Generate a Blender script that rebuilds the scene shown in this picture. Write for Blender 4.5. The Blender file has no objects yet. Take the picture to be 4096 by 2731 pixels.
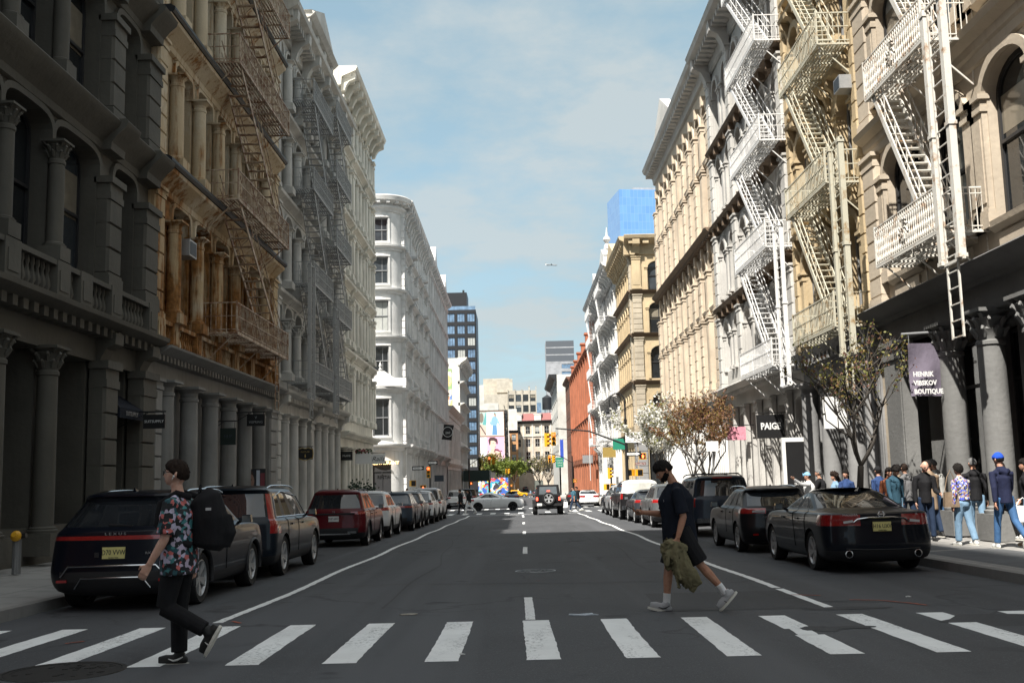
import bpy, bmesh, math, random
from mathutils import Vector, Matrix, noise as mnoise
PI = math.pi
rad = math.radians
random.seed(11)
sc = bpy.context.scene
COL = sc.collection
XL, XR = -9.7, 10.2          # facade planes of the two sides of the street
# ------------------------------------------------------------------ terrain
GP = [(-80, .952), (0, 0.), (250, -2.98), (290, -3.1), (330, -2.6), (480, 1.9), (900, 2.4)]
def gz(y):
 for (a, za), (b, zb) in zip(GP, GP[1:]):
  if y <= b:
   return za + (zb - za) * (y - a) / (b - a)
 return GP[-1][1]
# ------------------------------------------------------------------ mesh builder
class MB:
 def __init__(s):
  s.v = []; s.f = []; s.m = []; s.cm = 0
 def add(s, vs, fs):
  o = len(s.v)
  s.v += [tuple(p) for p in vs]
  for f in fs:
   s.f.append([i + o for i in f]); s.m.append(s.cm)
 def box(s, x0, x1, y0, y1, z0, z1):
  if x0 > x1: x0, x1 = x1, x0
  if y0 > y1: y0, y1 = y1, y0
  if z0 > z1: z0, z1 = z1, z0
  s.add([(x0,y0,z0),(x1,y0,z0),(x1,y1,z0),(x0,y1,z0),(x0,y0,z1),(x1,y0,z1),(x1,y1,z1),(x0,y1,z1)],
   [(0,3,2,1),(4,5,6,7),(0,1,5,4),(1,2,6,5),(2,3,7,6),(3,0,4,7)])
 def frus(s, x0, x1, y0, y1, z0, z1, dx, dy):      # box whose top is inset
  s.add([(x0,y0,z0),(x1,y0,z0),(x1,y1,z0),(x0,y1,z0),(x0+dx,y0+dy,z1),(x1-dx,y0+dy,z1),(x1-dx,y1-dy,z1),(x0+dx,y1-dy,z1)],
   [(0,3,2,1),(4,5,6,7),(0,1,5,4),(1,2,6,5),(2,3,7,6),(3,0,4,7)])
 def quad(s, a, b, c, d): s.add([a, b, c, d], [(0,1,2,3)])
 def poly(s, pts): s.add(pts, [tuple(range(len(pts)))])
 def bar(s, a, b, w, h=None, up=(0,0,1)):
  a = Vector(a); b = Vector(b); d = (b - a)
  if d.length < 1e-6: return
  d.normalize(); u = Vector(up)
  if abs(d.dot(u)) > .98: u = Vector((0,1,0))
  sx = d.cross(u).normalized() * (w / 2); sy = sx.cross(d).normalized() * ((h or w) / 2)
  q = [p + i*sx + j*sy for p in (a, b) for i, j in ((-1,-1),(1,-1),(1,1),(-1,1))]
  s.add(q, [(0,3,2,1),(4,5,6,7),(0,1,5,4),(1,2,6,5),(2,3,7,6),(3,0,4,7)])
 def tube(s, pts, r, n=6, cap=True):
  pts = [Vector(p) for p in pts]
  if not hasattr(r, '__len__'): r = [r] * len(pts)
  vs = []; nrm = None
  for i, p in enumerate(pts):
   t = (pts[min(i+1, len(pts)-1)] - pts[max(i-1, 0)]).normalized()
   if nrm is None:
    nrm = t.cross(Vector((0,0,1)))
    if nrm.length < .05: nrm = t.cross(Vector((1,0,0)))
   nrm = (nrm - t * nrm.dot(t)).normalized()
   bn = t.cross(nrm)
   ri = r[i] if hasattr(r[i], '__len__') else (r[i], r[i])
   for k in range(n):
    a = 2*PI*k/n
    vs.append(p + nrm*(ri[0]*math.cos(a)) + bn*(ri[1]*math.sin(a)))
  fs = []
  for i in range(len(pts)-1):
   for k in range(n):
    k2 = (k+1) % n
    fs.append((i*n+k, i*n+k2, (i+1)*n+k2, (i+1)*n+k))
  if cap:
   fs.append(tuple(range(n))[::-1]); fs.append(tuple((len(pts)-1)*n + k for k in range(n)))
  s.add(vs, fs)
 def lathe(s, prof, cx=0, cy=0, n=14, a0=0, a1=2*PI, cap=True):
  full = abs(a1 - a0 - 2*PI) < 1e-6
  m = n if full else n + 1
  vs = []; fs = []
  for r, z in prof:
   for k in range(m):
    a = a0 + (a1 - a0)*k/n
    vs.append((cx + r*math.cos(a), cy + r*math.sin(a), z))
  for i in range(len(prof)-1):
   for k in range(n):
    k2 = (k+1) % m
    fs.append((i*m+k, i*m+k2, (i+1)*m+k2, (i+1)*m+k))
  if full and cap and prof[0] != prof[-1]:
   if prof[0][0] > .001: fs.append(tuple(range(m))[::-1])
   if prof[-1][0] > .001: fs.append(tuple((len(prof)-1)*m + k for k in range(m)))
  s.add(vs, fs)
 def extr(s, prof, x0, x1):
  """closed profile [(y, z)] extruded along x"""
  n = len(prof)
  vs = [(x0, y, z) for y, z in prof] + [(x1, y, z) for y, z in prof]
  fs = [(i, (i+1) % n, n + (i+1) % n, n + i) for i in range(n)] + [tuple(range(n))[::-1], tuple(range(n, 2*n))]
  s.add(vs, fs)
 def disc(s, c, r, axis='y', n=16, t=.02):
  c = Vector(c)
  ex = {'x': (Vector((0,1,0)), Vector((0,0,1)), Vector((1,0,0))), 'y': (Vector((1,0,0)), Vector((0,0,1)), Vector((0,-1,0))), 'z': (Vector((1,0,0)), Vector((0,1,0)), Vector((0,0,1)))}[axis]
  vs = []
  for k in (-.5, .5):
   for i in range(n):
    a = 2*PI*i/n
    vs.append(c + ex[0]*(r*math.cos(a)) + ex[1]*(r*math.sin(a)) + ex[2]*(k*t))
  s.add(vs, [tuple(range(n))[::-1], tuple(range(n, 2*n))] + [(i, (i+1) % n, n+(i+1) % n, n+i) for i in range(n)])
 def xf(s, M, start=0):
  s.v[start:] = [tuple(M @ Vector(p)) for p in s.v[start:]]
 def mesh(s, name, mats, smooth=None):
  me = bpy.data.meshes.new(name)
  me.from_pydata(s.v, [], s.f)
  if not isinstance(mats, (list, tuple)): mats = [mats]
  for m in mats: me.materials.append(m)
  if len(mats) > 1:
   me.polygons.foreach_set('material_index', s.m)
  bm = bmesh.new(); bm.from_mesh(me)
  bmesh.ops.recalc_face_normals(bm, faces=bm.faces)
  bm.to_mesh(me); bm.free()
  if smooth is not None:
   shade(me, smooth)
  return me
 def build(s, name, mats, parent=None, smooth=None):
  return link(name, s.mesh(name, mats, smooth), parent)
def shade(me, ang=40):
 me.polygons.foreach_set('use_smooth', [True]*len(me.polygons))
 if ang < 179:
  me.set_sharp_from_angle(angle=rad(ang))
 me.update()
def link(name, data, parent=None, loc=None, rotz=0):
 o = bpy.data.objects.new(name, data); COL.objects.link(o)
 if parent: o.parent = parent
 if loc is not None: o.location = loc
 if rotz: o.rotation_euler = (0, 0, rotz)
 return o
def tag(o, label=None, cat=None, group=None, kind=None):
 if label: o['label'] = label
 if cat: o['category'] = cat
 if group: o['group'] = group
 if kind: o['kind'] = kind
 return o
def empty(name, loc=(0,0,0), rotz=0, label=None, cat=None, group=None):
 o = link(name, None, None, loc, rotz); o.empty_display_size = .2
 return tag(o, label, cat, group)
KIDS = {}
def copy_tree(o, parent=None):
 if not KIDS:
  for x in bpy.data.objects:
   if x.parent: KIDS.setdefault(x.parent.name, []).append(x)
 c = o.copy(); COL.objects.link(c); c.parent = parent
 for ch in KIDS.get(o.name, []):
  copy_tree(ch, c)
 return c
def text_mesh(txt, size=1., extrude=.01, align='CENTER', bold=0., spacing=1., shear=0., xs=1.):
 cu = bpy.data.curves.new('lettering', 'FONT'); cu.body = txt; cu.size = size; cu.extrude = extrude
 cu.align_x = align; cu.align_y = 'CENTER'; cu.offset = bold; cu.space_character = spacing; cu.shear = shear
 cu.resolution_u = 2
 o = bpy.data.objects.new('lettering', cu); COL.objects.link(o)
 dg = bpy.context.evaluated_depsgraph_get(); dg.update()
 me = bpy.data.meshes.new_from_object(o.evaluated_get(dg))
 bpy.data.objects.remove(o); bpy.data.curves.remove(cu)
 me.name = 'lettering'
 if xs != 1.: me.transform(Matrix.Diagonal((xs, 1, 1, 1)))
 return me
def lettering(txt, size, mat, parent, loc, face='-y', name='lettering', **k):
 """flat raised letters; face = the side they are read from (in parent's space)"""
 me = text_mesh(txt, size, **k); me.materials.clear(); me.materials.append(mat)
 o = link(name, me, parent, loc)
 o.rotation_euler = {'-y': (PI/2, 0, 0), '+x': (PI/2, 0, PI/2), '-x': (PI/2, 0, -PI/2), '+y': (PI/2, 0, PI), '+z': (0,0,0)}[face]
 return o
# ------------------------------------------------------------------ materials
MATS = {}
def _new(name):
 m = bpy.data.materials.new(name); m.use_nodes = True
 nt = m.node_tree; b = nt.nodes['Principled BSDF']
 return m, nt, b
def N(nt, t, **k):
 n = nt.nodes.new(t)
 for a, v in k.items():
  if a == 'inp':
   for i, x in v.items(): n.inputs[i].default_value = x
  else: setattr(n, a, v)
 return n
def c4(c): return (c[0], c[1], c[2], 1.)
def mapped(nt, scale, coord='pos'):
 if coord == 'pos': src = N(nt, 'ShaderNodeNewGeometry').outputs['Position']
 else: src = N(nt, 'ShaderNodeTexCoord').outputs['Object']
 mp = N(nt, 'ShaderNodeMapping'); mp.inputs['Scale'].default_value = scale
 nt.links.new(src, mp.inputs['Vector'])
 return mp.outputs['Vector']
def noise_fac(nt, vec, scale, lo, hi, detail=4, rough=.6):
 n = N(nt, 'ShaderNodeTexNoise'); n.inputs['Scale'].default_value = scale; n.inputs['Detail'].default_value = detail
 n.inputs['Roughness'].default_value = rough
 nt.links.new(vec, n.inputs['Vector'])
 r = N(nt, 'ShaderNodeMapRange'); r.inputs['From Min'].default_value = lo; r.inputs['From Max'].default_value = hi
 nt.links.new(n.outputs['Fac'], r.inputs['Value'])
 return r.outputs['Result']
def mixc(nt, fac, a, b, mode='MIX'):
 m = N(nt, 'ShaderNodeMix'); m.data_type = 'RGBA'; m.blend_type = mode
 if isinstance(fac, float): m.inputs['Factor'].default_value = fac
 else: nt.links.new(fac, m.inputs['Factor'])
 for x, i in ((a, 6), (b, 7)):
  if isinstance(x, tuple): m.inputs[i].default_value = c4(x)
  else: nt.links.new(x, m.inputs[i])
 return m.outputs[2]
def bump(nt, b, vec, scale, dist, strength=.5, detail=3):
 n = N(nt, 'ShaderNodeTexNoise'); n.inputs['Scale'].default_value = scale; n.inputs['Detail'].default_value = detail
 nt.links.new(vec, n.inputs['Vector'])
 bp = N(nt, 'ShaderNodeBump'); bp.inputs['Strength'].default_value = strength; bp.inputs['Distance'].default_value = dist
 nt.links.new(n.outputs['Fac'], bp.inputs['Height']); nt.links.new(bp.outputs['Normal'], b.inputs['Normal'])
def mul(c, k): return tuple(min(1, x*k) for x in c)
def masonry(name, col, stain=None, amt=.6, rough=.75, streak=.55, patch=.3, coord='pos', bmp=.02):
 """painted or dressed masonry: soft patches, vertical weather streaks, fine grain"""
 m, nt, b = _new(name)
 v = mapped(nt, (1,1,1), coord); vs = mapped(nt, (2.6, 2.6, .22), coord)
 stain = stain or mul(col, .55)
 c = mixc(nt, noise_fac(nt, v, .55, .35, .7), col, mul(col, 1 - patch))
 f = noise_fac(nt, vs, 1.3, .52, .78, 6, .7)
 mm = N(nt, 'ShaderNodeMath', operation='MULTIPLY'); mm.inputs[1].default_value = streak; nt.links.new(f, mm.inputs[0])
 c = mixc(nt, mm.outputs[0], c, stain)
 f2 = noise_fac(nt, v, 5., .58, .8, 8, .75)
 m2 = N(nt, 'ShaderNodeMath', operation='MULTIPLY'); m2.inputs[1].default_value = amt*.6; nt.links.new(f2, m2.inputs[0])
 c = mixc(nt, m2.outputs[0], c, stain)
 nt.links.new(c, b.inputs['Base Color'])
 b.inputs['Roughness'].default_value = rough; b.inputs['Specular IOR Level'].default_value = .3
 bump(nt, b, v, 9., bmp, .5, 6)
 return m
def plain(name, col, rough=.6, metal=0., spec=.4, var=.12, nscale=7., coat=0., emit=None, estr=1.):
 m, nt, b = _new(name)
 v = mapped(nt, (1,1,1), 'obj')
 c = mixc(nt, noise_fac(nt, v, nscale, .35, .7), col, mul(col, 1 - var))
 nt.links.new(c, b.inputs['Base Color'])
 b.inputs['Roughness'].default_value = rough; b.inputs['Metallic'].default_value = metal
 b.inputs['Specular IOR Level'].default_value = spec
 if coat: b.inputs['Coat Weight'].default_value = coat; b.inputs['Coat Roughness'].default_value = .04
 if emit: b.inputs['Emission Color'].default_value = c4(emit); b.inputs['Emission Strength'].default_value = estr
 return m
def car_paint(name, col, metal=0.):
 m, nt, b = _new(name)
 v = mapped(nt, (1,1,1), 'obj')
 c = mixc(nt, noise_fac(nt, v, 3., .4, .75), col, mul(col, .9))
 # road dust gathers low on the panels: soft patches with their own shape
 f = noise_fac(nt, v, 6., .55, .85, 6, .7)
 mm = N(nt, 'ShaderNodeMath', operation='MULTIPLY'); mm.inputs[1].default_value = .03; nt.links.new(f, mm.inputs[0])
 c = mixc(nt, mm.outputs[0], c, (.2, .19, .17))
 nt.links.new(c, b.inputs['Base Color'])
 b.inputs['Metallic'].default_value = metal; b.inputs['Roughness'].default_value = .32
 b.inputs['Specular IOR Level'].default_value = .12; b.inputs['Coat Weight'].default_value = .28; b.inputs['Coat Roughness'].default_value = .02
 return m
def glass(name, col=(.015,.018,.02), rough=.04, spec=.8, wav=.15):
 m, nt, b = _new(name)
 v = mapped(nt, (1,1,1))
 c = mixc(nt, noise_fac(nt, v, 1.1, .4, .7), col, mul(col, 1.8))
 nt.links.new(c, b.inputs['Base Color'])
 b.inputs['Roughness'].default_value = rough; b.inputs['Specular IOR Level'].default_value = spec
 if wav: bump(nt, b, v, .9, .02, wav, 2)
 return m
# ------------------------------------------------------------------ camera
def camera():
 p, y, r, h = .1309, -.0017, -.0236, 1.514
 import math as mt
 def mm(A, B): return [[sum(A[i][k]*B[k][j] for k in range(3)) for j in range(3)] for i in range(3)]
 cp, sp, cy, sy, cr, sr = mt.cos(p), mt.sin(p), mt.cos(y), mt.sin(y), mt.cos(r), mt.sin(r)
 A = mm([[cr,-sr,0],[sr,cr,0],[0,0,1]], mm([[1,0,0],[0,cp,sp],[0,-sp,cp]], [[cy,0,-sy],[0,1,0],[sy,0,cy]]))
 right = Vector((A[0][0], A[0][2], -A[0][1])); up = -Vector((A[1][0], A[1][2], -A[1][1])); fwd = Vector((A[2][0], A[2][2], -A[2][1]))
 cd = bpy.data.cameras.new('camera'); cd.sensor_width = 36; cd.lens = 36*4150/4096; cd.clip_end = 5000; cd.clip_start = .1
 o = link('camera', cd)
 o.matrix_world = Matrix(((right.x, up.x, -fwd.x, 0), (right.y, up.y, -fwd.y, 0), (right.z, up.z, -fwd.z, h), (0,0,0,1)))
 sc.camera = o
camera()
# ------------------------------------------------------------------ daylight
SUN_EL, SUN_PHI = rad(54), rad(29)        # sun stands behind the camera, to the left
sdir = Vector((-math.sin(SUN_PHI)*math.cos(SUN_EL), -math.cos(SUN_PHI)*math.cos(SUN_EL), math.sin(SUN_EL)))
sl = bpy.data.lights.new('sun', 'SUN'); sl.energy = 5.; sl.angle = rad(.53); sl.color = (1., .95, .87)
so = link('sun', sl, None, (-20, -40, 60)); so.rotation_euler = sdir.to_track_quat('Z', 'Y').to_euler()
def world():
 w = bpy.data.worlds.new('World'); sc.world = w; w.use_nodes = True
 nt = w.node_tree; bg = nt.nodes['Background']
 sky = N(nt, 'ShaderNodeTexSky'); sky.sky_type = 'NISHITA'; sky.sun_disc = False
 sky.sun_elevation = SUN_EL; sky.sun_rotation = math.atan2(sdir.x, sdir.y)
 sky.air_density = 1.0; sky.dust_density = 1.5; sky.ozone_density = 1.5
 g = N(nt, 'ShaderNodeTexCoord')
 # thin broken cloud: noise on the direction, stretched towards the horizon
 sep = N(nt, 'ShaderNodeSeparateXYZ'); nt.links.new(g.outputs['Generated'], sep.inputs[0])
 zz = N(nt, 'ShaderNodeMath', operation='MAXIMUM'); zz.inputs[1].default_value = .0; nt.links.new(sep.outputs['Z'], zz.inputs[0])
 za = N(nt, 'ShaderNodeMath', operation='ADD'); za.inputs[1].default_value = .16; nt.links.new(zz.outputs[0], za.inputs[0])
 cx = N(nt, 'ShaderNodeMath', operation='DIVIDE'); nt.links.new(sep.outputs['X'], cx.inputs[0]); nt.links.new(za.outputs[0], cx.inputs[1])
 cy = N(nt, 'ShaderNodeMath', operation='DIVIDE'); nt.links.new(sep.outputs['Y'], cy.inputs[0]); nt.links.new(za.outputs[0], cy.inputs[1])
 cb = N(nt, 'ShaderNodeCombineXYZ'); nt.links.new(cx.outputs[0], cb.inputs[0]); nt.links.new(cy.outputs[0], cb.inputs[1])
 f1 = noise_fac(nt, cb.outputs[0], 1.5, .40, .55, 8, .6)
 f2 = noise_fac(nt, cb.outputs[0], .5, .3, .62, 3, .5)
 fm = N(nt, 'ShaderNodeMath', operation='MULTIPLY'); nt.links.new(f1, fm.inputs[0]); fm.inputs[1].default_value = .55
 fa = N(nt, 'ShaderNodeMath', operation='MULTIPLY_ADD'); nt.links.new(f2, fa.inputs[0]); fa.inputs[1].default_value = .45; nt.links.new(fm.outputs[0], fa.inputs[2])
 hs = N(nt, 'ShaderNodeHueSaturation'); hs.inputs['Hue'].default_value = .475; hs.inputs['Saturation'].default_value = .85; hs.inputs['Value'].default_value = 1.0
 nt.links.new(sky.outputs[0], hs.inputs['Color'])
 # grey bank low down, unseen bright cloud added overhead to fill the shade
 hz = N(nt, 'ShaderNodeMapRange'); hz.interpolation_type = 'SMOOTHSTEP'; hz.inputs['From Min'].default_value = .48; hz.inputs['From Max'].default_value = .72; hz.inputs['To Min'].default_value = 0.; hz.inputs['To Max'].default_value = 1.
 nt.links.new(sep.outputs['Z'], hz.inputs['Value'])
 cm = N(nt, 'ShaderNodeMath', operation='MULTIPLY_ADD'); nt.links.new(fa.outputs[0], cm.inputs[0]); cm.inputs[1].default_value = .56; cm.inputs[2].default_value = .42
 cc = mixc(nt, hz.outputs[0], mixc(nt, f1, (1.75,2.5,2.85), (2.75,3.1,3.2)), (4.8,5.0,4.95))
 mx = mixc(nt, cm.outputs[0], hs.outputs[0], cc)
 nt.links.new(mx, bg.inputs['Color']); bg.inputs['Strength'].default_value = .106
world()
vs_ = sc.view_settings; sc.display_settings.display_device = 'sRGB'
vs_.view_transform = 'Standard'; vs_.look = 'None'; vs_.gamma = 1.; vs_.use_curve_mapping = False; vs_.exposure = 1.0
cyc = sc.cycles
cyc.max_bounces = 5; cyc.diffuse_bounces = 3; cyc.glossy_bounces = 3; cyc.transmission_bounces = 3; cyc.transparent_max_bounces = 6
cyc.use_denoising = True; cyc.use_adaptive_sampling = True
sc.render.film_transparent = False
# ------------------------------------------------------------------ ground, road, pavements
def asphalt(name, col, crack=True):
 m, nt, b = _new(name)
 v = mapped(nt, (1,1,1)); vl = mapped(nt, (1,.12,1))
 c = mixc(nt, noise_fac(nt, v, .35, .35, .7, 5), col, mul(col, .8))
 c = mixc(nt, noise_fac(nt, vl, 1.1, .5, .75, 4), c, mul(col, 1.22))
 c = mixc(nt, noise_fac(nt, v, 60., .55, .8, 2), c, mul(col, 2.1))
 c = mixc(nt, noise_fac(nt, v, 3.2, .6, .78, 6, .7), c, mul(col, .55)); vw = mapped(nt, (1.,.035,1)); c = mixc(nt, noise_fac(nt, vw, .75, .5, .62, 3), c, mul(col, 1.3)); c = mixc(nt, noise_fac(nt, v, .9, .66, .72, 3, .5), c, mul(col, .5))
 if crack:
  vo = N(nt, 'ShaderNodeTexVoronoi'); vo.feature = 'DISTANCE_TO_EDGE'; vo.inputs['Scale'].default_value = .33
  nz = N(nt, 'ShaderNodeTexNoise'); nz.inputs['Scale'].default_value = .9; nz.inputs['Detail'].default_value = 6
  nt.links.new(v, nz.inputs['Vector'])
  ad = N(nt, 'ShaderNodeVectorMath', operation='MULTIPLY_ADD'); ad.inputs[1].default_value = (1.6,1.6,0)
  nt.links.new(nz.outputs['Color'], ad.inputs[0]); nt.links.new(v, ad.inputs[2]); nt.links.new(ad.outputs[0], vo.inputs['Vector'])
  r = N(nt, 'ShaderNodeMapRange'); r.inputs['From Min'].default_value = .004; r.inputs['From Max'].default_value = .016
  r.inputs['To Min'].default_value = .55; r.inputs['To Max'].default_value = 0.
  nt.links.new(vo.outputs['Distance'], r.inputs['Value'])
  m3 = N(nt, 'ShaderNodeMath', operation='MULTIPLY'); nt.links.new(r.outputs[0], m3.inputs[0]); nt.links.new(noise_fac(nt, v, .25, .5, .62, 2), m3.inputs[1])
  c = mixc(nt, m3.outputs[0], c, mul(col, .35))
 nt.links.new(c, b.inputs['Base Color'])
 b.inputs['Roughness'].default_value = .8; b.inputs['Specular IOR Level'].default_value = .35
 bump(nt, b, v, 90., .006, .6, 3)
 return m
M_asph = asphalt('asphalt', (.060, .062, .067))
M_patch = asphalt('asphalt_repair', (.044, .045, .048), False)
def road_paint():
 m, nt, b = _new('road_paint')
 v = mapped(nt, (1,1,1)); vl = mapped(nt, (3., .8, 1))
 c = mixc(nt, noise_fac(nt, v, 1.5, .35, .7), (.80,.81,.80), (.68,.69,.68))
 w = noise_fac(nt, v, 26., .52, .64, 5, .78); z = noise_fac(nt, vl, .9, .46, .62, 4)
 mm = N(nt, 'ShaderNodeMath', operation='MULTIPLY'); nt.links.new(w, mm.inputs[0]); nt.links.new(z, mm.inputs[1])
 c = mixc(nt, mm.outputs[0], c, (.06,.06,.062))
 c = mixc(nt, noise_fac(nt, v, 22., .66, .74, 5, .8), c, (.13,.13,.13))
 nt.links.new(c, b.inputs['Base Color']); b.inputs['Roughness'].default_value = .75
 bump(nt, b, v, 90., .004, .5, 3)
 return m
M_rpaint = road_paint()
def slabs(name, col, sx, sy):
 m, nt, b = _new(name)
 v = mapped(nt, (1,1,1))
 br = N(nt, 'ShaderNodeTexBrick'); br.offset = 0.; br.inputs['Scale'].default_value = 1.; br.inputs['Brick Width'].default_value = sx
 br.inputs['Row Height'].default_value = sy; br.inputs['Mortar Size'].default_value = .012
 br.inputs['Color1'].default_value = c4(col); br.inputs['Color2'].default_value = c4(mul(col, .82)); br.inputs['Mortar'].default_value = c4(mul(col, .45))
 nt.links.new(v, br.inputs['Vector'])
 c = mixc(nt, noise_fac(nt, v, 2.4, .5, .75, 6), br.outputs['Color'], mul(col, .62))
 nt.links.new(c, b.inputs['Base Color']); b.inputs['Roughness'].default_value = .85
 bump(nt, b, v, 40., .004, .5, 3)
 return m
M_walk = slabs('pavement_concrete', (.30, .29, .275), 1.52, 1.52)
M_blue = slabs('bluestone_paving', (.13, .135, .14), 1.3, .9)
M_kerb = masonry('kerb_granite', (.22, .21, .20), amt=.6)
def strip_ys(y0, y1, step=6.):
 n = max(1, int(math.ceil((y1 - y0)/step)))
 ys = [y0 + (y1-y0)*i/n for i in range(n+1)]
 ys += [a for a, _ in GP if y0 < a < y1]
 return sorted(set(ys))
def sheet(name, x0, x1, y0, y1, dz, mat, kind='structure', step=6.):
 mb = MB(); ys = strip_ys(y0, y1, step)
 for a, b in zip(ys, ys[1:]):
  mb.quad((x0,a,gz(a)+dz), (x1,a,gz(a)+dz), (x1,b,gz(b)+dz), (x0,b,gz(b)+dz))
 o = mb.build(name, mat); o['kind'] = kind
 return o
sheet('ground', -700, 700, -75, 890, -.08, M_asph, step=40)
sheet('road', -60, 60, -60, 420, 0., M_asph)
def pavement(name, poly_in, y0, y1, xk, xw, mat):
 """kerb line at x = xk, wall side at x = xw; the surface climbs gently to the wall"""
 mb = MB(); kb = MB(); s = 1 if xw > xk else -1
 ys = strip_ys(y0, y1, 4.)
 rr = 1.6
 def kx(y):                                   # rounded corners at both ends
  d = min(y - y0, y1 - y)
  if d >= rr: return xk
  return xk + s*(rr - math.sqrt(max(0, rr*rr - (rr-d)**2)))
 ys = sorted(set(ys + [y0 + rr*(1-math.cos(a*PI/16)) for a in range(9)] + [y1 - rr*(1-math.cos(a*PI/16)) for a in range(9)]))
 for a, b in zip(ys, ys[1:]):
  A, B = kx(a), kx(b); za, zb = gz(a), gz(b)
  kb.quad((A,a,za-.05), (B,b,zb-.05), (B,b,zb+.15), (A,a,za+.15))
  kb.quad((A,a,za+.15), (B,b,zb+.15), (B+s*.16,b,zb+.152), (A+s*.16,a,za+.152))
  mb.quad((A+s*.16,a,za+.152), (B+s*.16,b,zb+.152), (xw,b,zb+.32), (xw,a,za+.32))
 for y in (y0, y1):
  A = kx(y); kb.quad((A,y,gz(y)-.05), (xw,y,gz(y)-.05), (xw,y,gz(y)+.32), (A,y,gz(y)+.152))
 o = mb.build(name, mat); o['kind'] = 'structure'
 k = kb.build('kerb', M_kerb); k['kind'] = 'structure'
pavement('pavement', 0, 10.5, 74.2, -6.62, -11.5, M_walk)
pavement('pavement', 0, 10.5, 74.2, 7.28, 12.0, M_walk)
pavement('pavement', 0, 83.6, 206, -6.62, -11.5, M_walk)
pavement('pavement', 0, 83.6, 214, 7.28, 12.0, M_walk)
# bluestone panels set in the near right pavement
mb = MB()
for x0, x1, y0, y1 in ((7.7, 9.1, 13.0, 20.3), (7.7, 8.6, 20.6, 22.3)):
 f = lambda x, y: gz(y) + .152 + (x-7.44)/(12-7.44)*.168 + .004
 mb.quad((x0,y0,f(x0,y0)), (x1,y0,f(x1,y0)), (x1,y1,f(x1,y1)), (x0,y1,f(x0,y1)))
o = mb.build('bluestone_paving', M_blue); o['kind'] = 'structure'
# markings: sheets 4 mm above the road
def strip(mb, p, q, w, seed=0, wob=.02, dz=.004, n=None):
 p = Vector(p); q = Vector(q); L = (q-p).length; n = n or max(2, int(L/.13))
 d = (q-p).normalized(); s = Vector((d.y, -d.x))
 rnd = random.Random(seed); jl = [0,0]
 prev = None
 for i in range(n+1):
  c = p + d*(L*i/n)
  wv = wob*1.2*math.sin(i*L/n*.7 + seed*1.7)
  e = [(wv - w/2 + rnd.uniform(-1,1)*min(wob,.02)*.42), (wv + w/2 + rnd.uniform(-1,1)*min(wob,.02)*.42)]
  a = c + s*e[0]; b = c + s*e[1]
  cur = ((a.x,a.y,gz(a.y)+dz), (b.x,b.y,gz(b.y)+dz))
  if prev: mb.quad(prev[0], prev[1], cur[1], cur[0])
  prev = cur
mb = MB()
for i in range(-7, 10):
 x = -.88 + .9144*i + .154
 yn, yf = 9.66 - .0285*x, 12.53 - .0285*x
 if i == 4:                                     # the stripe broken by a pothole
  strip(mb, (x, yn), (x, yn+1.25), .305, 40, .012); strip(mb, (x-.05, yn+1.22), (x-.04, yn+1.75), .2, 41, .05); strip(mb, (x, yn+1.72), (x, yf), .305, 42, .012)
 else:
  strip(mb, (x, yn), (x, yf), .308, i, .013)
o = mb.build('crosswalk_marking', M_rpaint); o['kind'] = 'structure'
mb = MB()
for k, (ya, yb) in enumerate(((71.0, 74.3), (88.3, 91.5))):
 for i in range(-7, 9):
  x = .2 + .95*i
  strip(mb, (x, ya + .25*x), (x, yb + .25*x), .36, i, .01)
o = mb.build('crosswalk_marking', M_rpaint); o['kind'] = 'structure'
mb = MB()
strip(mb, (-3.67, 13.0), (-3.05, 67.0), .12, 3, .03)
strip(mb, (3.80, 13.15), (3.82, 15.6), .12, 5, .012); strip(mb, (3.77, 15.75), (3.92, 68.6), .12, 8, .035)
for a, b in ((12.6, 15.2), (25.6, 28.6), (37.0, 39.4), (48.2, 50.8), (60.5, 66.6)):
 strip(mb, (.06 + a*.004, a), (.06 + b*.004, b), .115, int(a), .008)
strip(mb, (-3.05, 66.9), (3.95, 68.6), .3, 9, .01, n=12)
for a in (96, 102, 108, 114, 120, 126, 133, 140):
 strip(mb, (.5, a), (.5, a+2.6), .12, a, .006)
o = mb.build('lane_marking', M_rpaint); o['kind'] = 'structure'
# darker repair patches and the pothole
mb = MB()
def blob(mb, cx, cy, rx, ry, dz, seed, n=18, jag=.25):
 r = random.Random(seed)
 mb.poly([(cx + rx*math.cos(2*PI*k/n)*(1+r.uniform(-jag, jag)), (cy + ry*math.sin(2*PI*k/n)*(1+r.uniform(-jag, jag))), gz(cy)+dz) for k in range(n)])
for x0, x1, y0, y1 in ((1.75, 3.75, 13.1, 15.35), (-5.9, -4.6, 21.5, 30), (4.2, 5.2, 26, 33)):
 mb.quad((x0,y0,gz(y0)+.003), (x1,y0,gz(y0)+.003), (x1+.1,y1,gz(y1)+.003), (x0+.05,y1,gz(y1)+.003))
blob(mb, 3.16, 11.25, .2, .2, .0055, 3); blob(mb, 3.45, 11.3, .3, .1, .0055, 5); blob(mb, 5.3, 11.6, .8, .5, .0055, 8); blob(mb, 4.0, 13.0, .5, .14, .0055, 6)
o = mb.build('asphalt_repair', M_patch); o['kind'] = 'structure'
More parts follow.
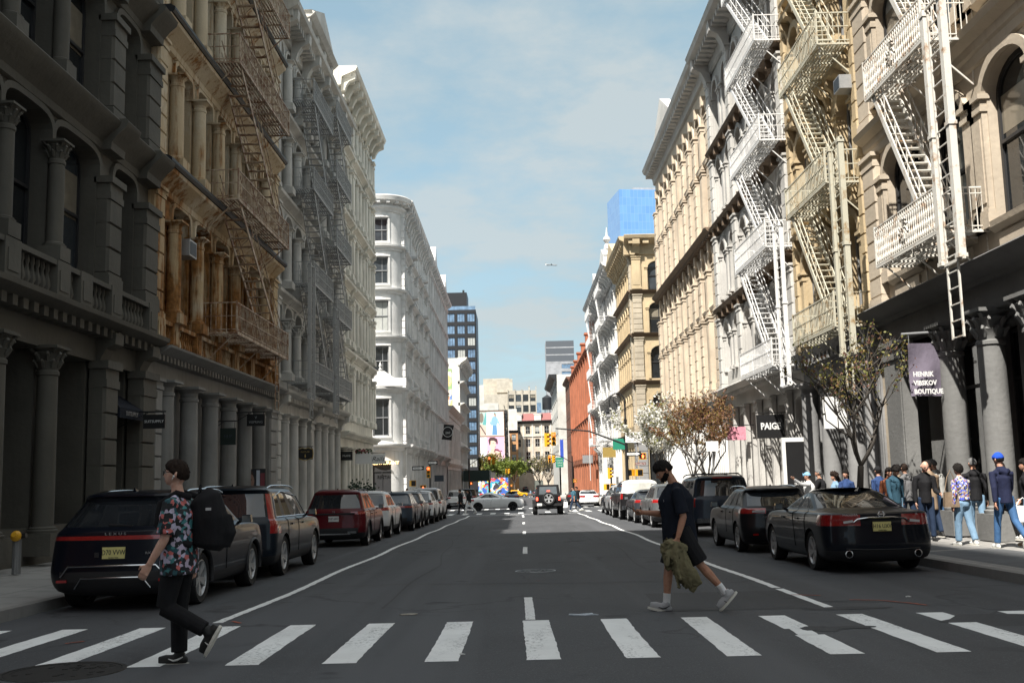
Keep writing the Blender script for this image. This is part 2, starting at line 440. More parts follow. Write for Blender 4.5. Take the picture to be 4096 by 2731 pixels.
# tar seams sealed across and along the lanes
mb = MB()
for k, pts in enumerate((((-6.3,17.2),(-2.,17.9),(1.5,17.3),(7.,18.1)), ((-1.9,14.2),(-1.7,22),(-2.1,34),(-1.8,52)), ((2.4,20),(2.6,31),(2.3,45)), ((-6.,29.3),(0,29.9),(6.9,29.1)), ((-6.2,44),(7,44.8)), ((2.2,15.5),(3.1,14.1),(4.6,13.6)))):
 for a, b in zip(pts, pts[1:]): strip(mb, a, b, .035, k, .05, .0035, max(3, int(abs(b[1]-a[1])+abs(b[0]-a[0]))))
o = mb.build('tar_seam', M_patch); o['kind'] = 'structure'
# orange survey marks and flattened litter
M_orange = plain('survey_paint', (.42, .10, .05), .8, var=.6, nscale=14)
mb = MB()
for pts in (((4.3,13.9),(4.65,13.75),(4.9,13.35),(5.0,13.1)), ((3.75,14.7),(4.1,14.5)), ((4.95,12.1),(5.35,12.0),(5.2,11.85)), ((-4.75,11.6),(-4.9,11.45)), ((-3.55,13.1),(-3.4,12.9))):
 for a, b in zip(pts, pts[1:]): strip(mb, a, b, .045, 2, .02, .0075, 4)
o = mb.build('survey_marking', M_orange); o['kind'] = 'structure'
def litter(label, x, y, rx, ry, col, seed):
 mb = MB(); r = random.Random(seed); n = 12; z = gz(y)+.006
 ring = [(x + rx*math.cos(2*PI*k/n)*(1+r.uniform(-.35,.25)), y + ry*math.sin(2*PI*k/n)*(1+r.uniform(-.35,.25)), z+r.uniform(0,.012)) for k in range(n)]
 low = [(a, b, gz(y)+.003) for a, b, c in ring]
 mb.add(ring + low, [tuple(range(n))] + [(i, (i+1) % n, n+(i+1) % n, n+i) for i in range(n)])
 o = mb.build('flattened_litter', plain('litter_%d' % seed, col, .6, var=.5, nscale=25)); tag(o, label, 'litter')
litter('flattened silver blue wrapper on the asphalt just beyond the crosswalk', .78, 12.95, .17, .09, (.45,.50,.56), 4)
litter('flattened brown and white paper scrap beyond the crosswalk, left of the centre line', -1.42, 13.4, .12, .06, (.30,.27,.22), 5)
litter('small white scrap on the asphalt between the crosswalk and the dark sedan', 5.15, 14.1, .035, .03, (.7,.7,.68), 6)
litter('small white scrap on the black asphalt inside the crosswalk', -.55, 10.05, .03, .025, (.7,.7,.68), 7)
M_iron = plain('cast_iron_cover', (.055,.052,.05), .55, .6, var=.3, nscale=20)
M_ironrim = plain('worn_iron_rim', (.30,.30,.30), .4, .8, var=.3, nscale=20)
def manhole(x, y, r, label, rimmat):
 t = empty('manhole_cover', (x, y, gz(y)), 0, label, 'manhole cover')
 tilt = Matrix.Rotation(math.atan(-.0119), 4, 'X')
 mb = MB(); mb.lathe([(r*.985, -.02), (r*.985, .006), (r*.9, .007), (r*.9, .004), (0.001, .004)], n=40)
 for k in range(28):
  a = random.uniform(0, 2*PI); q = r*.85*math.sqrt(random.random())
  mb.box(q*math.cos(a)-.02, q*math.cos(a)+.02, q*math.sin(a)-.02, q*math.sin(a)+.02, .004, .009)
 mb.xf(tilt); mb.build('cover', M_iron, t, 30)
 mb = MB(); mb.lathe([(r, -.02), (r, .008), (r*1.07, .008), (r*1.09, -.02)], n=40); mb.xf(tilt); mb.build('rim', rimmat, t, 30)
manhole(.31, 20.1, .36, 'manhole cover with a pale worn rim in the middle of the roadway', M_ironrim)
manhole(-4.12, 9.62, .50, 'wide dark manhole cover beside the left end of the near crosswalk', M_iron)
# ------------------------------------------------------------------ facade kit
def sgnpow(a, p): return math.copysign(abs(a)**p, a)
def arch_pts(ua, ub, zs, zt, p=2., n=12):
 if zt - zs < .01: return [(ua, zs), (ub, zs)]
 c, r = (ua+ub)/2, (ub-ua)/2
 return [(c - r*sgnpow(math.cos(PI*i/n), 2/p), zs + (zt-zs)*abs(math.sin(PI*i/n))**(2/p)) for i in range(n+1)]
GL_DARK = glass('window_glass_dark', (.012,.014,.016))
GL_MID = glass('window_glass', (.03,.036,.042), .05)
GL_PALE = plain('window_blind_behind_glass', (.42,.43,.41), .12, spec=.7, var=.25, nscale=2.)
GL_BLIND = plain('tan_blind_behind_glass', (.25,.22,.17), .12, spec=.7, var=.3, nscale=2.)
M_dark = plain('dark_interior', (.012,.012,.013), .8, spec=.2)
class Bld:
 """a building whose front stands at x = x0 facing the street (side -1 left, +1 right) or at y = y0 facing the camera (side 0)"""
 def __init__(s, name, label, cat, side, y0, y1, x0=None, base=None, group=None, tm=None):
  s.tm = tm
  s.side = side; s.y0, s.y1 = y0, y1; s.c = (y0+y1)/2
  if side == 0: s.sg = -1; loc = [s.c, x0, 0]; rot = PI     # here y0,y1 are X limits and x0 the Y of the front
  else: s.sg = 1 if side > 0 else -1; loc = [x0 if x0 is not None else (XR if side > 0 else XL), s.c, 0]; rot = PI/2*s.sg
  s.base = base if base is not None else (min(gz(y0), gz(y1)) if side else gz(x0))
  loc[2] = s.base
  s.root = empty(name, loc, rot, label, cat, group)
  s.wall = MB(); s.trim = MB(); s.wc = {}
 def u(s, y): return s.sg*(y - s.c)
 def v(s, z): return z - s.base
 def uu(s, a, b):
  a, b = s.u(a), s.u(b)
  return (a, b) if a < b else (b, a)
 def box(s, mb, ya, yb, w0, w1, z0, z1):
  a, b = s.uu(ya, yb); mb.box(a, b, w0, w1, s.v(z0), s.v(z1))
 def opening(s, mb, ya, yb, z0, z1, oa, ob, zs0, zsp, zt, p=2., depth=.4, w=0., n=12):
  ua, ub = s.uu(ya, yb); va, vb = s.uu(oa, ob)
  z0, z1, zs0, zsp, zt = [s.v(z) for z in (z0, z1, zs0, zsp, zt)]
  ar = arch_pts(va, vb, zsp, zt, p, n)
  Q = lambda pts: mb.poly([(x, w, z) for x, z in pts])
  Q([(ua,z0),(va,z0),(va,z1),(ua,z1)]); Q([(vb,z0),(ub,z0),(ub,z1),(vb,z1)])
  if zs0 > z0 + .005: Q([(va,z0),(vb,z0),(vb,zs0),(va,zs0)])
  for (xa, xz), (xb, xz2) in zip(ar, ar[1:]):
   if xb - xa > 1e-4: Q([(xa,xz),(xb,xz2),(xb,z1),(xa,z1)])
  loop = [(va,zs0)] + ar + [(vb,zs0)]
  loop = loop + [loop[0]]
  for (xa, xz), (xb, xz2) in zip(loop, loop[1:]):
   if abs(xa-xb)+abs(xz-xz2) > 1e-4: mb.quad((xa,w,xz),(xb,w,xz2),(xb,w-depth,xz2),(xa,w-depth,xz))
 def arch_trim(s, mb, oa, ob, zsp, zt, p=2., t=.14, w0=0., w1=.08, n=12, mat=None):
  """raised surround over a window head: one mesh part per window"""
  W = abs(ob-oa); key = ('surr', round(W,2), round(zt-zsp,2), p, t, w1)
  mat = mat or s.tm
  if key not in s.wc:
   mb = MB(); a = arch_pts(-W/2, W/2, 0, zt-zsp, p, n); b = arch_pts(-W/2-t, W/2+t, 0, zt-zsp+t, p, n)
   for i in range(len(a)-1):
    (x0,z0),(x1,z1),(x2,z2),(x3,z3) = a[i], a[i+1], b[i+1], b[i]
    mb.add([(x0,w0,z0),(x1,w0,z1),(x2,w0,z2),(x3,w0,z3),(x0,w1,z0),(x1,w1,z1),(x2,w1,z2),(x3,w1,z3)],
     [(4,5,6,7),(0,4,5,1),(2,6,7,3)] + ([(0,3,7,4)] if i == 0 else []) + ([(1,5,6,2)] if i == len(a)-2 else []))
   s.wc[key] = mb.mesh('window_surround', mat)
  link('window_surround', s.wc[key], s.root, ((s.u(oa)+s.u(ob))/2, 0, s.v(zsp)))
 def window(s, oa, ob, zs0, zsp, zt, p, w, fmat, gmat, mull=0, rail=True, t=.07, name='window', trans=None):
  W = abs(ob-oa); key = (round(W,2), round(zsp-zs0,2), round(zt-zs0,2), p, fmat.name, mull, rail, trans)
  va, vb = -W/2, W/2; H1, H = zsp-zs0, zt-zs0
  if key not in s.wc:
   mb = MB(); ar = arch_pts(va, vb, H1, H, p, 10)
   out = [(va,0)] + ar + [(vb,0)]
   iar = arch_pts(va+t, vb-t, H1, H-t, p, 10) if H > H1+.01 else [(va+t, H-t), (vb-t, H-t)]
   inn = [(va+t,t)] + iar + [(vb-t,t)]
   k = len(out)
   for i in range(k):
    j = (i+1) % k
    (x0,z0),(x1,z1),(x2,z2),(x3,z3) = out[i], out[j], inn[j], inn[i]
    mb.add([(x0,.05,z0),(x1,.05,z1),(x2,.05,z2),(x3,.05,z3),(x2,-.02,z2),(x3,-.02,z3)], [(0,1,2,3),(3,2,4,5)])
   zm = H*.5 if H > 1.2 else H
   if rail: mb.box(va+t, vb-t, -.01, .075, zm-.035, zm+.035)
   for i in range(mull):
    x = va + W*(i+1)/(mull+1); mb.box(x-.03, x+.03, -.012, .045, t, H-t*.9)
   if trans: mb.box(va+t, vb-t, -.011, .06, trans-.04, trans+.04)
   fr = mb.mesh(name+'_frame', fmat)
   mb = MB(); mb.poly([(x, 0, z) for x, z in inn])
   s.wc[key] = (fr, {}, mb)
  fr, gl, mb = s.wc[key]
  if gmat.name not in gl: gl[gmat.name] = mb.mesh('pane', gmat)
  o = link(name, fr, s.root, ((s.u(oa)+s.u(ob))/2, w, s.v(zs0)))
  link('pane', gl[gmat.name], o)
  s.bl = getattr(s, 'bl', random.Random(int(abs(s.c)*13)))
  if rail and H > 1.4 and W > .5 and s.bl.random() < .42:
   dr = round(s.bl.choice((.25,.35,.5,.7))*H, 2); bk = ('blind', key, dr)
   if bk not in s.wc:
    q = MB(); q.quad((va+t, .006, H1-dr), (vb-t, .006, H1-dr), (vb-t, .006, H1-.02), (va+t, .006, H1-.02)); s.wc[bk] = [q.mesh('blind', m) for m in (GL_PALE, GL_BLIND)]
   link('blind', s.bl.choice(s.wc[bk]), o)
  return o
 def cornice(s, ya, yb, z, prof, mat, name='cornice', dent=None, brk=None, caps=None):
  """prof: [(w, dz)] front outline from bottom to top; dent (pitch, width, w0, w1, z0, z1); brk list of (y, width, w0, w1, z0, z1)"""
  mb = MB(); a, b = s.uu(ya, yb); v = s.v(z)
  pr = [(-.3, v+prof[0][1])] + [(w, v+dz) for w, dz in prof] + [(-.3, v+prof[-1][1])]
  mb.extr(pr, a, b)
  if dent:
   pit, wd, w0, w1, z0, z1 = dent; n = int((b-a)/pit)
   for i in range(n):
    x = a + (i+.5)*(b-a)/n; mb.box(x-wd/2, x+wd/2, w0, w1, v+z0, v+z1)
  for (y, wd, w0, w1, z0, z1) in (brk or []):
   x = s.u(y); h = z1 - z0
   pr2 = [(w0, v+z0), (w0+(w1-w0)*.25, v+z0+h*.04), (w0+(w1-w0)*.36, v+z0+h*.3), (w0+(w1-w0)*.55, v+z0+h*.52), (w1*.97, v+z0+h*.66), (w1, v+z1-h*.08), (w1, v+z1), (w0, v+z1)]
   mb.extr(pr2, x-wd/2, x+wd/2)
  return mb.build(name, mat, s.root, 30)
 def column(s, y, z0, z1, r, w, mat, kind='tuscan', base=.35, name='column', sub=True):
  """free-standing round column, axis at distance w in front of the plane"""
  key = ('col', round(z1-z0,2), r, kind, base, mat.name)
  if key not in s.wc:
   mb = MB(); H = z1-z0; n = 16
   if base: mb.box(-r*1.45, r*1.45, -r*1.45, r*1.45, 0, base)
   ch = r*2.3 if kind == 'corinth' else r*1.15
   pr = [(r*1.38, base), (r*1.42, base+r*.22), (r*1.2, base+r*.32), (r*1.22, base+r*.45), (r, base+r*.6)]
   pr += [(r*1.0, base+H*.3), (r*.94, H-ch-.12), (r*1.05, H-ch-.1), (r*1.05, H-ch-.03), (r*.92, H-ch)]
   if kind == 'corinth': pr += [(r*1.0, H-ch*.8), (r*1.22, H-ch*.66), (r*1.02, H-ch*.6), (r*1.18, H-ch*.4), (r*1.42, H-ch*.3), (r*1.15, H-ch*.24), (r*1.5, H-ch*.1)]
   else: pr += [(r*.95, H-ch*.6), (r*1.15, H-ch*.4), (r*1.4, H-ch*.22)]
   mb.lathe(pr, n=n)
   if kind == 'corinth':
    for row, (zz, rr, hh) in enumerate(((H-ch*.78, r*1.08, ch*.34), (H-ch*.5, r*1.18, ch*.36))):
     for k in range(8):
      a = 2*PI*(k + .5*row)/8; c_, s_ = math.cos(a), math.sin(a)
      mb.tube([(rr*.9*c_, rr*.9*s_, zz-hh*.4), (rr*1.05*c_, rr*1.05*s_, zz+hh*.2), (rr*1.3*c_, rr*1.3*s_, zz+hh*.5), (rr*1.36*c_, rr*1.36*s_, zz+hh*.3)], [r*.14, r*.22, r*.16, r*.08], 5)
    for k in range(4):
     a = PI/4 + k*PI/2; mb.tube([(r*1.1*math.cos(a), r*1.1*math.sin(a), H-ch*.35), (r*1.75*math.cos(a), r*1.75*math.sin(a), H-ch*.12)], [r*.14, r*.22], 5)
   q = r*1.5
   mb.box(-q, q, -q, q, H-ch*.12 if kind == 'corinth' else H-ch*.22, H)
   s.wc[key] = mb.mesh(name, mat, 35)
  return link(name, s.wc[key], s.root, (s.u(y), w, s.v(z0)))
 def pilaster(s, ya, yb, z0, z1, w, mat, quoin=.0, cap=.3, base=.35, name='pilaster', w0=-.05, proud=.05):
  mb = MB(); a, b = s.uu(ya, yb); v0, v1 = s.v(z0), s.v(z1)
  if quoin:
   mb.box(a+.04, b-.04, w0, w-proud, v0, v1)
   zz = v0 + base; n = max(1, int(round((v1-cap-zz)/quoin))); h = (v1-cap-zz)/n
   for i in range(n):
    z = zz + i*h + .045; zt = zz + (i+1)*h - .02
    # chamfered block
    mb.add([(a-.02,w-proud,z-.03),(b+.02,w-proud,z-.03),(b+.02,w-proud,zt+.03),(a-.02,w-proud,zt+.03),(a-.02,w0,z-.03),(b+.02,w0,z-.03),(b+.02,w0,zt+.03),(a-.02,w0,zt+.03),
      (a+.03,w+.02,z),(b-.03,w+.02,z),(b-.03,w+.02,zt),(a+.03,w+.02,zt)],
     [(8,9,10,11),(0,1,9,8),(1,2,10,9),(2,3,11,10),(3,0,8,11),(0,4,5,1),(2,6,7,3),(0,3,7,4),(1,5,6,2)])
  else:
   mb.box(a, b, w0, w, v0, v1)
   if b-a > .35: mb.box(a+.08, b-.08, w0, w+.025, v0+base+.15, v1-cap-.15)
  if base: mb.box(a-.05, b+.05, w0, w+.06, v0, v0+base*.75); mb.box(a-.025, b+.025, w0, w+.035, v0+base*.75, v0+base)
  if cap:
   mb.box(a-.03, b+.03, w0, w+.045, v1-cap, v1-cap*.7); mb.box(a-.01, b+.01, w0, w+.022, v1-cap*.7, v1-cap*.3); mb.box(a-.07, b+.07, w0, w+.09, v1-cap*.3, v1-.003)
  return mb.build(name, mat, s.root)
 def balustrade(s, ya, yb, z0, z1, w, mat, peds, pw=.5, pitch=.22):
  mb = MB(); a, b = s.uu(ya, yb); v0, v1 = s.v(z0), s.v(z1); H = v1-v0
  mb.box(a, b, w-.13, w+.13, v0, v0+.09); mb.box(a, b, w-.16, w+.16, v1-.11, v1)
  pu = sorted(s.u(y) for y in peds)
  for x in pu:
   mb.box(x-pw/2, x+pw/2, w-.18, w+.18, v0, v1+.01); mb.box(x-pw/2+.1, x+pw/2-.1, w-.05, w+.2, v0+.18, v1-.2)
  x = a + pitch/2
  while x < b:
   if all(abs(x-q) > pw/2+.06 for q in pu):
    mb.lathe([(.045, v0+.09), (.04, v0+.13), (.085, v0+H*.3), (.07, v0+H*.42), (.035, v0+H*.62), (.06, v0+H*.72), (.05, v1-.11)], x, w, 7)
   x += pitch
  return mb.build('balustrade', mat, s.root, 40)
 def body(s, z1, depth, mat, d=.5, back=14., z0=None, roofmat=None, par=0.):
  """solid core behind the panes, end returns and roof"""
  a, b = s.uu(s.y0, s.y1); v0 = -1.2 if z0 is None else s.v(z0)
  mb = MB(); mb.box(a+.01, b-.01, -back, -d, v0, s.v(z1))
  mb.box(a, a+.35, -d-.2, -.004, v0, s.v(z1)-.01); mb.box(b-.35, b, -d-.2, -.004, v0, s.v(z1)-.01)
  mb.box(a+.3, b-.3, -d-.2, -.004, s.v(z1)-.35, s.v(z1)-.012)
  mb.build('building_body', mat, s.root)
 def done(s, wmat, tmat=None):
  if s.wall.f: s.wall.build('wall', wmat, s.root)
  if s.trim.f: s.trim.build('trim', tmat or wmat, s.root, 40)
P_SILL = [(.02,-.42), (.06,-.40), (.06,-.34), (.2,-.22), (.34,-.16), (.36,-.04), (.30,0)]
P_CORN = [(.05,-.75), (.12,-.72), (.12,-.5), (.25,-.42), (.3,-.3), (.55,-.22), (.68,-.12), (.7,-.02), (.6,.03)]
P_BAND = [(.02,-.2), (.12,-.16), (.14,-.04), (.1,0)]
# ------------------------------------------------------------------ buildings on the left side
M_char = masonry('charcoal_painted_iron', (.118,.110,.092), (.07,.068,.06), .4)
M_greyB = masonry('grey_painted_iron', (.30,.295,.28), (.12,.11,.1), .35)
M_greyC = masonry('pale_grey_iron', (.60,.585,.545), (.13,.125,.12), .4)
M_cream = masonry('cream_painted_iron', (.80,.77,.68), (.36,.32,.25), .3)
M_white = masonry('white_painted_iron', (.70,.695,.68), (.42,.40,.37), .3)
M_blackcap = plain('black_roofing_membrane', (.018,.019,.022), .5, var=.3)
M_sash = plain('dark_sash', (.03,.03,.032), .5)
M_sashw = plain('pale_sash', (.55,.55,.53), .5)
M_sashg = plain('grey_sash', (.22,.225,.23), .5)
def rusty(name, col, rust, zlo=5.2, zhi=11.):
 m, nt, b = _new(name)
 v = mapped(nt, (1,1,1)); vs = mapped(nt, (3.2,3.2,.25))
 c = mixc(nt, noise_fac(nt, v, .9, .35, .7), col, mul(col, .8))
 sep = N(nt, 'ShaderNodeSeparateXYZ'); nt.links.new(v, sep.inputs[0])
 mg = N(nt, 'ShaderNodeMapRange'); mg.inputs['From Min'].default_value = 19.; mg.inputs['From Max'].default_value = 8.; mg.inputs['To Min'].default_value = .28; mg.inputs['To Max'].default_value = .75; nt.links.new(sep.outputs['Z'], mg.inputs['Value'])
 mgf = N(nt, 'ShaderNodeMath', operation='MULTIPLY'); nt.links.new(mg.outputs[0], mgf.inputs[0]); nt.links.new(noise_fac(nt, v, .5, .3, .5, 4), mgf.inputs[1])
 c = mixc(nt, mgf.outputs[0], c, (.43,.28,.12))
 # rust is worst on the second storey: paint lost there long ago
 mr = N(nt, 'ShaderNodeMapRange'); mr.inputs['From Min'].default_value = zhi; mr.inputs['From Max'].default_value = zlo + 2
 mr.inputs['To Min'].default_value = .025; mr.inputs['To Max'].default_value = .17; nt.links.new(sep.outputs['Z'], mr.inputs['Value'])
 n1 = N(nt, 'ShaderNodeTexNoise'); n1.inputs['Scale'].default_value = 1.15; n1.inputs['Detail'].default_value = 8; n1.inputs['Roughness'].default_value = .7; nt.links.new(vs, n1.inputs['Vector'])
 n2 = N(nt, 'ShaderNodeTexNoise'); n2.inputs['Scale'].default_value = .7; n2.inputs['Detail'].default_value = 6; nt.links.new(v, n2.inputs['Vector'])
 a1 = N(nt, 'ShaderNodeMath', operation='ADD'); nt.links.new(n1.outputs['Fac'], a1.inputs[0]); nt.links.new(mr.outputs[0], a1.inputs[1])
 a2 = N(nt, 'ShaderNodeMath', operation='MULTIPLY_ADD'); nt.links.new(n2.outputs['Fac'], a2.inputs[0]); a2.inputs[1].default_value = .5; nt.links.new(a1.outputs[0], a2.inputs[2])
 r = N(nt, 'ShaderNodeMapRange'); r.inputs['From Min'].default_value = .80; r.inputs['From Max'].default_value = .93; nt.links.new(a2.outputs[0], r.inputs['Value'])
 rc = mixc(nt, noise_fac(nt, v, 6., .35, .65, 6), rust, mul(rust, .42))
 c = mixc(nt, r.outputs[0], c, rc)
 nt.links.new(c, b.inputs['Base Color']); b.inputs['Roughness'].default_value = .8; b.inputs['Specular IOR Level'].default_value = .25
 bump(nt, b, v, 14., .02, .6, 6)
 return m
M_rust = rusty('rusting_cream_iron', (.72,.66,.53), (.36,.165,.05))
# A: charcoal corner building, nearest on the left
def left_A():
 b = Bld('charcoal_building', 'charcoal painted cast-iron building with quoined piers, nearest on the left', 'building', -1, 12.4, 27.0)
 b.tm = M_char
 pil = [(26.05,26.97),(23.65,24.4),(14.6,15.4),(12.5,13.3)]; cols = [21.15, 18.95, 16.85]
 grid = sorted([13.3,14.6,15.4,16.85,16.85,18.95,18.95,21.15,21.15,23.65,24.4,26.05])
 wins = [(grid[i], grid[i+1]) for i in range(0, len(grid), 2)]
 bounds = [12.4] + [(wins[i][1]+wins[i+1][0])/2 for i in range(len(wins)-1)] + [27.0]
 lv = [(5.35, 6.2, 8.75, 9.3, 10.1), (10.1, 10.2, 12.75, 13.3, 14.1), (14.1, 14.2, 16.75, 17.3, 18.1), (18.1, 18.2, 20.6, 21.1, 22.2)]
 for z0, zs, zp, zt, z1 in lv:
  for i, (a, c) in enumerate(wins):
   a2, c2 = a+.07, c-.07
   b.opening(b.wall, bounds[i], bounds[i+1], z0, z1, a2, c2, zs, zp, zt, 4., .5)
   b.window(a2, c2, zs, zp, zt, 4., -.42, M_sash, GL_DARK if (i*7+int(z0)) % 3 else GL_MID)
  for y in cols: b.column(y, zs, zp+.02, .17, .16, M_char, 'corinth', .3)
  for a, c in pil: b.pilaster(a, c, zs-.02, zp+.03, .3, M_char, .62, .55, .3)
  for a, c in wins: b.arch_trim(b.trim, a+.07, c-.07, zp, zt, 4., .13, 0, .09)
 br = [(y, .5, .0, .5, -1.05, -.28) for y in (26.5, 24.0, 15.0, 12.9)]
 b.cornice(12.4, 27.0, 5.35, [(.05,-.95),(.05,-.42),(.18,-.38),(.22,-.25),(.5,-.2),(.66,-.1),(.68,0)], M_char, dent=(.42,.2,.05,.42,-.42,-.22), brk=br)
 for z in (10.1, 14.1, 18.1): b.cornice(12.4, 27.0, z, P_CORN if z > 22 else [(.02,-.7),(.1,-.66),(.12,-.5),(.3,-.3),(.5,-.14),(.55,-.02),(.5,.04)], M_char)
 for y0, y1 in ((26.0,27.0),(23.6,24.45)):
  for z in (10.1,14.1): b.cornice(y0, y1, z+.002, [(.32,-.68),(.34,-.5),(.5,-.3),(.68,-.14),(.72,-.02),(.66,.05)], M_char, 'cornice_break')
 b.cornice(12.4, 27.0, 22.6, [(.05,-1.1),(.2,-1.),(.25,-.5),(.9,-.25),(1.0,-.02),(.9,.03)], M_char, 'roof_cornice', brk=[(13+i*1.0,.3,.1,.8,-.95,-.25) for i in range(14)])
 b.balustrade(12.4, 27.0, 5.37, 6.17, .22, M_char, [26.5, 24.02, 22.3, 21.15, 18.95, 16.85, 15.0, 12.9], .62)
 # shopfront storey
 for i, (a, c) in enumerate(wins):
  b.opening(b.wall, bounds[i], bounds[i+1], -.2, 4.42, a+.1, c-.1, .75, 4.38, 4.4, 2, 1.0, -.12)
  b.window(a+.1, c-.1, .75, 4.38, 4.38, 2, -1.05, M_sash, GL_DARK, mull=0, rail=False, trans=2.6, name='shop_window')
 for y in cols: b.column(y, .2, 4.42, .215, .12, M_char, 'corinth', .45)
 for a, c in pil: b.pilaster(a, c, .1, 4.42, .32, M_char, .62, .62, .7)
 b.body(22.4, 18, M_char, 1.1, 22)
 b.done(M_char)
 return b
bA = left_A()
def left_B():
 b = Bld('rust_stained_building', 'cream cast-iron building streaked with orange rust behind a rusty fire escape', 'building', -1, 27.0, 41.2)
 b.tm = M_rust
 cols = [28.6,30.7,32.8,34.9,37.0,39.1]
 edges = [27.72] + cols + [40.5]
 lv = [(5.25, 6.0, 8.9, 9.5, 10.05), (10.3, 10.42, 13.2, 13.75, 14.35), (14.55, 14.65, 17.4, 17.95, 18.5), (18.7, 18.8, 21.0, 21.5, 22.6)]
 for k, (z0, zs, zp, zt, z1) in enumerate(lv):
  bounds = [27.02] + cols + [41.18]
  for i in range(7):
   a, c = edges[i] + (.25 if i else .06), edges[i+1] - (.25 if i < 6 else .06)
   b.opening(b.wall, bounds[i], bounds[i+1], z0, z1, a, c, zs, zp, zt, 4.5, .42)
   b.window(a, c, zs, zp, zt, 4.5, -.36, M_sash, (GL_DARK, GL_MID, GL_DARK)[(i+k) % 3])
   if c - a > .7: b.arch_trim(b.trim, a, c, zp, zt, 4.5, .12, 0, .08)
  for y in cols: b.column(y, zs-.02, zp, .205, .2, M_rust, 'tuscan', .28)
  for y0, y1 in ((27.03,27.68),(40.52,41.17)): b.pilaster(y0, y1, zs, zt+.1, .22, M_rust, .5, .3, .2)
 for z in (10.27, 14.54, 18.7):
  b.cornice(27.02, 41.18, z-.12, [(.02,-.62),(.1,-.58),(.12,-.42),(.34,-.22),(.5,-.1),(.52,0)], M_rust)
  b.cornice(27.02, 41.18, z+.06, [(.56,-.17),(.62,-.1),(.62,-.02),(.5,.05)], M_blackcap, 'gutter')
 b.cornice(27.02, 41.18, 23.2, [(.05,-1.1),(.2,-1.),(.25,-.5),(.9,-.25),(1.0,-.02),(.9,.03)], M_rust, 'roof_cornice')
 b.cornice(27.02, 41.18, 5.2, [(.05,-.86),(.05,-.36),(.18,-.32),(.22,-.22),(.45,-.18),(.6,-.1),(.7,-.06),(.72,0)], M_greyB, dent=(.3,.15,.05,.36,-.36,-.2))
 b.balustrade(27.02, 41.18, 5.22, 5.98, .14, M_rust, [27.4]+cols+[40.85], .5, .2)
 # ground floor of grey columns
 gc = [28.2,30.35,32.45,34.55,36.65,38.6]
 ed = [27.05]+gc+[39.95]
 for i in range(len(ed)-1):
  a, c = ed[i]+(.3 if i else .02), ed[i+1]-.3
  b.opening(b.wall, ed[i], ed[i+1], -.6, 4.36, a, c, .5, 4.3, 4.33, 2, .9, -.2)
  b.window(a, c, .5, 4.3, 4.3, 2, -1.0, M_sash, GL_DARK, rail=False, trans=2.7, name='shop_window')
 b.box(b.wall, 39.95, 41.18, -1., -.2, -.6, 4.36)
 for y in gc: b.column(y, .0, 4.36, .265, .14, M_greyB, 'tuscan', .5)
 b.pilaster(40.2, 41.15, -.2, 4.36, .22, M_greyB, .55, .3, .6)
 b.pilaster(27.03, 27.55, -.1, 4.36, .3, M_greyB, .6, .3, .6)
 # stained upper wall, grey below
 up = MB(); lo = MB()
 for f in b.wall.f:
  zc = sum(b.wall.v[i][2] for i in f)/len(f) + b.base
  (lo if zc < 5.1 else up).add([b.wall.v[i] for i in f], [tuple(range(len(f)))])
 up.build('wall', M_rust, b.root); lo.build('shopfront_wall', M_greyB, b.root); b.wall = MB()
 b.body(22.8, 18, M_rust, 1.05, 18)
 b.done(M_rust)
 return b
bB = left_B()
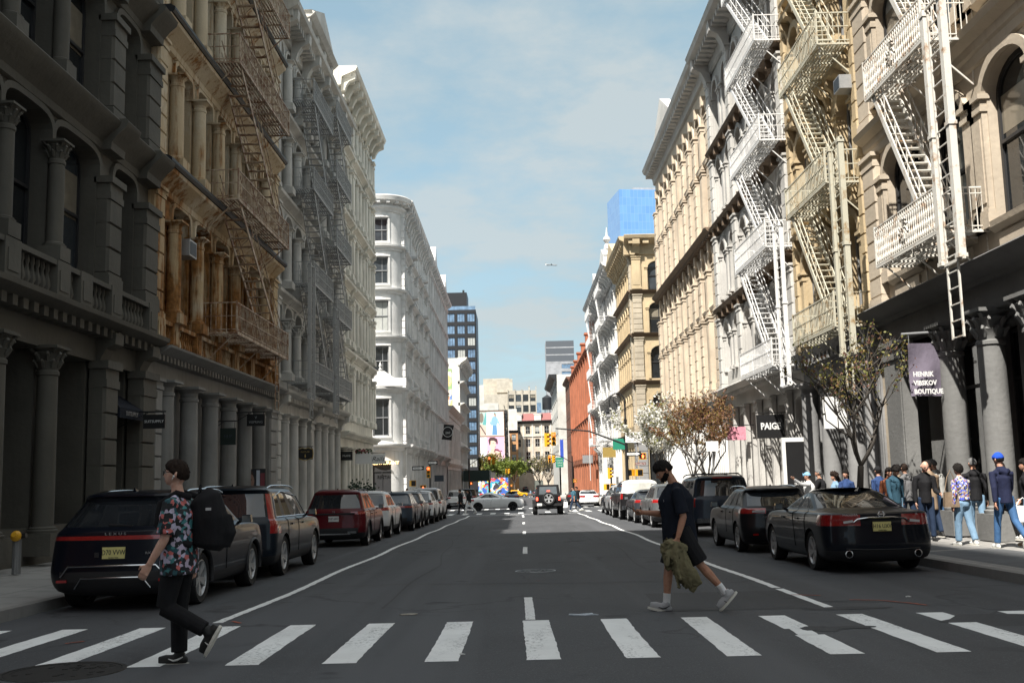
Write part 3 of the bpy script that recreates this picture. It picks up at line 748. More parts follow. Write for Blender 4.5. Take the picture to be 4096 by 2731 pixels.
def left_C():
 b = Bld('pale_grey_building', 'pale grey cast-iron building with a pedimented cornice between the rusty and the cream buildings', 'building', -1, 41.2, 57.0)
 b.tm = M_greyC
 cols = [43.0,45.0,47.0,49.05,51.1,53.1,55.1]; edges = [41.75]+cols+[56.45]
 lv = [(5.3, 5.75, 8.3, 8.95, 9.45), (9.45, 9.6, 12.2, 12.95, 13.58), (13.58, 13.7, 16.1, 16.8, 17.28), (17.28, 17.4, 19.6, 20.3, 20.7)]
 for k, (z0, zs, zp, zt, z1) in enumerate(lv):
  bounds = [41.22]+cols+[56.98]
  for i in range(8):
   a, c = edges[i]+(.24 if i else .1), edges[i+1]-(.24 if i < 7 else .1)
   b.opening(b.wall, bounds[i], bounds[i+1], z0, z1, a, c, zs, zp, zt, 2.6, .4)
   b.window(a, c, zs, zp, zt, 2.6, -.34, M_sashg, (GL_MID, GL_DARK, GL_DARK)[(i*5+k) % 3])
   b.arch_trim(b.trim, a, c, zp, zt, 2.6, .12, 0, .08)
  for y in cols: b.column(y, zs, zp+.02, .2, .2, M_greyC, 'corinth' if k == 0 else 'tuscan', .28)
  for y0, y1 in ((41.24,41.72),(56.48,56.96)): b.pilaster(y0, y1, zs, zt+.1, .2, M_greyC, 0, .3, .2)
  if k: b.cornice(41.22, 56.98, z0, P_SILL, M_greyC)
 b.cornice(41.22, 56.98, 21.6, [(.04,-1.0),(.14,-.95),(.16,-.62),(.8,-.3),(1.0,-.2),(1.05,-.02),(.95,.04)], M_greyC, 'roof_cornice', dent=(.42,.2,.1,.75,-.62,-.32),
   brk=[(y,.4,.1,.95,-1.5,-.3) for y in (41.7,44.2,46.6,49.1,51.6,54.1,56.5)])
 b.cornice(44.4, 50.6, 22.6, [(.3,-1.1),(.32,-.4),(.9,-.25),(1.1,-.05),(1.,.02)], M_greyC, 'attic', brk=[(y,.5,.2,.85,-1.1,-.3) for y in (44.7,46.6,48.4,50.3)])
 mb = MB(); a, c = b.uu(44.3, 50.7); v = b.v(22.62); m = (a+c)/2
 for w0, w1, k in ((-.2,.95,0),): mb.add([(a,w0,v),(c,w0,v),(m,w0,v+1.3),(a,w1,v),(c,w1,v),(m,w1,v+1.3)], [(0,2,1),(3,4,5),(0,1,4,3),(1,2,5,4),(2,0,3,5)])
 mb.build('pediment', M_greyC, b.root)
 b.cornice(41.22, 56.98, 5.25, [(.05,-.9),(.05,-.4),(.2,-.36),(.24,-.25),(.5,-.2),(.66,-.1),(.7,0)], M_greyC, dent=(.3,.16,.05,.42,-.4,-.2), brk=[(y,.45,.05,.66,-.95,-.22) for y in (41.6,49.0,56.6)])
 gc = [42.9,44.7,46.5,50.0,51.8,53.6,55.4]; ed = [41.9]+gc+[56.5]
 for i in range(len(ed)-1):
  a, c = ed[i]+.28, ed[i+1]-.28
  b.opening(b.wall, ed[i] if i else 41.22, ed[i+1] if i < len(ed)-2 else 56.98, -.8, 4.36, a, c, .3, 4.2, 4.3, 3, .9, -.15)
  b.window(a, c, .3, 4.2, 4.3, 3, -.95, M_sashg, GL_DARK, rail=False, trans=2.6, name='shop_window')
 for y in gc: b.column(y, -.3, 4.36, .24, .12, M_greyC, 'tuscan', .5)
 b.pilaster(47.9, 48.7, -.3, 4.36, .25, M_greyC, 0, .4, .5); b.pilaster(41.24, 41.8, -.3, 4.36, .25, M_greyC, .5, .3, .5)
 b.body(21.5, 18, M_greyC, 1.0, 18); b.done(M_greyC)
 return b
bC = left_C()
def left_D():
 b = Bld('cream_corner_building', 'tall cream cast-iron building with a bracketed cornice at the near left side of the crossing', 'building', -1, 57.0, 70.4)
 b.tm = M_cream
 piers = [57.35, 61.1, 66.6, 70.05]; cols = [58.6, 59.85, 62.5, 63.9, 65.3, 67.8, 68.9]
 st = sorted(piers+cols)
 lv = [(4.3, 5.0, 7.6, 8.3, 9.0), (9.05, 9.25, 11.8, 12.4, 13.05), (13.1, 13.25, 15.7, 16.3, 16.9), (16.95, 17.1, 19.7, 20.3, 21.05), (21.1, 21.25, 23.0, 23.6, 24.2)]
 for k, (z0, zs, zp, zt, z1) in enumerate(lv):
  for i in range(len(st)-1):
   a, c = st[i]+.24, st[i+1]-.24
   b.opening(b.wall, 57.02 if i == 0 else st[i], 70.38 if i == len(st)-2 else st[i+1], z0, z1, a, c, zs, zp, zt, 3, .34)
   b.window(a, c, zs, zp, zt, 3, -.28, M_sashw, (GL_MID, GL_DARK, GL_PALE, GL_DARK)[(i*3+k) % 4])
   b.arch_trim(b.trim, a, c, zp, zt, 3, .11, 0, .08)
  for y in cols: b.column(y, zs, zp+.02, .17, .15, M_cream, 'tuscan', .3)
  for y in piers: b.pilaster(y-.3, y+.3, zs, zt-.1, .24, M_cream, 0, .45, .4)
  if k: b.cornice(57.02, 70.38, z0, P_SILL, M_cream, brk=[(y,.3,.05,.36,-.62,-.2) for y in piers])
 b.cornice(57.02, 70.38, 25.2, [(.05,-1.1),(.15,-1.05),(.18,-.6),(.75,-.35),(.98,-.25),(1.08,-.03),(1.,.03)], M_cream, 'roof_cornice', dent=(.5,.24,.1,.72,-.6,-.33),
   brk=[(57.4+i*1.41,.36,.1,.95,-1.4,-.32) for i in range(10)])
 b.cornice(57.02, 70.38, 4.3, [(.05,-.85),(.05,-.35),(.2,-.3),(.45,-.18),(.55,-.1),(.58,0)], M_cream, dent=(.26,.13,.05,.36,-.35,-.18))
 gc = [58.3,59.6,61.1,62.6,64.0,65.4,66.9,68.3]; ed = [57.3]+gc+[69.9]
 for i in range(len(ed)-1):
  a, c = ed[i]+.22, ed[i+1]-.22
  b.opening(b.wall, 57.02 if i == 0 else ed[i], 70.38 if i == len(ed)-2 else ed[i+1], -1., 3.47, a, c, .2, 3.3, 3.42, 3, .7, -.15)
  b.window(a, c, .2, 3.3, 3.42, 3, -.8, M_sash, GL_DARK, rail=False, name='shop_window')
 for y in gc: b.column(y, -.5, 3.47, .2, .06, M_cream, 'tuscan', .45)
 # side wall over the cross street
 b.body(25.05, 18, M_cream, .9, 18); b.done(M_cream)
 # stair head on the roof
 mb = MB(); mb.box(b.u(62), b.u(57.3), -6, -1.5, b.v(25), b.v(27.2)); mb.build('roof_bulkhead', M_cream, b.root)
 return b
bD = left_D()
def left_E():
 b = Bld('white_corner_building', 'white cast-iron corner building with a bowed window bay beyond the crossing', 'building', -1, 89.2, 113.4)
 b.tm = M_white
 lv = [(4.6, 5.3, 8.0, 8.4, 9.0), (9.42, 10.45, 12.5, 12.9, 13.4), (13.84, 14.26, 16.45, 16.85, 17.5), (17.93, 18.33, 20.3, 20.65, 21.3), (21.72, 22.03, 23.8, 24.1, 24.7)]
 piers = [89.6, 95.6, 101.4, 107.2, 113.0]
 for k, (z0, zs, zp, zt, z1) in enumerate(lv):
  for j in range(4):
   p0, p1 = piers[j], piers[j+1]; n = 4
   for i in range(n):
    a, c = p0+.35+(p1-p0-.7)*i/n, p0+.35+(p1-p0-.7)*(i+1)/n
    b.opening(b.wall, p0 if i == 0 else a, p1 if i == n-1 else c, z0, z1+.42, a+.22, c-.22, zs, zp, zt, 3, .5)
    b.window(a+.22, c-.22, zs, zp, zt, 3, -.45, M_sashg, (GL_DARK, GL_MID)[(i+j+k) % 2])
    if i: b.column(a, zs, zp, .17, .16, M_white, 'tuscan', .2)
  for y in piers: b.pilaster(y-.36, y+.36, z0+.02, z1-.05, .3, M_white, .5, .4, .3)
  b.cornice(89.2, 113.4, z1+.42, [(.02,-.5),(.1,-.45),(.14,-.3),(.4,-.16),(.5,-.08),(.5,0)], M_white, brk=[(y,.4,.2,.6,-.62,-.12) for y in piers])
  if k: 
   for j in (1, 3): b.cornice(piers[j]-.6, piers[j]+.6, z0+.55, [(.3,-.3),(.85,-.2),(.9,0)], M_white, 'balcony_slab')
 b.cornice(89.0, 113.4, 25.95, [(.05,-1.2),(.2,-1.1),(.22,-.6),(.8,-.35),(1.,-.25),(1.1,-.03),(1.,.03)], M_white, 'roof_cornice', dent=(.55,.26,.1,.8,-.62,-.33), brk=[(90+i*1.55,.4,.1,1.,-1.9,-.3) for i in range(16)])
 # ground floor
 for i in range(12):
  a = 89.9+i*1.95
  b.opening(b.wall, a-.25 if i else 89.2, a+1.7 if i < 11 else 113.4, -1.4, 3.9, a+.15, a+1.3, -.4, 3.2, 3.5, 3, .6, -.1)
  b.window(a+.15, a+1.3, -.4, 3.2, 3.5, 3, -.65, M_sash, GL_DARK, rail=False, name='shop_window')
  b.column(a-.2, -.9, 3.9, .2, .1, M_white, 'tuscan', .5)
 b.cornice(89.2, 113.4, 4.6, [(.05,-.72),(.2,-.6),(.3,-.3),(.8,-.2),(.9,-.05),(.85,0)], M_white, brk=[(y,.5,.1,.8,-1.1,-.25) for y in (95.6,101.4,104.3,107.2,110.1,113.)])
 b.body(25.9, 18, M_white, .8, 12)
 b.done(M_white)
 # the bow facing the crossing: a half-round bay, centre (-11.35, 89.3)
 cx, cy, r = -11.35, 89.25, 1.7
 inv = b.root.matrix_basis.inverted() if False else (Matrix.Translation((XL, b.c, b.base)) @ Matrix.Rotation(-PI/2, 4, 'Z')).inverted()
 w = MB(); t = MB()
 wa = rad(23)
 seg = lambda mb, a0, a1, z0, z1, rr=r, n=8: mb.lathe([(rr-.45, z0), (rr, z0), (rr, z1), (rr-.45, z1)], cx, cy, n, a0, a1)
 c0 = -PI/2
 for (z0, zs, zp, zt, z1) in lv:
  seg(w, c0-PI/2, c0-wa, z0, z1+.42); seg(w, c0+wa, c0+PI/2, z0, z1+.42)
  seg(w, c0-wa, c0+wa, z0, zs, r-.003); seg(w, c0-wa, c0+wa, zt, z1+.42, r-.003)
  t.lathe([(r-.1,z1+.42-.5),(r+.12,z1+.42-.45),(r+.15,z1+.42-.3),(r+.4,z1+.42-.14),(r+.42,z1+.42),(r-.2,z1+.43)], cx, cy, 20, c0-PI/2, c0+PI/2)
  t.lathe([(r,zt+.02),(r+.14,zt+.06),(r+.14,zt+.2),(r,zt+.24)], cx, cy, 10, c0-wa*1.25, c0+wa*1.25)
  t.lathe([(r,zs-.2),(r+.16,zs-.14),(r+.16,zs),(r,zs+.003)], cx, cy, 10, c0-wa*1.25, c0+wa*1.25)
  for s_ in (-1, 1): t.lathe([(r,zs),(r+.09,zs),(r+.09,zt+.02),(r,zt+.02)], cx, cy, 3, c0+s_*wa*1.0, c0+s_*wa*1.25)
 seg(w, c0-PI/2, c0-rad(28), -1.5, 4.2); seg(w, c0+rad(28), c0+PI/2, -1.5, 4.2); seg(w, c0-rad(28), c0+rad(28), 3.2, 4.2, r-.003)
 t.lathe([(r-.1,4.0),(r+.15,4.05),(r+.2,4.3),(r+.55,4.45),(r+.6,4.6),(r-.2,4.62)], cx, cy, 20, c0-PI/2, c0+PI/2)
 t.lathe([(r-.1,24.7),(r+.2,24.8),(r+.25,25.3),(r+.85,25.55),(r+.95,25.9),(r+.9,25.98),(0.01,26.1)], cx, cy, 24, c0-PI/2, c0+PI/2)
 for k in range(9):
  a = c0-PI/2+PI*(k+.5)/9; x, y = cx+(r+.3)*math.cos(a), cy+(r+.3)*math.sin(a)
  t.bar((cx+(r)*math.cos(a), cy+r*math.sin(a), 25.35), (cx+(r+.75)*math.cos(a), cy+(r+.75)*math.sin(a), 25.45), .3, .26)
 # pedimented name panel over the first bow cornice, with scroll and finial
 t.add([(cx-1.5,cy-r-.42,9.45),(cx+2.2,cy-r-.42,9.45),(cx+2.2,cy-r-.42,10.1),(cx+1.2,cy-r-.42,10.15),(cx+.35,cy-r-.42,10.75),(cx-.35,cy-r-.42,10.75),(cx-1.5,cy-r-.42,10.1),
  (cx-1.5,cy-r-.1,9.45),(cx+2.2,cy-r-.1,9.45),(cx+2.2,cy-r-.1,10.1),(cx+1.2,cy-r-.1,10.15),(cx+.35,cy-r-.1,10.75),(cx-.35,cy-r-.1,10.75),(cx-1.5,cy-r-.1,10.1)],
  [(0,1,2,3,4,5,6),(13,12,11,10,9,8,7)]+[(i,(i+1)%7,7+(i+1)%7,7+i) for i in range(7)])
 t.lathe([(.1,10.75),(.16,10.9),(.06,11.0),(.13,11.2),(.03,11.5),(.0,11.6)], cx, cy-r-.25, 8)
 w.xf(inv); t.xf(inv)
 w.build('bow_wall', M_white, b.root, 30); t.build('bow_trim', M_white, b.root, 30)
 for k, (z0, zs, zp, zt, z1) in enumerate(lv):
  mb = MB(); hw = r*math.sin(wa); yy = cy - r*math.cos(wa)+.18
  for q in ((cx-hw,cx-hw+.09,zs,zt),(cx+hw-.09,cx+hw,zs,zt)): mb.box(q[0],q[1],yy-.05,yy+.05,q[2],q[3])
  mb.box(cx-hw,cx+hw,yy-.05,yy+.05,zt-.09,zt); mb.box(cx-hw,cx+hw,yy-.05,yy+.05,zs,zs+.09); mb.box(cx-hw,cx+hw,yy-.07,yy+.04,(zs+zt)/2-.04,(zs+zt)/2+.04)
  mb.box(cx+.12,cx+.17,yy-.03,yy+.03,zs,zt)
  mb.xf(inv); o = mb.build('window', M_sashg, b.root)
  mb = MB(); mb.quad((cx-hw,yy,zs),(cx+hw,yy,zs),(cx+hw,yy,zt),(cx-hw,yy,zt)); mb.xf(inv)
  mb.build('pane', (GL_DARK, GL_DARK, GL_PALE, GL_MID, GL_MID)[k], o)
 # street door in the bow
 mb = MB(); mb.box(cx-.75,cx+.75,cy-r+.5,cy-r+.56,-1.2,3.2); mb.box(cx-.04,cx+.04,cy-r+.44,cy-r+.5,-1.2,2.3); mb.box(cx-.75,cx+.75,cy-r+.43,cy-r+.5,2.3,2.42); mb.xf(inv)
 mb.build('door', M_sash, b.root)
 # quoined corner pier next to the bow
 mb = MB()
 for i in range(44):
  z = -1.2+i*.61; mb.box(-9.72,-9.16 if False else -9.38,88.85,89.5,z,z+.55)
 mb.box(-9.75,-9.45,88.9,89.5,-1.3,25.2); mb.xf(inv); mb.build('corner_pier', M_white, b.root)
 return b
bE = left_E()
def left_E2():
 b = Bld('white_gabled_building', 'white ornate building with gabled roofline beyond the bowed corner building', 'building', -1, 113.5, 147.8)
 b.tm = M_white
 lv = [(4.6,5.3,7.9,8.4,9.1), (9.4,9.7,12.2,12.8,13.4), (13.6,13.9,16.3,16.8,17.5), (17.8,18.1,20.2,20.7,21.4), (21.7,22.,24.,24.5,25.2)]
 n = 14; p = (147.8-113.5)/n
 for k, (z0, zs, zp, zt, z1) in enumerate(lv):
  for i in range(n):
   a = 113.5+i*p
   b.opening(b.wall, a, a+p, z0-.3, z1+.3, a+.6, a+p-.6, zs, zp, zt, 2.5, .45, n=6)
   b.window(a+.6, a+p-.6, zs, zp, zt, 2.5, -.4, M_sashg, (GL_DARK, GL_MID)[(i+k) % 2], rail=False)
  for i in range(0, n+1): b.pilaster(max(113.52, 113.5+i*p-.3), min(147.78, 113.5+i*p+.3), z0, z1, .2, M_white, .6 if i % 4 == 0 else 0, .35, .3)
  b.cornice(113.5, 147.8, z1+.3, P_SILL, M_white)
 b.cornice(113.5, 147.8, 26.4, [(.05,-.9),(.2,-.8),(.25,-.5),(.8,-.25),(.9,-.02)], M_white, 'roof_cornice', brk=[(114+i*1.8,.35,.1,.8,-1.1,-.22) for i in range(19)])
 mb = MB()
 for y in (121., 138.):
  u = b.u(y); v = b.v(26.4)
  mb.add([(u-2.2,.7,v),(u+2.2,.7,v),(u,.7,v+2.6),(u-2.2,-.3,v),(u+2.2,-.3,v),(u,-.3,v+2.6)], [(0,1,2),(3,5,4),(0,3,4,1),(1,4,5,2),(2,5,3,0)])
 mb.build('gable', M_white, b.root)
 for i in range(n):
  a = 113.5+i*p
  b.opening(b.wall, a, a+p, -2., 4.3, a+.35, a+p-.35, -1., 3.3, 3.5, 3, .5, -.05, n=6)
  b.window(a+.35, a+p-.35, -1., 3.3, 3.5, 3, -.5, M_sash, GL_DARK, rail=False, name='shop_window')
 b.cornice(113.5, 147.8, 4.5, [(.05,-.5),(.3,-.3),(.7,-.15),(.75,0)], M_white, brk=[(118,.6,.05,.75,-1.1,-.1),(131,.6,.05,.75,-1.1,-.1),(143,.6,.05,.75,-1.1,-.1)])
 b.body(26.2, 18, M_white, .6, 12); b.done(M_white)
left_E2()
# ------------------------------------------------------------------ buildings on the right side
M_beige = masonry('beige_sandstone', (.53,.455,.36), (.34,.28,.21), .35)
M_base1 = masonry('dark_grey_iron', (.135,.135,.135), (.08,.078,.075), .3)
M_base2 = masonry('mid_grey_iron', (.27,.27,.27), (.15,.15,.15), .3)
M_tan = masonry('ochre_stone', (.52,.41,.255), (.30,.22,.13), .4)
M_pale = masonry('white_grey_stone', (.56,.545,.515), (.40,.40,.40), .25)
M_brownsill = masonry('brownstone_sill', (.20,.145,.10), (.1,.075,.055), .4)
M_cream2 = masonry('cream_sandstone', (.63,.53,.41), (.40,.30,.21), .3)
M_och = masonry('ochre_corner_stone', (.54,.43,.275), (.32,.24,.15), .35)
M_ochq = masonry('weathered_quoin', (.46,.40,.31), (.26,.22,.17), .6)
M_whiteR = masonry('white_iron', (.66,.655,.64), (.48,.46,.43), .3)
def right_1():
 b = Bld('beige_building', 'beige sandstone building with big arched windows over a dark column shopfront, nearest on the right', 'building', 1, 11.5, 28.7)
 b.tm = M_beige
 wins = [(25.35,27.3),(22.35,24.3),(19.35,21.3),(16.35,18.3),(13.35,15.3)]
 bd = [28.68,24.8,21.8,18.8,15.8,11.52]
 lv = [(5.8,6.6,9.3,9.95,10.45), (10.9,11.5,13.9,14.5,15.0), (15.4,16.0,18.4,19.0,19.5), (19.9,20.5,22.7,23.3,23.8)]
 for k, (z0, zs, zp, zt, z1) in enumerate(lv):
  for i, (a, c) in enumerate(wins):
   b.opening(b.wall, bd[i], bd[i+1], z0-.1, z1+.1, a, c, zs, zp, zt, 2., .3, n=16)
   b.window(a, c, zs, zp, zt, 2., -.25, M_sash, (GL_MID, GL_DARK, GL_PALE)[(i+2*k) % 3 if k else 1], t=.1)
   b.arch_trim(b.trim, a, c, zp+.02, zt+.02, 2., .2, 0, .12, 16)
   for p0, p1 in ((a-.62, a-.04), (c+.04, c+.62)):
    b.pilaster(p0, p1, zs-.1, zp+.1, .12, M_beige, 0, .38, .4)
   b.cornice(a-.1, c+.1, zs, [(.02,-.22),(.16,-.12),(.18,0)], M_beige, 'sill')
   pm = MB(); b.box(pm, a+.15, c-.15, 0, .06, zs-.65, zs-.28); pm.build('apron_panel', M_beige, b.root)
  b.cornice(11.52, 28.68, z1+.42, [(.02,-.75),(.06,-.7),(.07,-.5),(.12,-.44),(.14,-.26),(.34,-.14),(.4,0)], M_beige)
 b.cornice(11.52, 28.68, 25., [(.05,-1.),(.2,-.8),(.8,-.3),(.9,0)], M_beige, 'roof_cornice')
 b.pilaster(27.75, 28.66, 5.85, 10.2, .18, M_beige, .55, .4, .35); b.pilaster(27.75, 28.66, 10.95, 14.8, .18, M_beige, .55, .4, .3)
 # dark shopfront: entablature, columns, glazed bays set back
 b.cornice(11.52, 28.68, 5.82, [(.08,-1.0),(.08,-.42),(.16,-.4),(.2,-.3),(.42,-.22),(.56,-.12),(.62,-.03),(.55,.02)], M_base1)
 cols = [24.0, 21.95, 19.9, 17.8, 15.7, 13.6]
 pier = [(26.5,27.7)]
 ed = [28.68,27.1]+cols+[11.52]
 for i in range(len(ed)-1):
  c, a = ed[i], ed[i+1]
  b.opening(b.wall, a, c, -.3, 4.84, a+.42, c-.42, .6, 4.6, 4.7, 2, .5, -.75)
  b.window(a+.42, c-.42, .6, 4.6, 4.6, 2, -1.2, M_sash, GL_DARK, rail=False, trans=2.9, name='shop_window')
 for y in cols: b.column(y, .0, 4.84, .285, .05, M_base1x, 'corinth', .55)
 b.pilaster(26.5, 27.7, .0, 4.84, .3, M_base1x, 0, .5, 1.0)
 up = MB(); lo = MB()
 for f in b.wall.f:
  zc = sum(b.wall.v[i][2] for i in f)/len(f) + b.base
  (lo if zc < 5.05 else up).add([b.wall.v[i] for i in f], [tuple(range(len(f)))])
 up.build('wall', M_beige, b.root); lo.build('shopfront_wall', M_base1x, b.root); b.wall = MB()
 b.cornice(24.6, 26.4, 2.2, [(-.7,-1.6),(-.55,-1.6),(-.5,-.1),(-.55,0)], M_base1x, 'stall_riser')
 b.body(24.8, 18, M_beige, 1.3, 16); b.done(M_beige)
 # steps and handrail into the shop
 return b
M_base1x = masonry('charcoal_column_paint', (.20,.20,.195), (.12,.12,.118), .25)
b1 = right_1()
def right_2():
 b = Bld('ochre_building', 'narrow ochre stone building with curved hoods over its windows, behind the yellowed fire escape', 'building', 1, 28.7, 36.3)
 b.tm = M_tan
 wins = [(29.55,30.75),(31.9,33.1),(34.25,35.45)]; bd = [28.72,31.3,33.7,36.28]
 lv = [(5.6,6.1,8.3,9.0,9.7), (9.8,10.1,12.3,13.0,13.75), (13.9,14.2,16.3,17.0,17.75), (17.9,18.2,20.2,20.9,22.)]
 for k, (z0, zs, zp, zt, z1) in enumerate(lv):
  for i, (a, c) in enumerate(wins):
   b.opening(b.wall, bd[i], bd[i+1], z0-.1, z1+.12, a, c, zs, zp, zt, 2., .3, n=14)
   b.window(a, c, zs, zp, zt, 2., -.24, M_sashg, (GL_MID, GL_DARK)[(i+k) % 2], t=.1)
   b.arch_trim(b.trim, a, c, zp, zt, 2., .24, 0, .14, 14)
   for p0, p1 in ((a-.3, a-.02), (c+.02, c+.3)): b.pilaster(p0, p1, zs, zp+.05, .12, M_tan, 0, .3, .15)
   # sill on two scrolled brackets, hood keystone
   b.cornice(a-.35, c+.35, zs+.02, [(.02,-.22),(.3,-.12),(.34,0)], M_tan, 'sill', brk=[(a-.15,.22,.02,.3,-.62,-.14),(c+.15,.22,.02,.3,-.62,-.14)])
   b.cornice((a+c)/2-.95, (a+c)/2+.95, zt+.62, [(.02,-.2),(.36,-.1),(.4,0)], M_tan, 'window_hood', brk=[((a+c)/2,.3,.02,.4,-.5,-.1),(a-.2,.2,.02,.34,-.85,-.1),(c+.2,.2,.02,.34,-.85,-.1)])
 b.pilaster(28.72, 29.1, 5.6, 21.9, .2, M_tan, .55, .4, .3); b.pilaster(35.85, 36.28, 5.6, 21.9, .2, M_tan, .55, .4, .3)
 b.cornice(28.72, 36.28, 22.8, [(.05,-1.),(.2,-.9),(.8,-.3),(.9,0)], M_tan, 'roof_cornice', brk=[(29+i*1.15,.3,.1,.75,-.9,-.3) for i in range(7)])
 b.cornice(28.72, 36.28, 5.5, [(.05,-1.0),(.05,-.5),(.2,-.4),(.42,-.2),(.5,0)], M_base2, dent=(.4,.2,.05,.4,-.48,-.22))
 for i, (a, c) in enumerate(((28.72,31.2),(31.2,33.7),(33.7,36.28))):
  b.opening(b.wall, a, c, -.5, 4.5, a+.45, c-.45, .15, 4.2, 4.3, 2, .5, -.25)
  b.window(a+.45, c-.45, .15, 4.2, 4.2, 2, -.7, M_sash, GL_DARK, rail=False, trans=3., mull=1, name='shop_window')
 b.pilaster(28.72, 29.2, -.3, 4.55, .06, M_base2, 0, .3, .5)
 for y in (29.55, 31.2, 33.7, 35.9): b.column(y, -.2, 4.5, .28, .02, M_base2, 'tuscan', .8)
 up = MB(); lo = MB()
 for f in b.wall.f:
  zc = sum(b.wall.v[i][2] for i in f)/len(f) + b.base
  (lo if zc < 4.9 else up).add([b.wall.v[i] for i in f], [tuple(range(len(f)))])
 up.build('wall', M_tan, b.root); lo.build('shopfront_wall', M_base2, b.root); b.wall = MB()
 b.body(22.2, 18, M_tan, .9, 16); b.done(M_tan)
right_2()
def right_3():
 b = Bld('white_grey_building', 'white and grey stone building with arched windows behind the white fire escape', 'building', 1, 36.3, 50.3)
 b.tm = M_pale
 cs = [37.6,39.8,42.0,44.3,46.5,48.8]; bd = [36.32]+[(cs[i]+cs[i+1])/2 for i in range(5)]+[50.28]
 lv = [(5.5,6.3,8.0,8.65,9.25), (9.32,9.8,11.9,12.6,13.3), (13.42,13.9,15.9,16.65,17.15), (17.22,17.7,19.8,20.6,21.2)]
 for k, (z0, zs, zp, zt, z1) in enumerate(lv):
  for i, y in enumerate(cs):
   b.opening(b.wall, bd[i], bd[i+1], z0-.08, z1+.1, y-.6, y+.6, zs, zp, zt, 2., .3, n=14)
   b.window(y-.6, y+.6, zs, zp, zt, 2., -.24, M_sashg, (GL_MID, GL_DARK, GL_DARK)[(i+k) % 3], t=.1)
   b.arch_trim(b.trim, y-.6, y+.6, zp, zt, 2., .2, 0, .12, 14)
   for s_ in (-1, 1): b.pilaster(y+s_*.8-.16, y+s_*.8+.16, zs, zp+.05, .1, M_pale, 0, .22, .15)
  for y in (36.75, 40.9, 45.35, 49.85): b.pilaster(y-.33, y+.33, z0+.02, z1-.35, .26, M_pale, .55, .3, .2)
  if k: b.cornice(36.32, 50.28, z0+.05, [(.02,-.42),(.1,-.38),(.14,-.2),(.38,-.12),(.44,0)], M_brownsill, 'sill_band', dent=(1.1,.2,.1,.34,-.5,-.16))
 b.cornice(36.32, 50.28, 22.3, [(.05,-1.1),(.15,-1.0),(.2,-.6),(.9,-.35),(1.1,-.25),(1.2,-.02),(1.1,.03)], M_pale, 'roof_cornice', dent=(.55,.28,.1,.88,-.62,-.34), brk=[(y,.5,.1,1.,-1.7,-.3) for y in (36.8,40.9,45.3,49.8)])
 b.cornice(36.32, 50.28, 5.42, [(.05,-.9),(.05,-.4),(.2,-.34),(.5,-.2),(.62,-.05),(.6,0)], M_pale, dent=(.3,.16,.05,.4,-.4,-.2))
 for i, (a, c) in enumerate(((36.32,38.6),(38.6,41.),(41.,43.4),(43.4,45.7),(45.7,48.),(48.,50.28))):
  b.opening(b.wall, a, c, -.8, 4.52, a+.35, c-.35, .0, 4.1, 4.2, 2, .4, -.1)
  b.window(a+.35, c-.35, .0, 4.1, 4.1, 2, -.5, M_sash, GL_DARK, rail=False, trans=3., name='shop_window')
  b.pilaster(a-.22 if i else a+.02, a+.22, -.5, 4.5, .12, M_pale, 0, .3, .5)
 b.body(22.1, 18, M_pale, .8, 16); b.done(M_pale)
right_3()
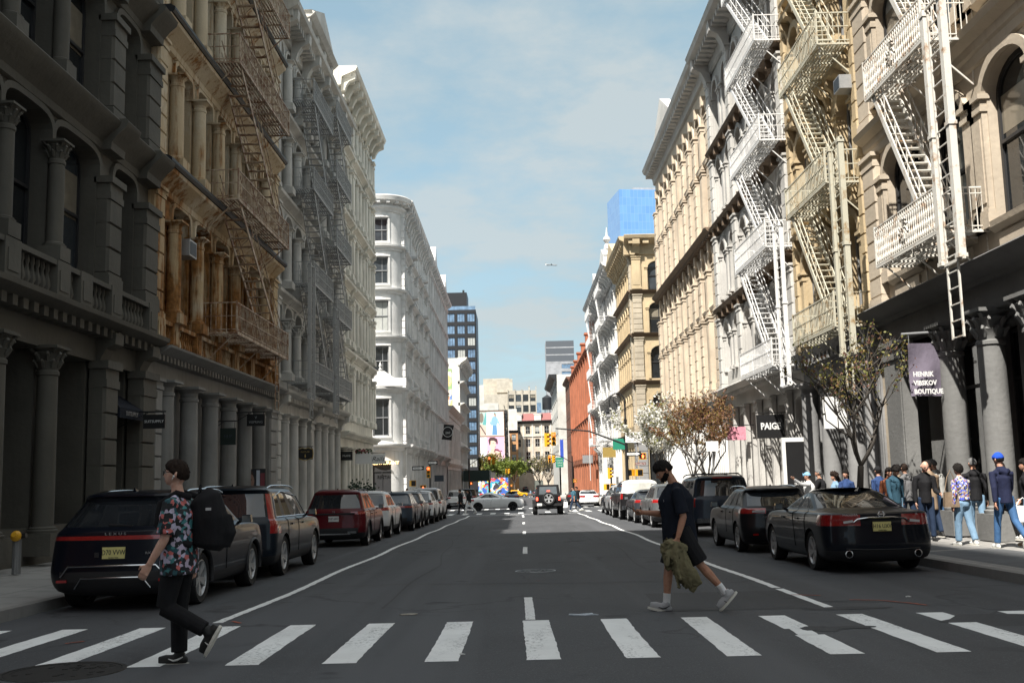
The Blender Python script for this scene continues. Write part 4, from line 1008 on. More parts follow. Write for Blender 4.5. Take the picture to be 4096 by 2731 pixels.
def right_4():
 b = Bld('cream_arcaded_building', 'long cream sandstone building with two tall arcades and rusticated piers', 'building', 1, 50.3, 70.9)
 b.tm = M_cream2
 n = 10; p = (70.5-50.7)/n; xs = [50.7+p*i for i in range(n+1)]
 for (z0, zs, lint0, lint1, zp, zt, z1) in ((5.64,6.1,9.35,9.95,11.75,12.75,13.5),(13.6,14.0,17.0,17.55,19.4,20.4,21.6)):
  for i in range(n):
   a, c = xs[i]+.36, xs[i+1]-.36; y0 = 50.32 if i == 0 else xs[i]; y1 = 70.88 if i == n-1 else xs[i+1]
   b.opening(b.wall, y0, y1, z0-.1, lint0, a, c, zs, lint0-.06, lint0-.03, 2, .3)
   b.opening(b.wall, y0, y1, lint0, z1+.12, a, c, lint1, zp, zt, 2., .3, n=14)
   g = (GL_MID, GL_DARK, GL_PALE)[(i*5) % 3]
   b.window(a, c, zs, lint0-.06, lint0-.05, 2, -.24, M_sashg, g, t=.1)
   b.window(a, c, lint1, zp, zt, 2., -.24, M_sashg, GL_DARK, t=.1)
   b.arch_trim(b.trim, a, c, zp, zt, 2., .22, 0, .14, 14)
   mb = MB()
   b.box(mb, (a+c)/2-.14, (a+c)/2+.14, 0, .26, zt-.1, zt+.45); mb.build('keystone', M_cream2, b.root)          # keystone
   b.cornice(a-.12, c+.12, lint1, [(.02,-.3),(.16,-.2),(.2,-.06),(.14,0)], M_cream2, 'lintel')
  for i, y in enumerate(xs):
   q = i in (0, 3, 4, 7, 8, 10) or i % 2 == 0
   y0, y1 = max(50.33, y-.34), min(70.87, y+.34)
   b.pilaster(y0, y1, z0+.05, lint0+.1, .22, M_cream2, .55 if q else 0, .25, .3)
   b.pilaster(y0, y1, lint0+.15, zp+.12, .2, M_cream2, .55 if q else 0, .3, .15)
 b.cornice(50.32, 70.88, 13.62, [(.02,-.6),(.1,-.55),(.16,-.35),(.45,-.2),(.55,-.1),(.58,0)], M_brownsill, 'string_course', dent=(.4,.18,.1,.4,-.42,-.2))
 b.cornice(50.32, 70.88, 22.7, [(.05,-1.1),(.15,-1.05),(.2,-.65),(.6,-.4),(.82,-.25),(.9,-.02),(.82,.04)], M_pale, 'roof_cornice', dent=(.62,.34,.1,.68,-.64,-.36))
 mb = MB(); u0, u1 = b.uu(58.5, 65.5); v = b.v(22.75); m = (u0+u1)/2
 mb.add([(u0,.8,v),(u1,.8,v),(m,.8,v+1.9),(u0,.2,v),(u1,.2,v),(m,.2,v+1.9)], [(0,1,2),(3,5,4),(0,3,4,1),(1,4,5,2),(2,5,3,0)]); mb.build('pediment', M_pale, b.root)
 b.cornice(50.32, 70.88, 5.64, [(.02,-.5),(.1,-.4),(.14,-.2),(.3,-.1),(.3,0)], M_cream2, 'sill_band', dent=(2.,.5,.1,.36,-.48,-.02))
 b.cornice(50.32, 70.88, 5.1, [(.05,-.8),(.05,-.4),(.2,-.34),(.4,-.2),(.5,-.05),(.5,0)], M_base2, dent=(.3,.16,.05,.38,-.4,-.2))
 # white boarded-up shopfront with battens
 w = MB(); a, c = b.uu(50.32, 70.0); w.box(a, c, -.2, .12, -.3, b.v(4.28))
 for i in range(40):
  x = a+.2+i*.49
  if x < c-.1: w.box(x, x+.06, .12, .15, -.3, b.v(4.25))
 w.build('hoarding', M_hoard, b.root)
 b.pilaster(70.02, 70.86, -1., 4.3, .2, M_base2, .5, .3, .5)
 b.body(22.6, 18, M_cream2, .9, 16); b.done(M_cream2)
M_hoard = masonry('white_boarding', (.78,.775,.76), (.55,.54,.52), .2, patch=.08)
right_4()
def right_5():
 b = Bld('ochre_corner_building', 'ochre stone corner building with quoins and dark sill bands beyond the crossing', 'building', 1, 87.7, 101.0)
 b.tm = M_och
 lv = [(5.02,5.7,7.7,8.3,9.25), (9.36,9.8,11.7,12.3,13.3), (13.4,13.7,15.5,16.05,17.0), (17.1,17.4,19.0,19.6,20.3)]
 n = 7; p = (101-88.9)/n
 for k, (z0, zs, zp, zt, z1) in enumerate(lv):
  for i in range(n):
   a = 88.7+i*p
   b.opening(b.wall, 87.72 if i == 0 else a, a+p if i < n-1 else 100.98, z0-.1, z1+.12, a+.36, a+p-.36, zs, zp, zt+.12, 2., .4, n=12)
   b.window(a+.36, a+p-.36, zs, zp, zt+.12, 2., -.35, M_sash, (GL_DARK, GL_MID)[(i+k) % 2])
   b.arch_trim(b.trim, a+.36, a+p-.36, zp, zt+.12, 2., .17, 0, .1, 12)
   b.pilaster(a-.14, a+.14, zs, zp+.05, .1, M_och, 0, .25, .2)
  b.cornice(87.3, 101., z0+.05, [(.02,-.32),(.1,-.28),(.14,-.14),(.34,-.1),(.4,0)], M_brownsill, 'sill_band')
 b.pilaster(87.74, 88.5, 5.1, 20.2, .16, M_ochq, .5, .4, .2)
 b.cornice(87.0, 101., 21.8, [(.05,-1.6),(.12,-1.55),(.16,-.7),(.7,-.4),(.95,-.28),(1.05,-.02),(.95,.03)], M_och, 'roof_cornice', brk=[(87.9+i*1.08,.4,.1,.85,-1.55,-.36) for i in range(13)])
 b.body(21.7, 14, M_och, .7, 14)
 mb = MB(); u0, u1 = b.uu(93., 100.); v = b.v(21.85); m = (u0+u1)/2
 mb.add([(u0,1.,v),(u1,1.,v),(m,1.,v+1.5),(u0,.2,v),(u1,.2,v),(m,.2,v+1.5)], [(0,1,2),(3,5,4),(0,3,4,1),(1,4,5,2),(2,5,3,0)]); mb.build('pediment', M_och, b.root)
 # grey ground storey
 for i in range(6):
  a = 88.9+i*2.
  b.opening(b.wall, a if i else 87.72, a+2. if i < 5 else 100.98, -1.6, 4.92, a+.35, a+1.65, -.6, 3.8, 4., 2, .4, -.05)
  b.window(a+.35, a+1.65, -.6, 3.8, 3.8, 2, -.4, M_sash, GL_DARK, rail=False, name='shop_window')
 b.pilaster(87.74, 88.6, -1.2, 4.3, .14, M_base2, .6, .3, .4)
 b.done(M_och)
 # the face towards the crossing (same building): its own facade frame, parented parts
 f = Bld('side_front', None, None, 0, 10.0, 24.2, 87.32, base=b.base)
 f.tm = M_och
 f.root.location = f.root.location
 wx = [12.42, 15.4, 18.4, 21.4]
 for k, (z0, zs, zp, zt, z1) in enumerate(lv):
  for i, x in enumerate(wx):
   y0 = 10.22 if i == 0 else (wx[i-1]+x)/2; y1 = 24.2 if i == 3 else (wx[i+1]+x)/2
   f.opening(f.wall, y0, y1, z0-.1, z1+.12, x-.82, x+.82, zs-.2, zp+.1, zt+.1, 2., .35, n=12)
   f.window(x-.82, x+.82, zs-.2, zp+.1, zt+.1, 2., -.28, M_sash, (GL_MID, GL_DARK, GL_DARK, GL_MID)[k], mull=1)
   f.arch_trim(f.trim, x-.84, x+.84, zp+.08, zt+.08, 2., .18, 0, .12, 12)
   for s_ in (-1, 1): f.pilaster(x+s_*.98-.1, x+s_*.98+.1, zs-.2, zp+.15, .09, M_och, 0, .18, .0)
  f.cornice(10.0, 24.2, z0+.05, [(.02,-.32),(.1,-.28),(.14,-.14),(.34,-.1),(.4,0)], M_brownsill, 'sill_band')
  f.pilaster(10.22, 10.98, z0+.15, z1-.2, .16, M_ochq if k < 3 else M_och, .5 if k < 3 else 0, .3, .2)
 f.cornice(9.6, 24.2, 21.8, [(.05,-1.6),(.12,-1.55),(.16,-.7),(.7,-.4),(.95,-.28),(1.05,-.02),(.95,.03)], M_och, 'roof_cornice', dent=(1.2,.5,.1,.8,-.7,-.42), brk=[(10.6,.6,.1,.9,-1.55,-.36)])
 for i in range(5):
  a = 10.22+i*2.6
  f.opening(f.wall, a, a+2.6, -1.5, 4.92, a+.9, a+2.1, -.7, 3.6, 3.8, 2, .4, 0)
  f.window(a+.9, a+2.1, -.7, 3.6, 3.6, 2, -.3, M_sash, GL_DARK, rail=False, name='shop_window')
 f.pilaster(10.24, 11.0, -1.2, 4.4, .12, M_base2, .6, .3, .4)
 f.cornice(10.0, 24.2, 5.0, [(.02,-.5),(.3,-.2),(.4,0)], M_base2, 'shop_cornice')
 f.done(M_och)
 # re-parent the side front to the building
 bpy.context.view_layer.update()
 Mi = b.root.matrix_world.inverted()
 for o in [x for x in bpy.data.objects if x.parent == f.root]:
  mw = f.root.matrix_world @ o.matrix_basis
  o.parent = b.root; o.matrix_basis = Mi @ mw
 bpy.data.objects.remove(f.root)
right_5()
def right_6():
 b = Bld('white_ornate_building', 'white ornate cast-iron building hung with a white fire escape beyond the ochre corner', 'building', 1, 101.1, 130.)
 b.tm = M_whiteR
 lv = [(5.,5.4,7.8,8.4,9.1), (9.3,9.6,12.,12.6,13.2), (13.4,13.7,15.8,16.4,17.), (17.2,17.5,19.6,20.2,20.8)]
 n = 12; p = (130-101.1)/n
 for k, (z0, zs, zp, zt, z1) in enumerate(lv):
  for i in range(n):
   a = 101.1+i*p
   b.opening(b.wall, a, a+p, z0-.1, z1+.2, a+.55, a+p-.55, zs, zp, zt, 2.4, .45, n=8)
   b.window(a+.55, a+p-.55, zs, zp, zt, 2.4, -.4, M_sashg, (GL_DARK, GL_MID)[(i+k) % 2], rail=False)
   b.arch_trim(b.trim, a+.55, a+p-.55, zp, zt, 2.4, .15, 0, .12, 8)
  for i in range(n+1): b.pilaster(max(101.12, 101.1+i*p-.3), min(129.98, 101.1+i*p+.3), z0, zp+.1, .24, M_whiteR, .6 if i % 3 == 0 else 0, .4, .3)
  b.cornice(101.1, 130., z0+.05, [(.02,-.5),(.14,-.4),(.4,-.2),(.8,-.12),(.85,0)] if k else P_SILL, M_whiteR, brk=[(101.6+i*2.4,.3,.1,.7,-.85,-.15) for i in range(12)])
 b.cornice(100.9, 130., 22.5, [(.05,-1.3),(.2,-1.2),(.25,-.7),(1.,-.4),(1.3,-.25),(1.4,0)], M_whiteR, 'roof_cornice', brk=[(101.6+i*1.8,.5,.1,1.2,-1.6,-.36) for i in range(16)])
 mb = MB(); u = b.u(106.); v = b.v(22.5)
 mb.box(u-2.5,u+2.5,-.4,.9,v,v+1.3); mb.add([(u-2.6,.9,v+1.3),(u+2.6,.9,v+1.3),(u,.9,v+2.4),(u-2.6,-.4,v+1.3),(u+2.6,-.4,v+1.3),(u,-.4,v+2.4)],[(0,1,2),(3,5,4),(0,3,4,1),(1,4,5,2),(2,5,3,0)])
 u = b.u(118.); mb.add([(u-3,.9,v),(u+3,.9,v),(u,.9,v+2.2),(u-3,-.4,v),(u+3,-.4,v),(u,-.4,v+2.2)],[(0,1,2),(3,5,4),(0,3,4,1),(1,4,5,2),(2,5,3,0)])
 mb.build('gable', M_whiteR, b.root)
 mb = MB(); mb.lathe([(.35,b.v(24.9)),(.3,b.v(25.3)),(.12,b.v(25.5)),(.4,b.v(25.9)),(.36,b.v(26.1)),(.1,b.v(26.4)),(.03,b.v(27.2)),(0,b.v(27.3))], b.u(106.), .25, 10)
 mb.build('finial', M_whiteR, b.root, 40)
 for i in range(n):
  a = 101.1+i*p
  b.opening(b.wall, a, a+p, -2., 4.9, a+.3, a+p-.3, -.8, 4., 4.1, 2, .5, -.05)
  b.window(a+.3, a+p-.3, -.8, 4., 4., 2, -.5, M_sash, (GL_DARK, GL_MID)[i % 2], rail=False, name='shop_window')
  b.pilaster(a+.02, a+.28, -1.2, 4.85, .15, M_whiteR, 0, .3, .4)
 b.body(22.4, 14, M_whiteR, .8, 12); b.done(M_whiteR)
right_6()
# ------------------------------------------------------------------ farther buildings
M_brick = masonry('red_brick', (.42,.155,.085), (.24,.085,.05), .35)
M_brownbr = masonry('brown_brick', (.17,.085,.06), (.09,.05,.04), .4)
M_dkmetal = plain('dark_tower_metal', (.03,.031,.034), .45, .3)
M_limest = masonry('far_limestone', (.47,.43,.36), (.30,.27,.22), .2)
M_paleW = masonry('far_pale_wall', (.60,.59,.55), (.4,.38,.35), .2)
M_conc = masonry('far_concrete', (.36,.37,.39), (.25,.26,.27), .2)
M_skyglass = glass('sky_glass', (.10,.16,.24), .06, 1., 0)
def blueglass():
 m, nt, b = _new('blue_curtain_wall')
 v = mapped(nt, (1,1,1), 'obj')
 br = N(nt, 'ShaderNodeTexBrick'); br.offset = 0.; br.inputs['Scale'].default_value = 1.; br.inputs['Brick Width'].default_value = 1.6; br.inputs['Row Height'].default_value = 3.4
 br.inputs['Mortar Size'].default_value = .05; br.inputs['Color1'].default_value = (.12,.27,.55,1); br.inputs['Color2'].default_value = (.15,.32,.60,1); br.inputs['Mortar'].default_value = (.22,.36,.56,1)
 sp = N(nt, 'ShaderNodeSeparateXYZ'); nt.links.new(v, sp.inputs[0]); cb = N(nt, 'ShaderNodeCombineXYZ')
 ad = N(nt, 'ShaderNodeMath', operation='ADD'); nt.links.new(sp.outputs['X'], ad.inputs[0]); nt.links.new(sp.outputs['Y'], ad.inputs[1])
 nt.links.new(ad.outputs[0], cb.inputs[0]); nt.links.new(sp.outputs['Z'], cb.inputs[1]); nt.links.new(cb.outputs[0], br.inputs['Vector'])
 nt.links.new(br.outputs['Color'], b.inputs['Base Color']); b.inputs['Roughness'].default_value = .12; b.inputs['Specular IOR Level'].default_value = 1.
 return m
M_blueg = blueglass()
def left_F():
 b = Bld('low_white_building', 'low white storefront building with a heavy cornice just before the mural', 'building', -1, 148., 182., base=gz(150))
 b.tm = M_paleW
 for i in range(10):
  a = 148+i*3.4
  b.opening(b.wall, a, a+3.4, 3.8, 10.6, a+.9, a+2.5, 4.8, 9.6, 9.8, 2, .4)
  b.window(a+.9, a+2.5, 4.8, 9.6, 9.6, 2, -.35, M_sashg, GL_MID, rail=False)
  b.opening(b.wall, a, a+3.4, -2., 3.8, a+.4, a+3., -1.2, 2.9, 3., 2, .4)
  b.window(a+.4, a+3., -1.2, 2.9, 2.9, 2, -.35, M_sash, GL_DARK, rail=False, name='shop_window')
 b.cornice(148., 182., 3.9, [(.05,-.5),(.3,-.2),(.35,0)], M_paleW)
 b.cornice(147.8, 182., 12., [(.05,-1.4),(.15,-1.3),(.2,-.8),(.7,-.4),(.9,-.05),(.8,0)], M_paleW)
 b.body(11.8, 18, M_paleW, .6, 12); b.done(M_paleW)
 b = Bld('mural_building', 'white building whose bare side wall carries a tall colourful mural', 'building', -1, 182.2, 208., base=gz(182))
 b.tm = M_paleW
 for z0 in (3.5, 7.3, 11.1, 14.9, 18.7):
  for i in range(6):
   a = 182.4+i*4.2
   b.opening(b.wall, a, a+4.2, z0, z0+3.8, a+1., a+3.2, z0+.8, z0+3., z0+3.3, 2, .4, n=6)
   b.window(a+1., a+3.2, z0+.8, z0+3., z0+3.3, 2, -.35, M_sashg, GL_MID, rail=False)
  b.cornice(182.2, 207.5, z0+3.8, [(.02,-.5),(.3,-.3),(.8,-.1),(.8,0)], M_paleW)
 b.cornice(182.0, 208., 22.9, [(.05,-1.4),(.3,-1.),(1.2,-.4),(1.4,0)], M_paleW, 'roof_cornice', brk=[(183+i*3.4,.6,.1,1.2,-1.9,-.4) for i in range(8)])
 b.body(22.8, 18, M_paleW, .6, 10, z0=-1.); b.done(M_paleW)
 # the mural: painted panel of coloured shapes on the wall towards the camera
 m, nt, bs = _new('mural_paint')
 v = mapped(nt, (1,1,1), 'obj')
 vo = N(nt, 'ShaderNodeTexVoronoi'); vo.inputs['Scale'].default_value = 1.1
 nz = N(nt, 'ShaderNodeTexNoise'); nz.inputs['Scale'].default_value = .7; nt.links.new(v, nz.inputs['Vector'])
 ad = N(nt, 'ShaderNodeVectorMath', operation='MULTIPLY_ADD'); ad.inputs[1].default_value = (2.,2.,2.); nt.links.new(nz.outputs['Color'], ad.inputs[0]); nt.links.new(v, ad.inputs[2]); nt.links.new(ad.outputs[0], vo.inputs['Vector'])
 cr = N(nt, 'ShaderNodeValToRGB'); cr.color_ramp.interpolation = 'CONSTANT'
 cols = [(.10,.38,.60),(.60,.45,.20),(.62,.30,.13),(.16,.45,.55),(.72,.66,.50),(.25,.38,.16),(.55,.48,.42),(.12,.20,.42)]
 while len(cr.color_ramp.elements) < len(cols): cr.color_ramp.elements.new(.5)
 for i, c in enumerate(cols): cr.color_ramp.elements[i].position = i/len(cols); cr.color_ramp.elements[i].color = c4(c)
 sp = N(nt, 'ShaderNodeSeparateColor'); nt.links.new(vo.outputs['Color'], sp.inputs[0]); nt.links.new(sp.outputs[0], cr.inputs[0])
 nt.links.new(cr.outputs[0], bs.inputs['Base Color']); bs.inputs['Roughness'].default_value = .7
 mb = MB(); mb.box(-13.9, -11.1, 182.12, 182.2, 11.7, 20.9)
 o = mb.build('wall_mural', m); tag(o, 'tall colourful abstract mural on the bare white side wall', 'mural')
 bpy.data.objects[o.name].location = (0,0,0)
left_F()
def tower():
 b = Bld('dark_tower', 'dark metal tower with square windows and a black rooftop box on the left skyline', 'building', 0, -19.8, -9.1, 250., base=gz(250))
 b.tm = M_dkmetal
 f = MB(); nC = 4; xs = [-18.9+i*2.45 for i in range(nC+1)]
 zt = 42.5; h = 2.93
 nf = 14
 for j in range(nf):
  z1 = zt - .5 - j*h; z0 = z1 - h
  for i in range(nC):
   b.opening(b.wall, xs[i], xs[i+1], z0, z1, xs[i]+.3, xs[i+1]-.3, z0+.45, z1-.35, z1-.35, 2, .25)
   b.window(xs[i]+.3, xs[i+1]-.3, z0+.45, z1-.35, z1-.35, 2, -.2, M_dkmetal, M_skyglass if (i+j) % 5 else GL_PALE, mull=2, rail=False)
 b.box(b.wall, -19.8, -18.9, -.3, 0, -1, zt); b.box(b.wall, -9.1, -9.2, -.3, 0, -1, zt); b.box(b.wall, -19.8, -9.1, -.3, 0, zt-.5, zt); b.box(b.wall, -18.9, -9.1, -.3, 0, -1, zt-.5-nf*h)
 u0, u1 = b.uu(-19.8, -9.1)
 mb = MB(); mb.box(u0+.05, u1-.05, -16, -.28, -1, b.v(zt)-.02); mb.build('building_body', M_dkmetal, b.root)
 mb = MB(); a, c = b.uu(-18.9, -11.3); mb.box(a, c, -10, -1.2, b.v(zt), b.v(47.)); mb.box(b.u(-12.), b.u(-12.5), -5, -4.5, b.v(47.), b.v(48.2)); mb.build('rooftop_box', M_dkmetal, b.root)
 mb = MB(); a, c = b.uu(-19.7, -9.2); mb.box(a, c, -.1, -.02, b.v(zt), b.v(zt+.9)); mb.build('glass_parapet', M_skyglass, b.root)
 b.done(M_dkmetal)
tower()
def right_7():
 b = Bld('red_brick_building', 'tall red brick building with stepped brick parapet beyond the white fire escape', 'building', 1, 130.2, 186., base=gz(131))
 b.tm = M_brick
 n = 12; p = 55.8/n
 for (z0, z1, zt) in ((4.6, 9.4, 8.6), (9.4, 17.8, 17.)):
  for i in range(n):
   a = 130.2+i*p
   b.opening(b.wall, a, a+p, z0, z1, a+1.4, a+p-1.4, z0+.7, zt-.9, zt, 2, .7, n=8)
   b.window(a+1.4, a+p-1.4, z0+.7, zt-.9, zt, 2, -.65, M_sash, GL_DARK, rail=False)
 for i in range(n+1): b.pilaster(max(130.22, 130.2+i*p-.5), min(185.98, 130.2+i*p+.5), 4.2, 18.2, .35, M_brick, 0, .5, .3)
 b.box(b.wall, 130.2, 186, -.3, 0, 17.8, 18.6)
 b.cornice(130.2, 186, 18.7, [(.05,-.6),(.3,-.4),(.6,-.1),(.6,0)], M_brick, 'parapet', brk=[(131+i*2.3,.4,.05,.5,-.9,-.1) for i in range(24)])
 b.cornice(130.2, 186, 9.5, [(.05,-.6),(.3,-.3),(.45,0)], M_brick, 'string_course')
 for i, (y, h) in enumerate(((130.9, 3.2),(139.5,1.8),(148.8,1.6),(158.,1.4),(167.,1.2),(176.,1.2))):
  mb = MB(); a, c = b.uu(y-.65, y+.65); mb.box(a, c, -.6, .5, b.v(18.7), b.v(18.7+h)); mb.box(a-.15, c+.15, -.7, .65, b.v(18.7+h), b.v(18.95+h)); mb.build('chimney', M_brick, b.root)
 for i in range(n):
  a = 130.2+i*p
  b.opening(b.wall, a, a+p, -2.5, 4.6, a+.6, a+p-.6, -1.3, 3.2, 3.6, 2, .6, n=6)
  b.window(a+.6, a+p-.6, -1.3, 3.2, 3.6, 2, -.5, M_sash, GL_DARK, rail=False, name='shop_window')
 b.body(18.6, 14, M_brick, .9, 10); b.done(M_brick)
right_7()
def grid_front(b, x0, x1, z0, z1, nx, nz, wx, wz, fm, gm, mull=1, rail=True, pairs=False):
 px, pz = (x1-x0)/nx, (z1-z0)/nz
 for j in range(nz):
  for i in range(nx):
   a, c = x0+i*px, x0+(i+1)*px; y0, y1 = z0+j*pz, z0+(j+1)*pz; m = (a+c)/2
   b.opening(b.wall, a, c, y0, y1, m-wx/2, m+wx/2, y0+(pz-wz)*.4, y0+(pz-wz)*.4+wz, y0+(pz-wz)*.4+wz, 2, .3)
   g = gm[(i*7+j*3) % len(gm)]
   b.window(m-wx/2, m+wx/2, y0+(pz-wz)*.4, y0+(pz-wz)*.4+wz, y0+(pz-wz)*.4+wz, 2, -.25, fm, g, mull=mull, rail=rail)
def slab_body(b, x0, x1, z0, z1, depth, mat, name='building_body'):
 u0, u1 = b.uu(x0, x1); mb = MB(); mb.box(u0+.01, u1-.01, -depth, -.31, b.v(z0), b.v(z1)); mb.build(name, mat, b.root)
def far_all():
 # brown narrow building and the cream party wall beside it
 b = Bld('brown_brick_building', 'narrow brown brick building just beyond the red brick one', 'building', 1, 187., 203., x0=XR-.3, base=gz(187))
 b.tm = M_brownbr
 for j in range(5):
  for i in range(4):
   a = 187+i*4; z = 3.4+j*3.1
   b.opening(b.wall, a, a+4, z, z+3.1, a+1.2, a+2.8, z+.7, z+2.5, z+2.7, 2, .3, n=6); b.window(a+1.2, a+2.8, z+.7, z+2.5, z+2.7, 2, -.25, M_sash, GL_DARK, rail=False)
 b.box(b.wall, 187, 203, -.3, 0, -2, 3.4); b.cornice(187, 203, 19.5, [(.05,-.6),(.5,-.3),(.6,0)], M_brownbr); b.body(19.2, 14, M_brownbr, .5, 8); b.done(M_brownbr)
 b = Bld('cream_party_wall_building', 'cream building with a plain sunlit party wall and dark cornice, far right', 'building', 1, 206., 240., x0=8.4, base=gz(206))
 b.tm = M_paleW
 for j in range(5):
  for i in range(5):
   a = 206.3+i*6.6; z = 4.+j*3.4
   b.opening(b.wall, a, a+6.6, z, z+3.4, a+1.2, a+5., z+.7, z+2.7, z+2.9, 2, .3, n=6); b.window(a+1.2, a+5., z+.7, z+2.7, z+2.9, 2, -.25, M_sashg, GL_MID, rail=False)
 b.box(b.wall, 206, 240, -.3, 0, -2, 4.)
 b.cornice(206.4, 240, 21.9, [(.05,-1.8),(.2,-1.6),(.3,-1.),(1.4,-.4),(1.6,0)], M_dkmetal, 'roof_cornice'); b.body(21.8, 14, M_paleW, .5, 12); b.done(M_paleW)
 # grey boarded scaffold in front of it (sidewalk shed column of grey netting)
 # building closing the vista, red mansard
 b = Bld('red_roofed_building', 'white stone building with red mansard roof closing the far end of the street', 'building', 0, -1., 14.5, 330., base=gz(330))
 grid_front(b, -1., 14.5, 2.5, 18.7, 5, 4, 1.5, 2.5, M_sashw, [GL_DARK, GL_MID], 1, True)
 for z in (6.5, 14.6): b.cornice(-1., 14.5, z, [(.02,-.4),(.3,-.1),(.3,0)], M_paleW, 'string_course')
 b.box(b.wall, -1, 14.5, -.3, 0, -3, 2.5)
 for i in range(6): b.pilaster(-1+i*3.02, -.6+i*3.02, 2.5, 18.6, .15, M_paleW, 0, .3, .3)
 b.cornice(-1.3, 14.8, 19.5, [(.05,-.9),(.3,-.7),(1.,-.3),(1.1,0)], M_dkmetal, 'roof_cornice')
 u0, u1 = b.uu(-1., 14.5); mb = MB(); v = b.v(19.5); mb.extr([(-.2,v),(-1.6,v+2.4),(-12,v+2.4),(-12,v)], u0, u1); mb.build('mansard_roof', plain('red_mansard', (.22,.06,.055), .6), b.root)
 mb = MB()
 for x in (0.6, 7.0, 12.6): a = b.u(x); mb.box(a-1.1, a+1.1, -1.4, .05, v, v+1.9); mb.box(a-1.3,a+1.3,-1.5,.15,v+1.9,v+2.2)
 mb.build('dormer', M_paleW, b.root); slab_body(b, -1, 14.5, -2, 19.4, 14, M_paleW)
 b.done(masonry('buff_brick_far', (.56,.49,.40), (.4,.33,.26), .2)); b.root.rotation_euler = (0, 0, PI-rad(16))
 # pale narrow building with balconies at its right
 b = Bld('grey_balcony_building', 'pale slim building with a column of dark balconies right of the red mansard roof', 'building', 0, 11.4, 17.5, 312., base=gz(312))
 b.tm = M_paleW
 grid_front(b, 11.4, 17.5, 3., 22.5, 2, 6, 2.2, 2.5, M_sash, [GL_MID, GL_DARK], 1, False); b.box(b.wall, 11.4, 17.5, -.3, 0, -3, 3.); slab_body(b, 11.4, 17.5, -2, 22.4, 12, M_paleW); b.done(M_paleW)
 mb = MB()
 for j in range(6): mb.box(b.u(12.), b.u(14.4), 0, 1.1, b.v(3.2+j*3.25), b.v(4.2+j*3.25))
 mb.build('balcony', M_dkmetal, b.root)
 # big beige stepped block
 b = Bld('beige_office_block', 'large beige stepped office block rising over the billboards', 'building', 0, -9.5, 9.3, 450., base=gz(450))
 b.tm = M_limest
 grid_front(b, -3.2, 9.3, 6., 38.4, 4, 7, 2.3, 3., M_sash, [GL_DARK, GL_MID, GL_DARK], 1, True)
 b.box(b.wall, -3.2, 9.3, -.3, 0, -3, 6.); slab_body(b, -3.2, 9.3, -2, 39.2, 20, M_limest)
 for i in range(5): b.pilaster(max(-3.2, -3.5+i*3.13), min(9.3, -2.9+i*3.13), 6, 39. + (2. if i in (3,4) else .6), .3, M_limest, 0, .3, .3)
 u = b.u
 mb = MB(); mb.box(u(-16.), u(-3.3), -16, -2., b.v(-2), b.v(38.)); mb.box(u(-16.), u(-3.), -14, -6, b.v(38.), b.v(42.)); mb.box(u(-14.), u(-2.5), -20, -9, b.v(42.), b.v(45.5)); mb.box(u(-8.), u(-1.), -18, -5, b.v(39.), b.v(44.8)); mb.build('setback_tower', M_limest, b.root)
 b.done(M_limest)
 # grey blue tower right
 b = Bld('grey_tower', 'grey tower with dark glass top floors on the skyline right of centre', 'building', 0, 17., 32., 550., base=gz(550))
 b.tm = M_conc
 slab_body(b, 17., 32., -2, 73.5, 16, M_conc)
 b.box(b.wall, 17, 24.8, -.3, 0, 0, 62); 
 for j in range(9):
  z = 26+j*4.
  b.opening(b.wall, 24.8, 32., z, z+4, 25.2, 31.7, z+.8, z+3.2, z+3.2, 2, .3); b.window(25.2, 31.7, z+.8, z+3.2, z+3.2, 2, -.25, M_sash, M_skyglass, mull=3, rail=False)
 b.box(b.wall, 24.8, 32, -.3, 0, 0, 26)
 for j in range(3): 
  b.box(b.wall, 17, 32, -.3, .05, 62+j*3.9, 62.6+j*3.9)
  b.box(b.trim, 17.05, 31.95, -.3, 0, 62.6+j*3.9, 65.9+j*3.9)
 b.done(M_conc, plain('dark_louvre', (.10,.11,.125), .4))
 # blue glass tower
 o = MB(); o.box(-11, 11, 0, 22, -2, 119); o.box(-11.6, -8, 2, 22, -2, 93)
 t = empty('blue_glass_tower', (56., 420, gz(420)), rad(8), 'bright blue glass tower rising behind the buildings on the right', 'building')
 o.build('glass_body', M_blueg, t); mb = MB(); mb.box(-4, 10, 4, 18, 119, 121); mb.build('rooftop_plant', M_conc, t)
 # low dark block with water tank
 b = Bld('low_grey_block', 'low grey block with a round water tank below the grey tower', 'building', 0, 8.5, 20., 480., base=gz(480))
 b.tm = M_limest
 grid_front(b, 8.5, 20., 4., 28., 4, 6, 1.6, 2.2, M_sash, [GL_DARK], 0, False); b.box(b.wall, 8.5, 20, -.3, 0, -3, 4.); slab_body(b, 8.5, 20., -2, 28., 14, M_conc); b.done(M_limest)
 mb = MB(); mb.lathe([(2.4, 31.), (2.4, 36.5), (.1, 38.)], b.u(15.), -5, 14)
 for q in range(4): a = PI/4+q*PI/2; mb.bar((b.u(15.)+1.6*math.cos(a), -5+1.6*math.sin(a), 28.), (b.u(15.)+1.6*math.cos(a), -5+1.6*math.sin(a), 31.), .25)
 mb.build('water_tank', M_dkmetal, b.root, 40)
 mb = MB(); mb.box(b.u(9.), b.u(12.), -6, -1, 28.2, 34.); mb.build('rooftop_box', M_skyglass, b.root)
 # orange-brown tenement between billboards and the vista building
 b = Bld('orange_tenement', 'slim orange brick tenement with arched windows beside the billboards', 'building', 0, -2.0, .6, 318., base=gz(318))
